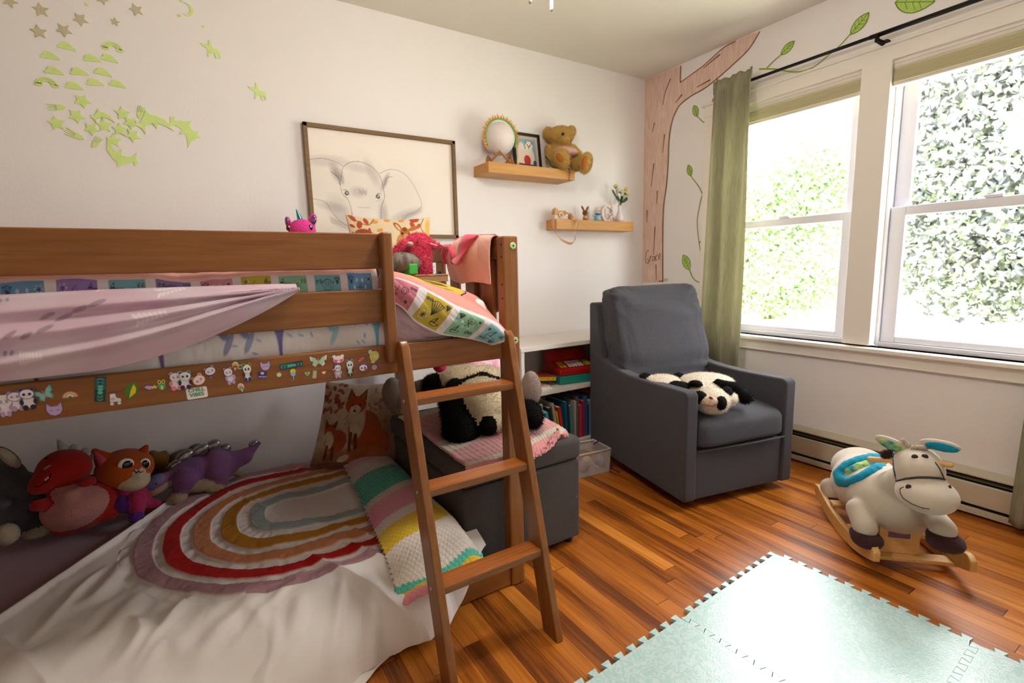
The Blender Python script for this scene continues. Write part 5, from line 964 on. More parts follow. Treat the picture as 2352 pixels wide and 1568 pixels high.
# ---------------------------------------------------------------- pillows
fx = Canvas(190, 190, 'c9b79c')
fx.ell(.5, .08, .6, .14, '8a4a22', .8, 0, .6); fx.ell(.85, .3, .2, .3, '7a3a1a', .6, 0, .8)
for i in range(26):
    a, b = rnd.uniform(.02, .32), rnd.uniform(.62, .98)
    fx.ell(a, b, .022, .035, ('8c2a18', 'a03c1c')[i % 2], .9, rnd.uniform(0, 180), .2)
for i in range(22): fx.ell(rnd.uniform(.62, .98), rnd.uniform(.5, .98), .018, .03, 'a0603a', .7, rnd.uniform(0, 180), .3)
fo, fd, fc = 'a8481a', '5c2a14', 'd8c4a4'
fx.ell(.62, .42, .2, .24, fo, 1, 15, .1).ell(.74, .3, .2, .16, fo).ell(.52, .52, .09, .2, fc, 1, 0, .2).ell(.46, .72, .13, .11, fo).ell(.46, .66, .07, .06, fc).poly([(.34, .78), (.36, .93), (.44, .82)], fd).poly([(.58, .78), (.56, .93), (.48, .82)], fd).poly([(.36, .79), (.37, .89), (.42, .81)], fo).poly([(.56, .79), (.55, .89), (.5, .81)], fo).ell(.42, .72, .012, .012, '1c120c').ell(.51, .72, .012, .012, '1c120c').ell(.455, .65, .018, .014, '1c120c').line([(.52, .36), (.53, .24), (.54, .14)], .025, fd).line([(.46, .38), (.46, .26), (.47, .16)], .022, fd)
fx.ell(.28, .3, .14, .13, fo, 1, 0, .1).ell(.18, .42, .075, .07, fo).ell(.17, .38, .04, .035, fc).poly([(.10, .44), (.11, .55), (.17, .47)], fd).poly([(.26, .44), (.27, .54), (.2, .47)], fd).ell(.2, .3, .05, .09, fc).line([(.18, .24), (.17, .1)], .018, fd).line([(.26, .22), (.26, .1)], .018, fd).ell(.62, .16, .26, .06, 'a85a2a', 1, 12, .3).ell(.4, .1, .07, .035, fc, 1, 25, .3)
fx.ell(.15, .72, .01, .01, 'c9b79c').poly([(.0, .0), (1, 0), (1, .05), (0, .07)], '6a3a1c', .7)
bk = mat('pillow_beige', 'b09a80', rough=.9)
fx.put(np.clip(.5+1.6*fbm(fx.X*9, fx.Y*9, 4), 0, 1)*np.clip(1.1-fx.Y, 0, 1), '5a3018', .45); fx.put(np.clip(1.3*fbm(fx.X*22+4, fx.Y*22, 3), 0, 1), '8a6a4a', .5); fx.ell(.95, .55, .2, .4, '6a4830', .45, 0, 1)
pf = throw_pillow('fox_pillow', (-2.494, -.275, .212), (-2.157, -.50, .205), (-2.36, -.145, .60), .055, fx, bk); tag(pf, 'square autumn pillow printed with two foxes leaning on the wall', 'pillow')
dr = Canvas(190, 190, 'd9c6a4')
rl = 'b03c18'
for x, y, r_, a in ((.06, .96, .05, 30), (.12, .88, .05, -20), (.2, .93, .045, 10), (.04, .86, .03, 60), (.03, .76, .03, 0), (.75, .9, .05, 20), (.83, .88, .04, -30), (.78, .97, .06, 90), (.22, .82, .025, 0)): dr.ell(x, y, r_*.6, r_, rl, .95, a, .15)
for x, y in ((.34, .82), (.3, .93), (.45, .97), (.62, .97)): dr.ell(x, y, .04, .025, 'd8902c', .9, 20, .2)
dr.ell(.97, .86, .05, .1, 'd8a028', .8, 0, .6); dr.line([(.02, .98), (.2, .88), (.3, .97)], .006, 'a0602c'); dr.line([(.9, .98), (.86, .86), (.95, .75)], .006, 'a0602c')
dr.ell(.15, .75, .11, .08, '9a4a22', 1, 0, .2); dr.ell(.60, .62, .08, .16, 'c08a50'); dr.ell(.645, .79, .065, .075, 'b06a30', 1, 15, .2).ell(.66, .73, .035, .05, 'd0a070', 1, 0, .2).ell(.67, .695, .02, .018, '2a1810').ell(.61, .785, .014, .018, '22140c').ell(.70, .775, .012, .018, '22140c').ell(.56, .88, .035, .07, 'a05a2c', 1, 30, .2).ell(.76, .85, .08, .028, 'b06a30', 1, 20, .2).ell(.565, .87, .018, .05, 'd8b490', 1, 30, .2).ell(.645, .84, .03, .03, '8a3c18', 1, 0, .4)
pd = throw_pillow('deer_pillow', (-2.27, -.37, .985), (-1.85, -.38, .985), (-2.24, -.26, 1.395), .05, dr, bk, pinch=.10); tag(pd, 'autumn pillow printed with a fawn and red leaves on the top bunk', 'pillow')

# ---------------------------------------------------------------- top bunk: mattress, sheets, quilt
ws = Canvas(1000, 100, 'e8e4e6'); ws.ar = 8
for x0, c in ((.40, '9a5a78'), (.52, '8a6a9a'), (.66, '6a6ab0'), (.80, '7ab0d0'), (.93, '5a6ab0'), (.3, '8a6a9a'), (.2, '6a6ab0')):
    for k in range(9):
        a = -.9+.22*k; ws.line([(x0, .12), (x0+.004*a, .45), (x0+.020*a, .86-.1*abs(a))], .010, c, .6); ws.line([(x0+.006*a, .5), (x0+.020*a+.006, .74)], .007, c, .5)
for x0, c in ((.46, '8a3f68'), (.59, '5a6aa8'), (.615, '6a7ab8'), (.73, '7ac0dc'), (.86, '5fa0c8'), (.985, '5a3a9a')):
    ws.ell(x0, .55, .006, .1, c, .8, 20, .3); ws.ell(x0+.006, .42, .004, .12, c, .7, -25, .3); ws.ell(x0-.006, .7, .003, .06, c, .7, 10, .3)
for i in range(40): ws.ell(rnd.uniform(.55, .97), rnd.uniform(.3, .95), .0016, .035, ('7ab8d8', '8a98d0')[i % 2], .7, rnd.uniform(0, 90), .3)
nu, nv = 1000, 100; U, V = np.meshgrid(np.linspace(0, 1, nu), np.linspace(0, 1, nv)); A = np.zeros((nv, nu, 3)); A[..., 0] = -3.9+1.85*U
pr_ = np.array([(-1.212, .86), (-1.228, .90), (-1.232, .95), (-1.222, 1.0), (-1.18, 1.025), (-1.0, 1.03)]); pc_ = catmull(pr_, nv)
A[..., 1] = pc_[:, 0:1]+.006*fbm(U*30, V*2)-.004*np.abs(fbm(U*8+V*2, V)); A[..., 2] = pc_[:, 1:2]+.003*fbm(U*20, V*3)
tm = MB().box((-3.92, -1.20, .853), (-2.02, -.15, 1.01)).build('bunk_mattress', mat('mattress_white', 'cfcac6', rough=.9), None, bev=.03, seg=4); tag(tm, 'mattress on the upper bunk mostly hidden by bedding', 'mattress')
col = ws.A; 
tag(sheet('fitted_sheet', A, ccm, None, col, .002, 1), 'white sheet with blue and purple winter prints showing under the middle rail', 'sheet')
lilac = bpy.data.materials.new('lilac_fleece')
def dots(cv, pts, c, rx, ry):
    for x, y in pts: cv.ell(x, y, rx, ry, c, .9, 0, .2)
lc = Canvas(420, 190, 'd8bccc'); lc.ar = 3.3
for i in range(16): lc.ell(rnd.random(), rnd.random(), rnd.uniform(.05, .13), rnd.uniform(.08, .2), 'e0d0da', .8, rnd.uniform(-30, 30), 1)
def fern(x, y, s, a, c='f4eaf2'):
    for k in range(7):
        for sg in (-1, 1): q = (x+math.cos(a)*s*k/7, y+math.sin(a)*s*3*k/7); lc.ell(q[0]-math.sin(a)*sg*s*.1, q[1]+math.cos(a)*sg*s*.5*(1-.1*k), s*.05, s*.45*(1-.09*k), c, .9, math.degrees(a)+sg*35, .3)
for x, y, a in ((.17, .86, .1), (.42, .80, .25), (.55, .68, .3), (.66, .88, .1), (.22, .2, .0), (.02, .35, .2), (.5, .42, .2)): fern(x, y, .075, a)
for x, y in ((.14, .66), (.16, .67), (.18, .68), (.05, .22), (.07, .22), (.09, .23), (.15, .25), (.17, .25), (.19, .25), (.72, .92), (.74, .93)): lc.ell(x, y, .006, .022, '8f9ab0', .9, 0, .3)
for x, y in ((.30, .52), (.34, .5), (.38, .56), (.42, .6), (.2, .4), (.25, .38), (.3, .42)): lc.ell(x, y, .022, .02, '9f8494', .8, 20, .3)
# draped lilac throw over the middle rail: hem curve below, rail line above
bot = [(-3.30, .925), (-3.195, .925), (-3.125, .926), (-3.027, .930), (-2.908, .955), (-2.802, .994), (-2.705, 1.038), (-2.631, 1.080)]
top = [(-3.30, 1.084), (-3.195, 1.086), (-3.125, 1.088), (-3.027, 1.09), (-2.908, 1.09), (-2.802, 1.09), (-2.705, 1.09), (-2.631, 1.088)]
rows = []
for k in range(7):
    t = k/6; rows.append([(b[0], -1.272-.030*math.sin(PI*min(1, t*1.25))*(1.0 if i < 6 else .4)-(.006 if k < 5 else 0), b[1]+(a[1]-b[1])*t) for i, (b, a) in enumerate(zip(bot, top))])
rows.append([(a[0], -1.252, a[1]+.012) for a in top]); rows.append([(a[0], -1.225, a[1]+.006) for a in top]); rows.append([(a[0], -1.19, a[1]-.01) for a in top])
nu, nv = 420, 190; A = loft(rows, nu, nv); U, V = np.meshgrid(np.linspace(0, 1, nu), np.linspace(0, 1, nv))
fold = np.zeros_like(U); vv = np.clip(V/.68, 0, 1)
for c0, c1, am, wd in ((.84, .93, .016, .09), (.55, .86, .02, .11), (.22, .74, .018, .11)):
    cc = c0+(c1-c0)*U**1.6; fold += am*np.exp(-((vv-cc)/(wd*(1-.6*U)))**2)
A[..., 1] -= (fold*1.7+.006*fbm(U*3, V*2.2))*smooth(0, .05, V)*smooth(.82, .66, V)
tag(sheet('lilac_throw', A, ccm, None, lc.A, .005, -1), 'pale lilac blanket with white leaf prints draped over the middle rail', 'blanket')
# quilt with printed squares: long run behind the rails
def doodle(cv, cxx, cyy, hw, hh, k, Q, ink):
    y0, y1 = 0, Q
    if k == 0: # shell
        for q in np.linspace(-1, 1, 6): cv.line([(cxx, cyy-hh), (cxx+hw*q*.5, cyy), (cxx+hw*.75*q, cyy+hh*.8)], (y1-y0)*.016, ink, .9)
        cv.line([(cxx-hw*.8, cyy+hh*.6), (cxx, cyy+hh), (cxx+hw*.8, cyy+hh*.6)], (y1-y0)*.02, ink, .9)
    elif k == 1: # swirls of water
        for q in (-.45, .45): cv.line([(cxx+q*hw+hw*.4*(1-t/14)*math.cos(t), cyy+hh*.7*(1-t/14)*math.sin(t)) for t in np.linspace(0, 11, 14)], (y1-y0)*.016, ink, .85)
    elif k == 2: # little boat
        cv.line([(cxx-hw*.8, cyy-hh*.3), (cxx-hw*.5, cyy-hh*.8), (cxx+hw*.5, cyy-hh*.8), (cxx+hw*.8, cyy-hh*.3), (cxx-hw*.8, cyy-hh*.3)], (y1-y0)*.018, ink, .9); cv.line([(cxx, cyy-hh*.3), (cxx, cyy+hh)], (y1-y0)*.02, ink, .9); cv.line([(cxx-.1*hw, cyy+hh*.8), (cxx-hw*.7, cyy-hh*.1), (cxx-.1*hw, cyy-hh*.1)], (y1-y0)*.016, ink, .9)
    else: # sea plants and stars
        for q in np.linspace(0, 2*PI, 7)[:-1]: cv.line([(cxx, cyy), (cxx+hw*.7*math.cos(q), cyy+hh*.8*math.sin(q))], (y1-y0)*.02, ink, .8); cv.ell(cxx+hw*.7*math.cos(q), cyy+hh*.8*math.sin(q), hw*.13, hh*.2, 'e8dede', .7)
def patches(cv, x0, x1, y0, y1, n, cols, rs):
    w = (x1-x0)/n
    for i in range(n):
        a = x0+w*i; cv.poly([(a+.02*w, y0), (a+.80*w, y0), (a+.80*w, y1), (a+.02*w, y1)], cols[i % len(cols)]); ink = '3a3440'
        for jj, (ox_, oy_, sc_) in enumerate(((.40, .60, .62), (.22, .24, .36), (.62, .22, .34), (.14, .80, .26), (.70, .82, .24))): doodle(cv, a+ox_*w, y0+(y1-y0)*oy_, .33*w*sc_*1.2, (y1-y0)*.36*sc_*1.2, (i*7+rs+jj*3) % 4, (y1-y0)*.62, ink)
PC = ['7fb0c4', '8f7ab0', 'd08a9c', 'c2b04a', '8fc0a0', '7fb8c8', '6f9cc8', '9a80c0']
qd = Canvas(900, 110, 'd8a09a'); qd.ar = 11
qd.poly([(0, 0), (1, 0), (1, .41), (0, .41)], 'e6dce2'); patches(qd, .02, 1.0, .03, .40, 15, PC, 1); qd.poly([(0, .41), (1, .41), (1, .44), (0, .44)], 'f0c0b8')
qroot = thing('printed_quilt', 'coral pink quilt with a border of printed pastel squares on the top bunk', 'quilt', (0, 0, 0))
nu, nv = 900, 110; U, V = np.meshgrid(np.linspace(0, 1, nu), np.linspace(0, 1, nv)); X_ = -3.75+1.345*U
pr_ = np.array([(-1.222, 1.02), (-1.228, 1.05), (-1.228, 1.085), (-1.222, 1.115), (-1.195, 1.138), (-1.13, 1.14), (-1.0, 1.115), (-.85, 1.10), (-.7, 1.09)]); pc_ = catmull(pr_, nv)
lowl = 1-.045*smooth(-3.05, -3.3, X_); A = np.stack([X_, pc_[:, 0:1]+0*U+.006*fbm(U*14, V*3)-.01*np.abs(fbm(U*10+3, V*2)), (pc_[:, 1:2]-1.0)*lowl+1.0+.020*fbm(U*9+1, V*1.5)*smooth(.1, .4, V)], -1)
qp = sheet('quilt_panel', A, ccm, qroot, qd.A, .006, -1)
# quilt heap in the ladder opening
R0 = [(-2.40, -1.25, 1.055), (-2.35, -1.262, 1.02), (-2.313, -1.272, .975), (-2.246, -1.28, .936), (-2.174, -1.285, .918), (-2.113, -1.288, .902), (-2.068, -1.292, .884)]
R1 = [(-2.40, -1.245, 1.10), (-2.335, -1.272, 1.062), (-2.27, -1.29, 1.02), (-2.21, -1.30, .982), (-2.14, -1.308, .952), (-2.095, -1.312, .925), (-2.045, -1.312, .892)]
R2 = [(-2.39, -1.23, 1.122), (-2.315, -1.255, 1.098), (-2.245, -1.27, 1.060), (-2.18, -1.285, 1.022), (-2.115, -1.30, .990), (-2.055, -1.31, .955), (-2.015, -1.308, .905)]
R3 = [(-2.38, -1.20, 1.130), (-2.30, -1.20, 1.112), (-2.23, -1.19, 1.086), (-2.15, -1.19, 1.058), (-2.07, -1.19, 1.025), (-2.02, -1.19, .99), (-1.998, -1.20, .95)]
R4 = [(-2.36, -1.12, 1.128), (-2.27, -1.10, 1.114), (-2.20, -1.09, 1.095), (-2.12, -1.09, 1.078), (-2.04, -1.09, 1.048), (-2.005, -1.10, 1.012), (-1.998, -1.12, .965)]
R5 = [(-2.34, -.98, 1.08), (-2.26, -.96, 1.075), (-2.18, -.95, 1.07), (-2.10, -.95, 1.055), (-2.04, -.96, 1.03), (-2.01, -.98, 1.0), (-2.0, -1.0, .96)]
hc = Canvas(340, 340, 'd9958c'); hc.poly([(0, 0), (1, 0), (1, .40), (0, .36)], 'e6dce2'); patches(hc, .02, 1.02, .02, .34, 4, ['cf7f92', 'c2ac48', '8fbfa0', '8fc4cc'], 1)
hc.poly([(.10, .66), (.55, .56), (.60, .74), (.42, .86), (.12, .84)], 'd2b64a'); hc.line([(.14, .80), (.3, .70), (.46, .66)], .012, '241c18'); hc.line([(.2, .82), (.34, .72), (.44, .70)], .010, '241c18'); hc.line([(.55, .56), (.60, .66), (.60, .74)], .005, '241c18'); hc.line([(.3, .64), (.5, .6)], .004, '241c18')
A = loft([R0, R1, R2, R3, R4, R5], 340, 340); U, V = np.meshgrid(np.linspace(0, 1, 340), np.linspace(0, 1, 340))
A += gnorm(A)*(-.007*fbm(U*4+V*3, V*4+U)-.009*np.sin((V*2.2-U*1.3)*2*PI+1)*smooth(.3, 1, U)*smooth(.25, .5, V)*.7)[..., None]
sheet('quilt_fold', A, ccm, qroot, hc.A, .008, -1)
S0 = [(-2.40, -1.226, .918), (-2.32, -1.235, .918), (-2.25, -1.24, .918), (-2.17, -1.24, .92), (-2.09, -1.236, .92)]
S1 = [(-2.40, -1.232, .96), (-2.32, -1.252, .95), (-2.25, -1.262, .935), (-2.17, -1.258, .93), (-2.09, -1.246, .93)]
S2 = [(-2.40, -1.24, 1.0), (-2.33, -1.262, .985), (-2.26, -1.268, .96), (-2.17, -1.265, .94), (-2.09, -1.25, .94)]
S3 = [(-2.40, -1.225, 1.06), (-2.33, -1.24, 1.03), (-2.26, -1.24, 1.0), (-2.17, -1.23, .96), (-2.09, -1.22, .95)]
A = loft([S0, S1, S2, S3], 120, 60); U, V = np.meshgrid(np.linspace(0, 1, 120), np.linspace(0, 1, 60)); A[..., 1] -= .008*np.abs(fbm(U*5+V*1.5, V*2))+.004*np.sin(U*9+V*5)
tag(sheet('lilac_sheet', A, mat('lilac_cotton', 'bfa2b4', rough=.9, sheen=.2, var=(9, 'cbb4c2', .3), bump=(700, .0008)), None, None, .004, -1), 'lilac sheet tucked below the quilt at the ladder opening', 'sheet')
# garment over the end rail
gmm = [[(-2.006, -.86, 1.10), (-2.004, -.95, 1.075), (-2.006, -1.07, 1.082), (-2.004, -1.19, 1.075)], [(-2.008, -.855, 1.16), (-2.02, -.95, 1.15), (-2.022, -1.07, 1.16), (-2.012, -1.20, 1.15)], [(-2.004, -.88, 1.215), (-2.012, -.96, 1.225), (-2.016, -1.08, 1.232), (-2.008, -1.205, 1.225)], [(-1.982, -.90, 1.245), (-1.982, -.97, 1.25), (-1.982, -1.08, 1.248), (-1.982, -1.205, 1.24)], [(-1.958, -.92, 1.20), (-1.955, -.98, 1.21), (-1.956, -1.08, 1.21), (-1.957, -1.20, 1.2)], [(-1.952, -.93, 1.02), (-1.95, -.98, .99), (-1.95, -1.08, .96), (-1.952, -1.19, .99)]]
A = loft(gmm, 110, 110); U, V = np.meshgrid(np.linspace(0, 1, 110), np.linspace(0, 1, 110)); A[..., 0] -= .006*np.abs(np.sin(U*11+V*2))*smooth(.6, .4, V)+.004*fbm(U*6, V*5); A[..., 0] = np.where(V < .58, np.minimum(A[..., 0], -1.995), A[..., 0])
gr_ = thing('pajama_top', 'peach and hot pink pajama top hung over the bed end', 'clothing', (-1.982, -1.04, 1.15)); A -= np.array([-1.982, -1.04, 1.15])
sheet('body', A, mat('peach_fleece', 'eeb0a0', rough=.95, sheen=.4, bump=(500, .001)), gr_, None, .006, -1)
sl = [[(-.032, .045, .092), (-.045, .06, .04), (-.05, .09, .01)], [(-.04, -.02, .10), (-.058, -.01, .05), (-.062, .01, -.005)], [(-.034, -.085, .095), (-.045, -.06, .07), (-.048, -.03, .04)]]
A = loft(sl, 60, 50); U, V = np.meshgrid(np.linspace(0, 1, 60), np.linspace(0, 1, 50)); A[..., 0] -= .008*np.sin(V*PI)+.004*np.sin(U*8)
sheet('sleeve', A, mat('hot_pink_fleece', 'e0506c', rough=.95, sheen=.4, bump=(500, .001)), gr_, None, .01, -1)['label'] = 'hot pink sleeve'
MB().tube([(-.044, .165, .0), (-.05, .17, .035), (-.052, .14, .065), (-.052, .10, .06), (-.05, .085, .03), (-.045, .10, .0)], [.008, .011, .012, .011, .012, .006], 10).build('cuff', mat('hot_pink_fleece'), gr_, True)
# book, green cube and blue toy on the quilt
bk2 = thing('picture_book', 'thick picture book with red flower cover lying on the quilt', 'book', (-2.165, -.985, 1.088), R(-20))
MB().box((-.085, -.06, 0), (.085, .06, .002)).box((-.085, -.06, .022), (.085, .06, .025)).box((-.087, -.06, 0), (-.084, .06, .025)).build('cover', mat('flower_cover', 'c9b090', rough=.5, var=(55, 'b0401c', .12)), bk2, bev=.0006); MB().box((-.084, -.058, .002), (.082, .058, .022)).build('pages', mat('old_paper', 'a08468', rough=.8), bk2)
gc = MB().box((-.019, -.019, 0), (.019, .019, .038)).build('toy_cube', mat('green_foam', '3fae4c', rough=.6), None, bev=.006, seg=3); gc.location = (-2.225, -1.02, 1.114); gc.rotation_euler = (0, 0, R(20)); tag(gc, 'small bright green cube toy on the red flowered book', 'toy')
bl = MB().ell((0, 0, .018), (.018, .016, .02)).ell((.012, 0, .036), (.009, .009, .01)).build('blue_toy', mat('blue_plush', '3a5f86', rough=.9), None, True); bl.location = (-2.05, -.84, 1.078); tag(bl, 'small dark blue toy beside the flowered book', 'toy')

pb = []
for y, xs_, dz in ((-.50, (-2.125, -1.98, -1.80, -1.66, -1.62), 0), (-.72, (-2.12, -1.96, -1.80, -1.66, -1.60), 0), (-.95, (-2.13, -1.97, -1.82, -1.68, -1.60), 0), (-1.12, (-2.135, -1.98, -1.84, -1.72, -1.625), 0), (-1.185, (-2.13, -1.99, -1.86, -1.75, -1.66), -.002)): pb.append([(x, y-(.02 if (i == 1 and y < -1.1) else 0)-(-.02 if (i > 2 and y < -1.1) else 0), .466+dz+.004*((i*3) % 2)) for i, x in enumerate(xs_)])
pb.append([(-2.135, -1.205, .452), (-2.0, -1.215, .452), (-1.87, -1.21, .454), (-1.76, -1.185, .462), (-1.68, -1.14, .468)])
pb.append([(-2.135, -1.212, .405), (-2.0, -1.222, .425), (-1.87, -1.215, .44), (-1.77, -1.19, .458), (-1.69, -1.13, .482)])
A = loft(pb, 200, 170); U, V = np.meshgrid(np.linspace(0, 1, 200), np.linspace(0, 1, 170)); sc = np.abs(np.sin(PI*U*15))
A[..., 1] -= .014*sc*smooth(.93, 1, V); A[..., 2] += .004*fbm(U*9, V*7)*(V < .8)+.002*np.abs(np.sin(U*90))*np.abs(np.sin(V*70)); A[..., 2] = np.where(A[..., 1] > -1.19, np.maximum(A[..., 2], .4615), A[..., 2]); A[..., 1] = np.where(A[..., 2] < .455, np.minimum(A[..., 1], -1.2), A[..., 1])
col = np.empty((*U.shape, 3)); col[:] = lin('cf8a8c'); qq = (V*1.1+U*.25) % .36; col[(qq < .12) & (V < .80)] = lin('c9bda8')
tag(sheet('scalloped_blanket', A, mat('wool'), None, col, .010, 1), 'pink and cream crochet blanket with scalloped edge spread on the ottoman', 'blanket')
TD={}
TD['red','body']=((-3.296, -0.328, 0.2),0.190,[('e',-0.027,-0.02,0.251,0.0779,0.0741,0.0703,0,0),('e',-0.079,-0.05,0.235,0.0553,0.0452,0.035,38,0),('e',0.011,0,0.101,0.1181,0.125,0.0925,15,0),('e',0.06,0,0.122,0.06,0.09,0.048,0,0),('e',-0.032,-0,0.186,0.0577,0.08,0.0423,0,0),('c',-0.076,-0.06,0.149,0.023,-0.111,-0.1,0.168,0.0186,0),('e',0.025,-0.12,0.217,0.028,0.03,0.0168,0,0),('e',-0.053,-0.05,0.037,0.0284,0.0221,0.0159,0,0),('e',0.075,-0.08,0.064,0.0294,0.0264,0.0235,0,0),('e',-0.006,-0.025,0.112,0.1044,0.12,0.0716,12,1),('e',-0.025,-0.02,0.17,0.046,0.1,0.0421,0,1)])
TD['red','eye']=((-3.296, -0.328, 0.2),0.190,[('e',-0.068,-0.0387,0.3075,0.0059,0.004,0.0044,0,0)])
TD['red','nostril']=((-3.296, -0.328, 0.2),0.190,[('e',-0.0681,-0.0723,0.2842,0.0131,0.004,0.0058,25,0)])
TD['red','mouth']=((-3.296, -0.328, 0.2),0.190,[('c',-0.1062,-0.0864,0.23,0.0018,-0.1014,-0.0892,0.2313,0.0018,0),('c',-0.1014,-0.0892,0.2313,0.0018,-0.0968,-0.0906,0.2321,0.0018,0),('c',-0.0968,-0.0906,0.2321,0.0018,-0.0921,-0.0921,0.2329,0.0018,0),('c',-0.0921,-0.0921,0.2329,0.0018,-0.0874,-0.0935,0.2337,0.0018,0),('c',-0.0874,-0.0935,0.2337,0.0018,-0.0838,-0.0936,0.2363,0.0018,0),('c',-0.0838,-0.0936,0.2363,0.0018,-0.0801,-0.095,0.2394,0.0018,0),('c',-0.0801,-0.095,0.2394,0.0018,-0.0765,-0.0951,0.242,0.0018,0),('c',-0.0765,-0.0951,0.242,0.0018,-0.0729,-0.0952,0.2447,0.0018,0),('c',-0.0729,-0.0952,0.2447,0.0018,-0.0707,-0.0939,0.2474,0.0018,0),('c',-0.0707,-0.0939,0.2474,0.0018,-0.0684,-0.094,0.2506,0.0018,0),('c',-0.0684,-0.094,0.2506,0.0018,-0.0663,-0.0927,0.2533,0.0018,0),('c',-0.0663,-0.0927,0.2533,0.0018,-0.064,-0.0928,0.2564,0.0018,0),('c',-0.064,-0.0928,0.2564,0.0018,-0.0636,-0.0913,0.2587,0.0018,0),('c',-0.0636,-0.0913,0.2587,0.0018,-0.0631,-0.0912,0.2614,0.0018,0),('c',-0.0631,-0.0912,0.2614,0.0018,-0.0627,-0.0898,0.2637,0.0018,0),('c',-0.0627,-0.0898,0.2637,0.0018,-0.0623,-0.0896,0.2664,0.0018,0)])
TD['red','teeth']=((-3.296, -0.328, 0.2),0.190,[('e',-0.0771,-0.0931,0.2493,0.0029,0.004,0.0051,0,0),('e',-0.0714,-0.0922,0.2529,0.0029,0.004,0.0051,0,0)])
TD['red','horn']=((-3.296, -0.328, 0.2),0.190,[('c',-0.022,-0,0.318,0.0172,-0.033,-0,0.358,0.003,0)])
TD['cat','head']=((-3.137, -0.298, 0.2),0.122,[('e',-0.02,-0,0.195,0.0934,0.1,0.0737,0,0),('e',0.003,-0.062,0.157,0.0505,0.05,0.0355,0,1),('e',0.017,-0.078,0.189,0.0201,0.03,0.0241,0,1)])
TD['cat','ew']=((-3.137, -0.298, 0.2),0.122,[('e',-0.0146,-0.083,0.2357,0.0245,0.008,0.0229,0,0),('e',0.0418,-0.0672,0.2173,0.0179,0.008,0.0219,0,0)])
TD['cat','eb']=((-3.137, -0.298, 0.2),0.122,[('e',-0.0117,-0.0832,0.2337,0.019,0.011,0.0198,0,0),('e',0.0427,-0.0681,0.2165,0.0138,0.011,0.0187,0,0)])
TD['cat','eg']=((-3.137, -0.298, 0.2),0.122,[('e',-0.0154,-0.0774,0.2413,0.004,0.014,0.0048,0,0),('e',0.0394,-0.0652,0.2242,0.0032,0.014,0.0045,0,0)])
TD['cat','nose']=((-3.137, -0.298, 0.2),0.122,[('e',0.0207,-0.0913,0.2128,0.0072,0.008,0.0044,0,0)])
TD['cat','mouth']=((-3.137, -0.298, 0.2),0.122,[('c',0.0058,-0.0968,0.2092,0.0016,0.0079,-0.0976,0.2068,0.0016,0),('c',0.0079,-0.0976,0.2068,0.0016,0.0099,-0.0997,0.2047,0.0016,0),('c',0.0099,-0.0997,0.2047,0.0016,0.012,-0.1018,0.2027,0.0016,0),('c',0.012,-0.1018,0.2027,0.0016,0.0141,-0.1039,0.2007,0.0016,0),('c',0.0141,-0.1039,0.2007,0.0016,0.0155,-0.1034,0.2022,0.0016,0),('c',0.0155,-0.1034,0.2022,0.0016,0.0169,-0.1017,0.2033,0.0016,0),('c',0.0169,-0.1017,0.2033,0.0016,0.0183,-0.1,0.2045,0.0016,0),('c',0.0183,-0.1,0.2045,0.0016,0.0196,-0.0995,0.206,0.0016,0),('c',0.0196,-0.0995,0.206,0.0016,0.0206,-0.1007,0.204,0.0016,0),('c',0.0206,-0.1007,0.204,0.0016,0.0215,-0.1018,0.202,0.0016,0),('c',0.0215,-0.1018,0.202,0.0016,0.0225,-0.1029,0.2,0.0016,0),('c',0.0225,-0.1029,0.2,0.0016,0.0234,-0.1041,0.198,0.0016,0),('c',0.0234,-0.1041,0.198,0.0016,0.0255,-0.1019,0.1983,0.0016,0),('c',0.0255,-0.1019,0.1983,0.0016,0.0277,-0.0996,0.1985,0.0016,0),('c',0.0277,-0.0996,0.1985,0.0016,0.0298,-0.0974,0.1988,0.0016,0),('c',0.0298,-0.0974,0.1988,0.0016,0.032,-0.094,0.1987,0.0016,0)])
TD['cat','ears']=((-3.137, -0.298, 0.2),0.122,[('c',-0.078,-0,0.247,0.032,-0.1,-0,0.286,0.0111,0),('c',0.028,0,0.227,0.0311,0.054,-0,0.264,0.0092,0)])
TD['cat','suit']=((-3.137, -0.298, 0.2),0.122,[('e',-0.006,-0,0.071,0.0582,0.08,0.0623,0,0),('c',-0.024,-0.06,0.128,0.0241,-0.035,-0.06,0.085,0.0261,0),('e',-0.037,-0.08,0.085,0.0318,0.0328,0.0338,0,1),('c',0.006,-0.1,0.099,0.028,-0.001,-0.1,0.055,0.024,0),('e',-0.006,-0.12,0.034,0.0246,0.0232,0.0218,0,1),('c',0.043,-0.02,0.035,0.0231,0.086,-0.02,0.016,0.0149,0)])
TD['cat','tail']=((-3.137, -0.298, 0.2),0.122,[('c',0.029,-0.02,-0.009,0.0147,0.071,-0.02,-0.001,0.0119,0)])
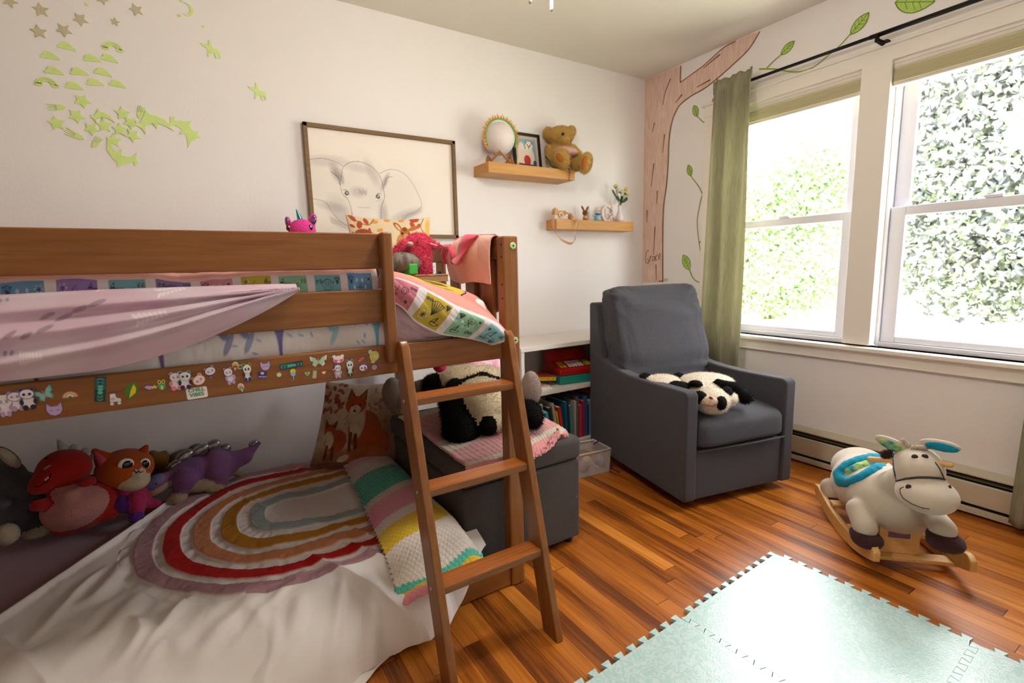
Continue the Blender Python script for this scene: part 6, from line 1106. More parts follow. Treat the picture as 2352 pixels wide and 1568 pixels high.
TD['steg','body']=((-2.943, -0.244, 0.2),0.039,[('e',-0.13,-0.03,0.102,0.0502,0.045,0.0297,20,0),('c',-0.095,-0.02,0.104,0.0291,-0.046,0,0.099,0.0545,0),('e',0.004,0.02,0.095,0.0861,0.08,0.0684,0,0),('e',0.089,0.03,0.102,0.0675,0.08,0.0779,0,0),('c',0.121,0.04,0.102,0.0552,0.197,0.04,0.116,0.0321,0),('c',0.197,0.04,0.116,0.0321,0.264,0.04,0.165,0.0076,0),('c',-0.027,-0.05,0.101,0.044,-0.053,-0.05,0.047,0.0268,0),('e',-0.064,-0.06,0.033,0.0377,0.045,0.0232,0,1),('c',0.084,-0.03,0.096,0.0482,0.093,-0.03,0.051,0.0306,0),('e',0.071,-0.04,0.034,0.0379,0.04,0.0192,0,1),('e',0.024,-0.03,0.059,0.0551,0.06,0.0275,0,1),('e',-0.124,-0.04,0.084,0.0478,0.04,0.0182,20,1),('c',0.155,0.06,0.053,0.0241,0.168,0.06,0.038,0.0162,1)])
TD['steg','plates']=((-2.943, -0.244, 0.2),0.039,[('e',-0.06,0.03,0.143,0.0309,0.02,0.0199,30,0),('e',-0.022,0.04,0.169,0.0403,0.02,0.0252,30,0),('e',0.035,0.04,0.185,0.0384,0.02,0.0215,25,0),('e',0.085,0.05,0.192,0.0312,0.02,0.025,20,0),('e',0.131,0.05,0.17,0.0237,0.02,0.02,0,0),('e',0.241,0.05,0.167,0.0227,0.02,0.0135,20,0)])
TD['grey','body']=((-3.457, -0.245, 0.2),0.247,[('e',-0.008,0,0.157,0.0823,0.11,0.0693,0,0),('e',-0.042,0.03,0.224,0.0559,0.1,0.0559,0,0),('e',-0.04,-0,0.096,0.0688,0.1,0.043,0,0),('c',-0.035,-0.08,0.103,0.0376,-0.061,-0.08,0.069,0.0414,0),('e',0.02,-0.05,0.043,0.0521,0.07,0.0412,0,0),('e',-0.059,-0.1,0.172,0.0245,0.05,0.0204,0,0),('e',-0.06,-0.155,0.077,0.0342,0.04,0.0354,0,1),('e',0.017,-0.09,0.036,0.0419,0.05,0.0192,8,1)])
TD['grey','ear']=((-3.457, -0.245, 0.2),0.247,[('e',-0.027,-0.03,0.307,0.021,0.02,0.0525,28,0),('e',-0.025,-0.042,0.308,0.0142,0.02,0.0452,28,1)])
TD['brown','b']=((-3.075, -0.07, 0.2),0.088,[('e',0.004,-0,0.123,0.0442,0.05,0.0468,0,0),('e',-0.001,-0,0.059,0.0417,0.05,0.0574,0,0),('e',-0.011,0,0.168,0.0145,0.0145,0.0145,0,0),('e',0.031,0,0.157,0.0131,0.0131,0.0131,0,0)])
TD['smallgrey','b']=((-2.978, -0.06, 0.2),0.050,[('e',0.004,-0,0.117,0.0695,0.05,0.0374,0,0),('e',0.052,-0,0.147,0.0324,0.04,0.0243,0,0),('e',-0.029,-0,0.061,0.0638,0.05,0.0585,0,0)])
TD['unicorn','body']=((-2.516, -0.75, 1.0),-0.172,[('e',-0.001,0,0.278,0.0456,0.0425,0.0393,0,0),('e',-0.005,-0,0.209,0.0474,0.0506,0.0538,0,0)])
TD['unicorn','ears']=((-2.516, -0.75, 1.0),-0.172,[('e',-0.044,-0,0.304,0.01,0.015,0.0224,8,0),('e',0.035,0,0.313,0.0142,0.015,0.0253,-18,0)])
TD['unicorn','horn']=((-2.516, -0.75, 1.0),-0.172,[('c',-0.005,0,0.317,0.0094,-0.016,0,0.355,0.0009,0)])
TD['yeti','b']=((-2.088, -0.75, 1.0),-0.379,[('e',0.003,-0,0.237,0.0473,0.0426,0.0379,0,0),('e',0.003,-0,0.194,0.0494,0.0484,0.0475,0,0),('c',0.017,-0.04,0.171,0.0205,0.036,-0.04,0.122,0.0158,0),('c',-0.046,-0.03,0.227,0.0223,-0.084,-0.03,0.202,0.0156,0),('e',0.001,-0,0.146,0.0419,0.0438,0.0457,0,0),('c',0.036,0.02,0.24,0.0192,0.096,0.02,0.226,0.0046,0)])
TD['yeti','snout']=((-2.088, -0.75, 1.0),-0.379,[('e',-0.027,-0.075,0.23,0.0124,0.02,0.0095,0,0)])
TD['yeti','eye']=((-2.088, -0.75, 1.0),-0.379,[('e',-0,-0.09,0.235,0.0051,0.008,0.0036,0,0)])
TD['yeti','earinner']=((-2.088, -0.75, 1.0),-0.379,[('c',0.049,-0.02,0.232,0.0053,0.083,-0.02,0.224,0.0019,0)])
TD['leopard','b']=((-2.237, -0.95, 1.0),-0.343,[('e',0.01,0,0.154,0.0635,0.09,0.0394,0,0),('e',-0.053,0,0.139,0.0598,0.1,0.0316,0,0),('e',0.045,-0.02,0.173,0.0099,0.02,0.0093,0,1),('e',-0.111,0,0.131,0.066,0.09,0.0264,0,0)])
TD['bigpanda','b']=((-2.033, -0.944, 0.47),-0.444,[('e',0.11,0.2,0.085,0.12,0.18,0.0982,0,0),('e',0.067,0.46,0.147,0.1618,0.16,0.0647,0,0),('e',0.105,0.36,0.106,0.1286,0.2,0.0467,0,0),('e',0.125,0.08,0.038,0.0656,0.1,0.038,0,0),('e',-0.109,0.42,0.119,0.0533,0.08,0.0514,0,1),('c',-0.023,0.14,0.109,0.0526,0.004,0.03,0.026,0.0619,1),('e',0.013,0.02,0.015,0.0667,0.09,0.0467,0,1),('e',0.121,0.02,0.038,0.0335,0.05,0.0285,0,1),('e',0.304,0.04,0.061,0.0376,0.09,0.0478,0,1),('c',0.249,0.14,0.071,0.0428,0.297,0.06,0.07,0.0379,1),('c',-0.021,0.27,0.15,0.0104,0.119,0.3,0.178,0.0121,1),('c',0.119,0.3,0.178,0.0113,0.189,0.28,0.166,0.0098,1),('c',-0.014,0.3,0.146,0.0226,-0.048,0.2,0.109,0.0324,1)])
TD['elephant','b']=((-1.95, -0.52, 0.46),-0.398,[('e',0.156,0.05,0.125,0.1344,0.1,0.1059,0,0),('e',0.152,0.05,-0.001,0.1231,0.08,0.0821,0,0),('c',-0.004,0.03,0.131,0.036,-0.123,0.03,0.106,0.0318,0),('c',0.318,0.03,0.111,0.0368,0.421,0.03,0.079,0.033,0)])
TD['elephant','ears']=((-1.95, -0.52, 0.46),-0.398,[('e',-0.189,-0,0.102,0.0488,0.05,0.0761,0,0),('e',0.47,-0,0.083,0.0482,0.05,0.0879,0,0)])
TD['gpanda','b']=((-0.867, -1.241, 0.44),-0.950,[('e',0.007,0,0.054,0.0831,0.09,0.0592,0,0),('e',-0.018,0.22,0.093,0.1316,0.12,0.0411,0,0),('e',-0.041,0.12,0.084,0.0876,0.1,0.0398,0,0),('e',-0.225,0.12,0.102,0.0872,0.1,0.0327,0,0),('e',0.098,0.03,0.063,0.0213,0.05,0.0226,0,0),('e',-0.318,0.14,0.109,0.0306,0.05,0.025,0,1),('e',-0.159,0.26,0.104,0.027,0.04,0.017,0,1),('e',-0.142,0.03,0.105,0.0468,0.05,0.0208,0,1),('e',-0.069,0.04,0.122,0.0297,0.03,0.0129,0,1),('c',0.031,0.1,0.121,0.0156,0.104,0.12,0.089,0.0285,1),('c',0.104,0.12,0.089,0.0285,0.153,0.12,0.05,0.0335,1),('e',0.071,0.03,0.095,0.0239,0.04,0.0214,0,1),('e',-0.046,-0.075,0.085,0.0266,0.03,0.0283,0,1),('e',0.046,-0.07,0.062,0.0207,0.03,0.0272,0,1)])
TD['gpanda','muzzle']=((-0.867, -1.241, 0.44),-0.950,[('e',-0.0063,-0.0859,0.0686,0.0414,0.022,0.0239,0,0)])
TD['gpanda','nose']=((-0.867, -1.241, 0.44),-0.950,[('e',0.0022,-0.0967,0.0883,0.0102,0.007,0.0063,-25,0)])
TD['gpanda','mouth']=((-0.867, -1.241, 0.44),-0.950,[('c',-0.0289,-0.1039,0.0753,0.0012,-0.0276,-0.1049,0.0725,0.0012,0),('c',-0.0276,-0.1049,0.0725,0.0012,-0.0264,-0.1049,0.0695,0.0012,0),('c',-0.0264,-0.1049,0.0695,0.0012,-0.0252,-0.1049,0.0665,0.0012,0),('c',-0.0252,-0.1049,0.0665,0.0012,-0.0239,-0.1049,0.0634,0.0012,0),('c',-0.0239,-0.1049,0.0634,0.0012,-0.0216,-0.1052,0.0621,0.0012,0),('c',-0.0216,-0.1052,0.0621,0.0012,-0.0193,-0.1045,0.0606,0.0012,0),('c',-0.0193,-0.1045,0.0606,0.0012,-0.017,-0.1049,0.0593,0.0012,0),('c',-0.017,-0.1049,0.0593,0.0012,-0.0147,-0.1042,0.0578,0.0012,0),('c',-0.0147,-0.1042,0.0578,0.0012,-0.0119,-0.1052,0.0579,0.0012,0),('c',-0.0119,-0.1052,0.0579,0.0012,-0.0091,-0.1051,0.0579,0.0012,0),('c',-0.0091,-0.1051,0.0579,0.0012,-0.0063,-0.1051,0.0578,0.0012,0),('c',-0.0063,-0.1051,0.0578,0.0012,-0.0035,-0.105,0.0577,0.0012,0),('c',-0.0035,-0.105,0.0577,0.0012,-0.002,-0.1066,0.0648,0.0012,0),('c',-0.002,-0.1066,0.0648,0.0012,-0.0005,-0.1071,0.0715,0.0012,0),('c',-0.0005,-0.1071,0.0715,0.0012,0.0009,-0.1055,0.0778,0.0012,0),('c',0.0009,-0.1055,0.0778,0.0012,0.0024,-0.1018,0.0834,0.0012,0),('c',-0.0035,-0.105,0.0577,0.0012,-0.0006,-0.1041,0.0561,0.0012,0),('c',-0.0006,-0.1041,0.0561,0.0012,0.0022,-0.1021,0.0543,0.0012,0),('c',0.0022,-0.1021,0.0543,0.0012,0.0051,-0.1012,0.0527,0.0012,0),('c',0.0051,-0.1012,0.0527,0.0012,0.0079,-0.0992,0.0508,0.0012,0),('c',0.0079,-0.0992,0.0508,0.0012,0.0104,-0.0982,0.0511,0.0012,0),('c',0.0104,-0.0982,0.0511,0.0012,0.0129,-0.0981,0.0516,0.0012,0),('c',0.0129,-0.0981,0.0516,0.0012,0.0155,-0.0981,0.0521,0.0012,0),('c',0.0155,-0.0981,0.0521,0.0012,0.018,-0.0971,0.0523,0.0012,0),('c',0.018,-0.0971,0.0523,0.0012,0.0193,-0.0983,0.0547,0.0012,0),('c',0.0193,-0.0983,0.0547,0.0012,0.0206,-0.0996,0.057,0.0012,0),('c',0.0206,-0.0996,0.057,0.0012,0.0219,-0.0998,0.059,0.0012,0),('c',0.0219,-0.0998,0.059,0.0012,0.0233,-0.1001,0.0611,0.0012,0)])
TD['gpanda','tip']=((-0.867, -1.241, 0.44),-0.950,[('c',0.164,0.12,0.054,0.0245,0.193,0.12,0.037,0.0056,0)])
TD['horse','body']=((-0.6, -1.86, 0.0),-1.231,[('e',0.113,-0.3,0.343,0.0856,0.11,0.055,0,0),('e',0.09,-0.22,0.397,0.0727,0.11,0.0715,0,0),('e',0.08,-0.2,0.429,0.0619,0.08,0.0351,0,0),('c',0.06,-0.18,0.322,0.0634,0.019,-0.08,0.217,0.0902,0),('e',0.03,-0.07,0.211,0.1512,0.17,0.1151,0,0),('e',-0.061,0.06,0.201,0.127,0.17,0.1124,0,0),('e',-0.09,0.2,0.213,0.1114,0.14,0.0855,0,0),('c',-0.077,-0.2,0.193,0.0355,-0.046,-0.25,0.152,0.0406,0),('c',0.148,-0.2,0.227,0.0328,0.165,-0.27,0.221,0.0387,0),('c',-0.195,0.18,0.105,0.04,-0.174,0.16,0.084,0.0448,0)])
TD['horse','hoofs']=((-0.6, -1.86, 0.0),-1.231,[('e',-0.037,-0.26,0.111,0.0507,0.055,0.0292,0,0),('e',-0.051,-0.255,0.125,0.0432,0.05,0.0164,0,0),('e',0.175,-0.28,0.182,0.053,0.055,0.0295,0,0),('e',0.164,-0.275,0.199,0.0442,0.05,0.0166,0,0),('e',-0.166,0.15,0.068,0.042,0.05,0.0236,0,0)])
TD['horse','earL']=((-0.6, -1.86, 0.0),-1.231,[('e',0.012,-0.2,0.466,0.0569,0.015,0.0219,-20,0),('e',0.012,-0.205,0.464,0.0441,0.014,0.016,-20,0),('c',0.042,-0.2,0.446,0.0084,0.06,-0.2,0.457,0.0104,0)])
TD['horse','earR']=((-0.6, -1.86, 0.0),-1.231,[('e',0.14,-0.2,0.49,0.0563,0.015,0.0193,-3,0),('c',0.095,-0.2,0.468,0.009,0.112,-0.2,0.485,0.0122,0),('e',0.144,-0.207,0.489,0.046,0.014,0.0152,-4,0)])
TD['horse','eyes']=((-0.6, -1.86, 0.0),-1.231,[('e',0.0741,-0.2747,0.457,0.0096,0.007,0.0096,0,0),('e',0.1007,-0.2658,0.4609,0.0095,0.007,0.0103,20,0)])
TD['horse','nostrils']=((-0.6, -1.86, 0.0),-1.231,[('e',0.063,-0.3578,0.3767,0.0085,0.007,0.0101,0,0),('e',0.1679,-0.308,0.385,0.0042,0.007,0.0084,0,0)])
TD['horse','handle']=((-0.6, -1.86, 0.0),-1.231,[('c',-0.052,-0.1,0.362,0.0109,0.015,-0.1,0.373,0.0106,0),('c',0.129,-0.25,0.441,0.0095,0.168,-0.25,0.441,0.0094,0)])
TD['horse','bridle']=((-0.6, -1.86, 0.0),-1.231,[('c',0.0188,-0.1852,0.4386,0.0034,0.0184,-0.1916,0.4339,0.0034,0),('c',0.0184,-0.1916,0.4339,0.0034,0.0179,-0.2077,0.4323,0.0034,0),('c',0.0179,-0.2077,0.4323,0.0034,0.0175,-0.2129,0.4273,0.0034,0),('c',0.0175,-0.2129,0.4273,0.0034,0.0172,-0.2094,0.4195,0.0034,0),('c',0.0172,-0.2094,0.4195,0.0034,0.0183,-0.2249,0.4149,0.0033,0),('c',0.0183,-0.2249,0.4149,0.0033,0.0194,-0.2378,0.4097,0.0033,0),('c',0.0194,-0.2378,0.4097,0.0033,0.0206,-0.2496,0.4041,0.0033,0),('c',0.0206,-0.2496,0.4041,0.0033,0.0217,-0.2577,0.3974,0.0033,0),('c',0.0217,-0.2577,0.3974,0.0033,0.0243,-0.265,0.3887,0.0033,0),('c',0.0243,-0.265,0.3887,0.0033,0.0269,-0.2662,0.3779,0.0033,0),('c',0.0269,-0.2662,0.3779,0.0033,0.0301,-0.2332,0.3549,0.0033,0),('c',0.0301,-0.2332,0.3549,0.0033,0.0321,-0.2784,0.36,0.0033,0),('c',0.0321,-0.2784,0.36,0.0041,0.0379,-0.2988,0.3711,0.004,0),('c',0.0379,-0.2988,0.3711,0.004,0.0438,-0.3071,0.3777,0.004,0),('c',0.0438,-0.3071,0.3777,0.004,0.0496,-0.3129,0.3835,0.004,0),('c',0.0496,-0.3129,0.3835,0.004,0.0555,-0.3176,0.3888,0.004,0),('c',0.0555,-0.3176,0.3888,0.004,0.0629,-0.3225,0.3937,0.0039,0),('c',0.0629,-0.3225,0.3937,0.0039,0.0702,-0.3262,0.3981,0.0039,0),('c',0.0702,-0.3262,0.3981,0.0039,0.0775,-0.3274,0.4017,0.0039,0),('c',0.0775,-0.3274,0.4017,0.0039,0.0848,-0.3287,0.4052,0.0039,0),('c',0.0848,-0.3287,0.4052,0.0039,0.0922,-0.3277,0.4067,0.0039,0),('c',0.0922,-0.3277,0.4067,0.0039,0.0996,-0.3268,0.4083,0.0039,0),('c',0.0996,-0.3268,0.4083,0.0039,0.107,-0.3246,0.4093,0.0039,0),('c',0.107,-0.3246,0.4093,0.0039,0.1145,-0.3211,0.41,0.0039,0),('c',0.1145,-0.3211,0.41,0.0039,0.1205,-0.3177,0.4097,0.0039,0),('c',0.1205,-0.3177,0.4097,0.0039,0.1266,-0.313,0.4089,0.0039,0),('c',0.1266,-0.313,0.4089,0.0039,0.1328,-0.307,0.4077,0.0039,0),('c',0.1328,-0.307,0.4077,0.0039,0.1391,-0.2998,0.4061,0.0039,0),('c',0.1391,-0.2998,0.4061,0.0039,0.1431,-0.2944,0.404,0.0039,0),('c',0.1431,-0.2944,0.404,0.0039,0.1473,-0.2877,0.4015,0.0039,0),('c',0.1473,-0.2877,0.4015,0.0039,0.1515,-0.281,0.399,0.0039,0),('c',0.1515,-0.281,0.399,0.0039,0.1559,-0.2704,0.3952,0.0039,0),('c',0.1281,-0.2697,0.4478,0.0027,0.1312,-0.2744,0.4439,0.0027,0),('c',0.1312,-0.2744,0.4439,0.0027,0.1345,-0.2766,0.4393,0.0027,0),('c',0.1345,-0.2766,0.4393,0.0027,0.1377,-0.2787,0.4347,0.0027,0),('c',0.1377,-0.2787,0.4347,0.0027,0.141,-0.2796,0.4296,0.0027,0),('c',0.141,-0.2796,0.4296,0.0027,0.1441,-0.2811,0.4227,0.0027,0),('c',0.1441,-0.2811,0.4227,0.0027,0.1472,-0.2813,0.4154,0.0027,0),('c',0.1472,-0.2813,0.4154,0.0027,0.1506,-0.2776,0.4067,0.0027,0),('c',0.1506,-0.2776,0.4067,0.0027,0.1541,-0.2739,0.3981,0.0027,0)])
TD['horse','saddle']=((-0.6, -1.86, 0.0),-1.231,[('c',-0.0187,0.1999,0.2714,0.0233,-0.0353,0.097,0.302,0.0225,0),('c',-0.0353,0.097,0.302,0.0225,-0.0524,0.0727,0.3066,0.0224,0),('c',-0.0524,0.0727,0.3066,0.0224,-0.0707,0.044,0.3063,0.0222,0),('c',-0.0707,0.044,0.3063,0.0222,-0.0893,0.0272,0.302,0.0222,0),('c',-0.0893,0.0272,0.302,0.0222,-0.1075,0.0085,0.2931,0.0222,0),('c',-0.1075,0.0085,0.2931,0.0222,-0.1261,-0.0007,0.2809,0.0223,0),('c',-0.1261,-0.0007,0.2809,0.0223,-0.1381,-0.0155,0.2666,0.0223,0),('c',-0.1381,-0.0155,0.2666,0.0223,-0.1508,-0.0211,0.2489,0.0223,0),('c',-0.1508,-0.0211,0.2489,0.0223,-0.1458,-0.038,0.2409,0.0222,0),('c',-0.1458,-0.038,0.2409,0.0222,-0.141,-0.0526,0.2323,0.022,0),('c',-0.141,-0.0526,0.2323,0.022,-0.1234,-0.0671,0.2384,0.0218,0),('c',-0.1234,-0.0671,0.2384,0.0218,-0.1058,-0.0889,0.2474,0.0215,0),('c',-0.1058,-0.0889,0.2474,0.0215,-0.0885,-0.1088,0.2677,0.0211,0),('c',-0.0885,-0.1088,0.2677,0.0211,-0.0723,-0.1139,0.2822,0.021,0),('c',-0.0723,-0.1139,0.2822,0.021,-0.0587,-0.1035,0.2939,0.0209,0),('c',-0.0587,-0.1035,0.2939,0.0209,-0.0452,-0.0872,0.3034,0.021,0),('c',-0.0452,-0.0872,0.3034,0.021,-0.0319,-0.0601,0.3092,0.0211,0),('c',-0.0319,-0.0601,0.3092,0.0211,-0.0187,0.0069,0.3014,0.0216,0)])
TD['horse','seat']=((-0.6, -1.86, 0.0),-1.231,[('c',-0.1149,-0.032,0.2667,0.022,-0.1003,-0.0248,0.2778,0.0219,0),('c',-0.1003,-0.0248,0.2778,0.0219,-0.086,-0.013,0.2872,0.0219,0),('c',-0.086,-0.013,0.2872,0.0219,-0.0678,0.0027,0.2937,0.0219,0),('c',-0.0678,0.0027,0.2937,0.0219,-0.0497,0.0243,0.2981,0.022,0),('c',-0.0497,0.0243,0.2981,0.022,-0.035,0.0424,0.298,0.022,0),('c',-0.035,0.0424,0.298,0.022,-0.0203,0.0701,0.2946,0.0221,0)])
TD['horse','tuft']=((-0.6, -1.86, 0.0),-1.231,[('c',0.042,-0.2,0.487,0.0075,0.06,-0.2,0.461,0.0091,0),('c',0.069,-0.22,0.473,0.0082,0.097,-0.22,0.479,0.0073,0),('c',-0.007,-0.1,0.392,0.0134,0.01,-0.1,0.405,0.0111,1)])
TD['horse','smile']=((-0.6, -1.86, 0.0),-1.231,[('c',0.0506,-0.3507,0.3707,0.002,0.0485,-0.3502,0.3684,0.002,0),('c',0.0485,-0.3502,0.3684,0.002,0.0463,-0.3498,0.3661,0.002,0),('c',0.0463,-0.3498,0.3661,0.002,0.0442,-0.3493,0.3638,0.002,0),('c',0.0442,-0.3493,0.3638,0.002,0.042,-0.3489,0.3615,0.002,0),('c',0.042,-0.3489,0.3615,0.002,0.0422,-0.3518,0.359,0.002,0),('c',0.0422,-0.3518,0.359,0.002,0.0424,-0.3547,0.3565,0.002,0),('c',0.0424,-0.3547,0.3565,0.002,0.0426,-0.3576,0.354,0.002,0),('c',0.0426,-0.3576,0.354,0.002,0.0428,-0.3604,0.3516,0.002,0),('c',0.0428,-0.3604,0.3516,0.002,0.0453,-0.3654,0.349,0.002,0),('c',0.0453,-0.3654,0.349,0.002,0.0478,-0.3703,0.3465,0.0019,0),('c',0.0478,-0.3703,0.3465,0.0019,0.0503,-0.374,0.3435,0.0019,0),('c',0.0503,-0.374,0.3435,0.0019,0.0528,-0.3778,0.3406,0.0019,0),('c',0.0528,-0.3778,0.3406,0.0019,0.0582,-0.3839,0.34,0.0019,0),('c',0.0582,-0.3839,0.34,0.0019,0.0635,-0.3889,0.3389,0.0019,0),('c',0.0635,-0.3889,0.3389,0.0019,0.0688,-0.3927,0.3374,0.0019,0),('c',0.0688,-0.3927,0.3374,0.0019,0.0741,-0.3966,0.3359,0.0019,0),('c',0.0741,-0.3966,0.3359,0.0019,0.0808,-0.4004,0.3359,0.0019,0),('c',0.0808,-0.4004,0.3359,0.0019,0.0874,-0.403,0.3354,0.0019,0),('c',0.0874,-0.403,0.3354,0.0019,0.0939,-0.4056,0.3349,0.0019,0),('c',0.0939,-0.4056,0.3349,0.0019,0.1005,-0.407,0.3339,0.0019,0),('c',0.1005,-0.407,0.3339,0.0019,0.1048,-0.4074,0.3345,0.0019,0),('c',0.1048,-0.4074,0.3345,0.0019,0.109,-0.4078,0.3351,0.0019,0),('c',0.109,-0.4078,0.3351,0.0019,0.1133,-0.4082,0.3358,0.0019,0),('c',0.1133,-0.4082,0.3358,0.0019,0.1175,-0.4086,0.3364,0.0019,0)])
TD['teddy','b']=((-0.818, -0.1, 1.722),-0.671,[('e',-0.027,0,0.219,0.0801,0.0696,0.0592,0,0),('e',-0.103,0,0.24,0.0296,0.03,0.0384,0,0),('e',0.043,0,0.245,0.026,0.03,0.0329,0,0),('e',-0.002,-0.05,0.183,0.0394,0.04,0.0291,0,0),('e',-0.021,-0,0.116,0.0874,0.07,0.0734,0,0),('c',-0.096,-0.03,0.139,0.026,-0.09,-0.03,0.079,0.0243,0),('c',0.052,-0.03,0.132,0.0242,0.086,-0.03,0.104,0.0207,0),('c',-0.048,-0.04,0.058,0.0381,-0.024,-0.1,0.061,0.0475,0),('c',0.068,-0.04,0.037,0.038,0.121,-0.09,0.041,0.0373,0),('e',0.128,-0.1,0.032,0.0355,0.05,0.0626,-12,0),('e',-0.017,-0.11,0.059,0.0508,0.05,0.0626,20,0)])
TD['teddy','pads']=((-0.818, -0.1, 1.722),-0.671,[('e',-0.027,-0.148,0.056,0.0201,0.02,0.0334,35,0),('e',0.119,-0.14,0.027,0.0174,0.02,0.0401,-12,0)])
TD['teddy','nose']=((-0.818, -0.1, 1.722),-0.671,[('e',-0.01,-0.11,0.204,0.0101,0.012,0.0101,0,0)])
TD['teddy','bib']=((-0.818, -0.1, 1.722),-0.671,[('e',0.007,-0.06,0.111,0.0737,0.05,0.0308,-5,0)])
# ================================================================= soft toys (T = base point, facing angle, rounded volumes)
def toy(name, label, cat, key, spec, group=None):
    """spec: list of (part name, data key, materials, k, h, fur[, part label])"""
    loc, yaw, _ = TD[key]; t = thing(name, label, cat, loc, yaw, group); o = None
    for q in spec:
        nm, kk, ms, k, h, fur = q[:6]; o = blob(nm, kk if isinstance(kk, list) else TD[kk][2], ms, t, k, h, fur, seed=len(nm))
        if len(q) > 6: o['label'] = q[6]
    return t
def kids(t, n): return [c for c in t.children if c.name.split('.')[0] == n]
K = lambda *a: ('e',)+a
def one(name, P, ms, par, k=.004, h=.003, fur=None, label=None):
    o = blob(name, P, ms, par, k, h, fur);
    if label: o['label'] = label
    return o
HG = lambda P, q, off=0, k=.02: hug(P, q, off, k)
eyem = mat('toy_eye', '0c0a0a', rough=.08, spec=.8); eyew = mat('toy_eye_white', 'e8e0dc', rough=.2)
# red dinosaur
rd, pk_ = plush('red_plush', '8f1410', '9c1a14'), plush('dusty_pink_plush', 'a8706a', 'b47c76')
t = toy('dinosaur_plush', 'big red dinosaur plush with pink belly under the loft bed', 'soft toy', ('red', 'body'), [('body', ('red', 'body'), [rd, pk_], .022, .0065, (5000, .0025, .0008)), ('horn', ('red', 'horn'), [plush('grey_satin', '8f8b86', 'a09c98')], .004, .004, None)])
for i, (x, z) in enumerate(((.005, .316), (.035, .296), (.055, .268))): one('spike', [K(x, .0, z, .012, .006, .014, -30*i, 0)], [mat('grey_satin')], t)
for nm_, kk_, m_ in (('eye', 'eye', eyem), ('nostril', 'nostril', plush('pale_satin', 'b89a94')), ('mouth', 'mouth', mat('black_thread', '140c0c', rough=.8)), ('tooth', 'teeth', eyew)):
    for e in ([TD['red', kk_][2]] if nm_ == 'mouth' else [[q] for q in TD['red', kk_][2]]): one(nm_, e, [m_], t, .001, .0016)
for nm_, kk_, m_ in (('eye', 'eye', eyem), ('nostril', 'nostril', plush('pale_satin', 'b89a94')), ('mouth', 'mouth', mat('black_thread', '140c0c', rough=.8)), ('tooth', 'teeth', eyew)):
    for e in ([TD['red', kk_][2]] if nm_ == 'mouth' else [[q] for q in TD['red', kk_][2]]): one(nm_, e, [m_], t, .001, .0016)


# orange cat in a pink suit
org, crp = plush('orange_plush', 'b8520f', 'a84a10'), plush('cream_plush', 'b8a68c', 'c4b498')
hot, pur = plush('magenta_knit', '9c1444', 'b03a64', 40), plush('purple_plush', '4a2070', '5a2c80')
t = toy('cat_plush', 'orange cat plush in a pink suit beside the red dinosaur', 'soft toy', ('cat', 'head'), [('head', ('cat', 'head'), [org, crp], .012, .005, (3000, .002, .0007)), ('suit', ('cat', 'suit'), [hot, pur], .012, .005, None, 'pink and purple suit and limbs')])
E_ = TD['cat', 'ears'][2]
for e in E_: one('ear', [e], [plush('orange_dark', 'a83c0c')], t, .004, .004)
one('inner_ear', [('c', -.08, -.024, .245, .016, -.098, -.012, .282, .006, 0)], [plush('pink_plush', 'b84a5a')], t)
one('tail', TD['cat', 'tail'][2], [org], t)
for kk_, nm_, m_ in (('ew', 'eye_patch', eyew), ('eb', 'eye', eyem), ('eg', 'eye_glint', eyew)):
    for e in TD['cat', kk_][2]: one(nm_, [e], [m_], t, .001, .002)
one('nose', TD['cat', 'nose'][2], [plush('pink_plush')], t, .002, .002)
one('mouth', TD['cat', 'mouth'][2], [mat('black_thread')], t, .001, .0015)
# tie dyed dinosaur
td = plush('tie_dye_plush', '6a4a80', '8f5a78', 9); tb = plush('tan_plush', '9c866c', 'a89478'); hd_ = plush('blue_lilac_plush', '6c6c98', '7c78a0')
t = toy('dinosaur_plush', 'purple tie-dyed armoured dinosaur plush with silver back plates', 'soft toy', ('steg', 'body'), [('body', ('steg', 'body'), [td, tb], .014, .0055, (4000, .003, .0009))])
silv = mat('silver_lame', '9a9898', rough=.22, metal=.75, bump=(60, .004))
for e in TD['steg', 'plates'][2]: one('back_plate', [e], [silv], t, .004, .004)
one('head_cap', [K(-.133, -.032, .111, .046, .043, .024, 20, 0)], [hd_], t, label='blue lilac head'); one('eye', [K(-.124, -.078, .118, .006, .004, .005, 0, 0)], [eyem], t)
# grey plush at the far left
gy, cs = plush('dark_grey_plush', '4c4a50', '58565c'), plush('cream_sole', 'a89c84', 'b4a890')
t = toy('rabbit_plush', 'slumped grey plush with long ears and cream soles at the far left', 'soft toy', ('grey', 'body'), [('body', ('grey', 'body'), [gy, cs], .016, .0065, (5000, .004, .001)), ('ear', ('grey', 'ear'), [gy, cs], .004, .005, None)])
toy('bear_plush', 'small brown bear plush tucked behind the orange cat', 'soft toy', ('brown', 'b'), [('body', ('brown', 'b'), [plush('brown_plush', '7a5420', '8a6430')], .01, .006, (3000, .006, .001))])
toy('mouse_plush', 'small grey plush hidden behind the purple dinosaur', 'soft toy', ('smallgrey', 'b'), [('body', ('smallgrey', 'b'), [plush('mid_grey_plush', '5f5a52', '6c675e')], .01, .006, (3000, .004, .001))])
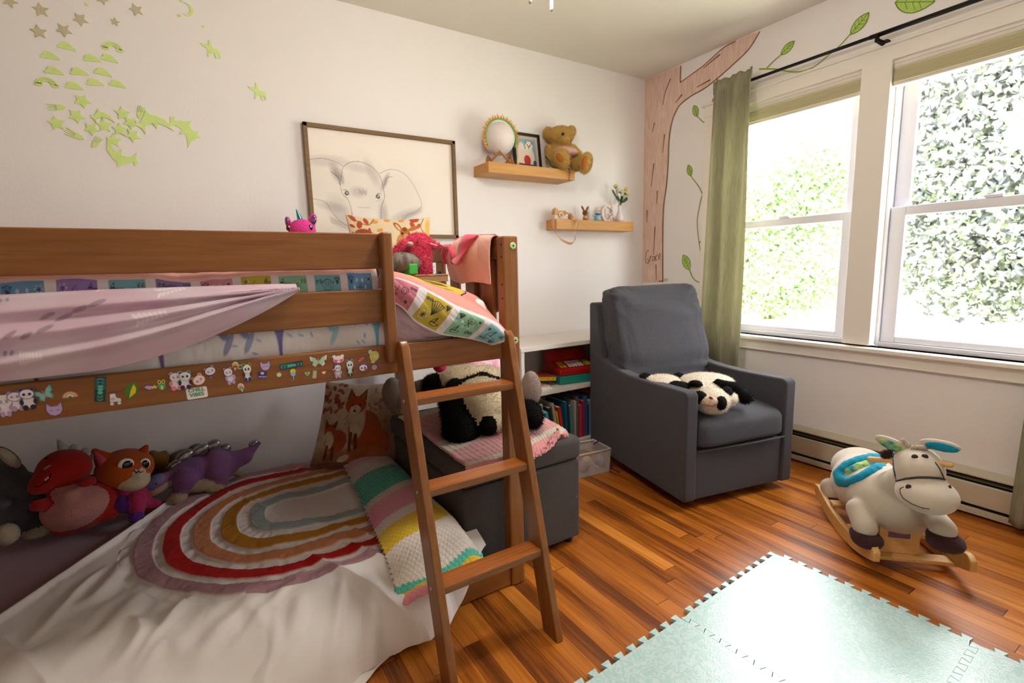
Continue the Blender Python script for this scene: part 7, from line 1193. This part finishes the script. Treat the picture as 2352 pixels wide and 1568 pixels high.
# unicorn
mg = plush('bright_pink_plush', 'd4308c', 'dc4a9a')
t = toy('unicorn_plush', 'bright pink unicorn plush peeking over the top guard rail', 'soft toy', ('unicorn', 'body'), [('body', ('unicorn', 'body'), [mg], .012, .005, (3500, .0025, .0008)), ('horn', ('unicorn', 'horn'), [mat('teal_foil', '3a8c9c', rough=.2, metal=.8)], .002, .0025, None, 'teal foil horn')])
for e in TD['unicorn', 'ears'][2]:
    o = one('ear', [e], [mg], t); one('inner_ear', [K(e[1]+(.003 if e[1] > 0 else -.001), e[2]-.011, e[3], e[4]*.72, .006, e[6]*.78, e[7], 0)], [mat('iridescent_foil', '3a6fc0', rough=.15, metal=.9, var=(40, 'd0405a', .12))], o)
for x in (-.044, .026): one('eye', [K(x, -.029 if x > 0 else -.012, .285, .0085, .007, .011, 0, 0)], [eyem], t); one('eye_glint', [K(x+.002, -.036 if x > 0 else -.02, .289, .003, .002, .004, 0, 0)], [eyew], t, .001, .0015)
# fluffy pink rabbit
fp = plush('coral_fluff', 'ee4f74', 'f46e8c', 30)
t = toy('rabbit_plush', 'shaggy coral pink plush rabbit sitting at the bed end', 'soft toy', ('yeti', 'b'), [('body', ('yeti', 'b'), [fp], .015, .006, (16000, .013, .0011))])
one('snout', TD['yeti', 'snout'][2], [plush('pale_pink_plush', 'd8b8ac')], t); one('inner_ear', TD['yeti', 'earinner'][2], [plush('pale_pink_plush')], t); one('eye', TD['yeti', 'eye'][2], [eyem], t, .001, .002)
# tabby
tab = mat('tabby_plush', 'b4a48e', rough=.95, spec=.1, sheen=.4, var=(1.0, '6a5848', .06), bump=(220, .004), stretch=(42, 10, 14))
t = toy('cat_plush', 'grey striped tabby cat plush lying on the quilt', 'soft toy', ('leopard', 'b'), [('body', [p for p in TD['leopard', 'b'][2] if p[-1] == 0], [tab], .02, .0065, (6000, .005, .001))])
one('ear', [p for p in TD['leopard', 'b'][2] if p[-1] == 1], [crp], t)
# big panda on the ottoman
pw_, pb_ = plush('panda_cream', 'c2b294', 'ccbea2', 20), plush('panda_black', '0e0d0d', '141312', 20)
toy('panda_plush', 'huge furry panda plush lying face down on the ottoman', 'soft toy', ('bigpanda', 'b'), [('body', ('bigpanda', 'b'), [pw_, pb_], .03, .0095, (26000, .013, .0013))])
el = plush('taupe_plush', '8f7d74', '9c8a80', 30)
t = toy('elephant_plush', 'large taupe elephant plush slumped behind the big panda', 'soft toy', ('elephant', 'b'), [('body', ('elephant', 'b'), [el], .03, .01, (8000, .006, .0012))])
for e in TD['elephant', 'ears'][2]: one('ear', [e], [el], t, .01, .007, (4000, .006, .0012), 'big rounded ear')
kc = thing('cushion', 'small pink and white printed cushion behind the big panda', 'pillow', (-1.70, -.56, .62)); cushion('cushion_cover', (.09, .06, .07), (.5, .3), mat('pink_print', 'd89ab0', rough=.9, var=(30, 'e0b8d0', .1)), kc)
one('pink_toy_body', [K(0, 0, 0, .03, .03, .025, 0, 0)], [plush('hot_pink_plush', 'b82048')], None); o = bpy.data.objects['pink_toy_body']; o.location = (-1.95, -.60, .69); o.name = 'pink_toy'; tag(o, 'hot pink toy poking out above the big panda', 'toy')
# panda on the armchair
gw, gb_ = plush('panda_white', 'd8cbb8', 'e0d4c2', 20), mat('panda_black')
t = toy('panda_plush', 'flat black and white panda pillow lying on the armchair seat', 'soft toy', ('gpanda', 'b'), [('body', ('gpanda', 'b'), [gw, gb_], .016, .0065, (22000, .008, .001)), ('muzzle', ('gpanda', 'muzzle'), [plush('muzzle_plush', 'd0b49c')], .004, .004, None), ('nose', ('gpanda', 'nose'), [plush('nose_brown', '6a3028')], .002, .002, None), ('mouth', ('gpanda', 'mouth'), [mat('brown_thread', '6a3c30', rough=.8)], .001, .0015, None), ('hood_tip', ('gpanda', 'tip'), [plush('dark_teal_plush', '12272c')], .004, .005, None, 'dark teal tip')])
# teddy on the upper shelf
tg = plush('golden_fur', 'c29c50', 'd0ac62', 30)
t = toy('teddy_bear', 'golden brown mohair teddy bear sitting on the upper shelf', 'soft toy', ('teddy', 'b'), [('body', ('teddy', 'b'), [tg], .012, .005, (26000, .010, .0010)), ('nose', ('teddy', 'nose'), [eyem], .002, .0025, None), ('bib', ('teddy', 'bib'), [mat('pink_lace', 'c89a90', rough=.9, var=(60, 'd8b4aa', .2))], .004, .004, None, 'pale pink bib')])
for e in TD['teddy', 'pads'][2]: one('paw_pad', [e], [plush('tan_felt', 'b06c2c')], t)
lc_ = thing('beaded_cord', 'dark green and red beaded cord hanging off the upper shelf', 'cord', (-.86, -.17, SH1)); q = MB()
for i in range(26):
    a = i/25; p = catmull(np.array([(-.12, .05, .075), (-.13, .0, .04), (-.11, -.0, .006), (-.02, -.004, .004), (.012, -.012, -.0), (.012, -.012, -.06)]), 26)[i]; q.ell(p, (.0045,)*3, 8, mi=i % 2 if i > 14 else 0)
q.build('beads', [mat('bead_green', '1c3c34', rough=.4), mat('bead_red', '9c2430', rough=.4)], lc_, True)

# ================================================================= rocking donkey
hw, hbn = mat('donkey_cloth', 'c2b5a4', rough=.92, spec=.12, sheen=.35, var=(8, 'b8aa98', .3), bump=(700, .0008)), plush('hoof_brown', '3a2022', '44282a')
t = toy('rocking_donkey', 'cream plush rocking donkey with teal ears on pale wooden rockers', 'rocking toy', ('horse', 'body'), [('body', ('horse', 'body'), [hw], .014, .007, None)])
for grp in (TD['horse', 'hoofs'][2][0:2], TD['horse', 'hoofs'][2][2:4], TD['horse', 'hoofs'][2][4:]): one('hoof', grp, [hbn], t, .008, .006, (1500, .003, .001))
tl = plush('teal_minky', '0f7f9c', '1a8ea8', 50); pt_ = mat('patterned_cotton', '1f6f80', rough=.85, var=(26, 'b4c83c', .1))
for s, im, lb_ in (('earL', pt_, 'teal and lime patterned lining'), ('earR', tl, 'teal minky lining')):
    E_ = TD['horse', s][2]; n_in = 1 if s == 'earL' else 2; inner = [E_[n_in]]; outer = [e for i, e in enumerate(E_) if i != n_in]
    o = one('ear', outer, [hw], t, .01, .004); i_ = inner[0]; one('ear_lining', [('e', i_[1], i_[2]-.012, i_[3], i_[4], .006, i_[6], i_[7], 0)], [im], o, .002, .003, None, lb_)
for e in TD['horse', 'eyes'][2]: one('eye', [e], [mat('embroidery_brown', '2c1a1c', rough=.4)], t, .001, .002)
for e in TD['horse', 'nostrils'][2]: one('nostril', [e], [mat('embroidery_brown')], t, .001, .002)
lwd = wood('rocker_wood', 'c99a5c', 'd6aa6c', 0, .4)
for e in TD['horse', 'handle'][2]: one('handle', [e], [lwd], t, .002, .003)
one('bridle', TD['horse', 'bridle'][2], [mat('bridle_green', '34362c', rough=.6)], t, .002, .002)
one('saddle', TD['horse', 'saddle'][2], [tl], t, .008, .005, (2500, .003, .001)); one('saddle_seat', TD['horse', 'seat'][2], [pt_], t, .006, .005)
one('mane_tuft', [e for e in TD['horse', 'tuft'][2] if e[-1] == 0], [hw], t, .006, .004, (900, .008, .001)); one('mane', [('c',)+e[1:9]+(0,) for e in TD['horse', 'tuft'][2] if e[-1] == 1], [hbn], t, .006, .005, (1200, .008, .001))
one('smile', TD['horse', 'smile'][2], [mat('brown_thread')], t, .001, .0016)
# rockers, in the toy's own frame: forward is towards the photographer
base = Vector((-.6, -1.86, 0)); inv = Matrix.Rotation(1.231, 4, 'Z')
def L_(x, y, z): v = inv @ (Vector((x, y, z))-base); return v
F_ = Vector((-.72, -.694, 0)); S__ = Vector((-.694, .72, 0))
def rocker(front):
    fr_ = Vector(front); mb = MB(); n = 26; top, botm = [], []
    for i in range(n+1):
        s = i/n; d = s*.60; x = (s-.52)/.52; zb = .001+.062*x*x+.018*max(0, .1-s)*10*0; w = .056-.022*math.exp(-(s/.035)**2)-.02*math.exp(-((1-s)/.04)**2)
        p = fr_-F_*d; botm.append((p, zb)); top.append((p, zb+w+(.012*math.exp(-((s-.06)/.05)**2))))
    def P3(p, z, o): q = p+S__*o; return L_(q.x, q.y, z)
    V = []; f = []
    for i in range(n+1):
        for (pp, o) in ((botm[i], -.011), (botm[i], .011), (top[i], .011), (top[i], -.011)): V.append(P3(pp[0], pp[1], o))
    for i in range(n):
        for k in range(4): f.append((i*4+k, i*4+(k+1) % 4, (i+1)*4+(k+1) % 4, (i+1)*4+k))
    f += [(3, 2, 1, 0), tuple(n*4+k for k in range(4))]; mb.add(V, f)
    return mb.build('rocker', lwd, t, bev=.004)
rocker((-.905, -1.965, 0)); rocker((-.705, -2.172, 0))
def board(a, b, w, z, th=.016, name='cross_board'):
    a, b = Vector((*a, 0)), Vector((*b, 0)); d = F_*w/2; V = [L_(*(p+s*d).xy, zz) for zz in (z, z+th) for p, s in ((a, 1), (a, -1), (b, -1), (b, 1))]
    return MB().add(V, [(0, 1, 2, 3), (7, 6, 5, 4), (0, 4, 5, 1), (1, 5, 6, 2), (2, 6, 7, 3), (3, 7, 4, 0)]).build(name, lwd, t, bev=.003)
cA = lambda d: (-.905+.72*d, -1.965+.694*d); cB = lambda d: (-.705+.72*d, -2.172+.694*d)
board(cA(.10), cB(.10), .05, .032); board((cA(.20)[0]-.01, cA(.20)[1]+.01), (cB(.20)[0]+.01, cB(.20)[1]-.01), .045, .075); board(cA(.42), cB(.42), .05, .07)
# upright front plate with the small purple label
pf0, pf1 = Vector((*cA(.11), 0)), Vector((*cB(.11), 0)); m0, m1 = pf0.lerp(pf1, .16), pf0.lerp(pf1, .62); n_ = F_*.007
V = [L_(*(p+s*n_).xy, z) for z in (.048, .165) for p, s in ((m0, 1), (m0, -1), (m1, -1), (m1, 1))]
plate = MB().add(V, [(0, 1, 2, 3), (7, 6, 5, 4), (0, 4, 5, 1), (1, 5, 6, 2), (2, 6, 7, 3), (3, 7, 4, 0)]).build('front_plate', lwd, t, bev=.003)
l0, l1 = m0.lerp(m1, .22), m0.lerp(m1, .75); n2 = F_*.0075; n3 = F_*.0085
V = [L_(*(p+s).xy, z) for z in (.110, .132) for p, s in ((l0, n3), (l0, n2), (l1, n2), (l1, n3))]
MB().add(V, [(0, 1, 2, 3), (7, 6, 5, 4), (0, 4, 5, 1), (1, 5, 6, 2), (2, 6, 7, 3), (3, 7, 4, 0)]).build('label', mat('label_purple', '6c5068', rough=.6, var=(160, '7c6078', .2)), plate)
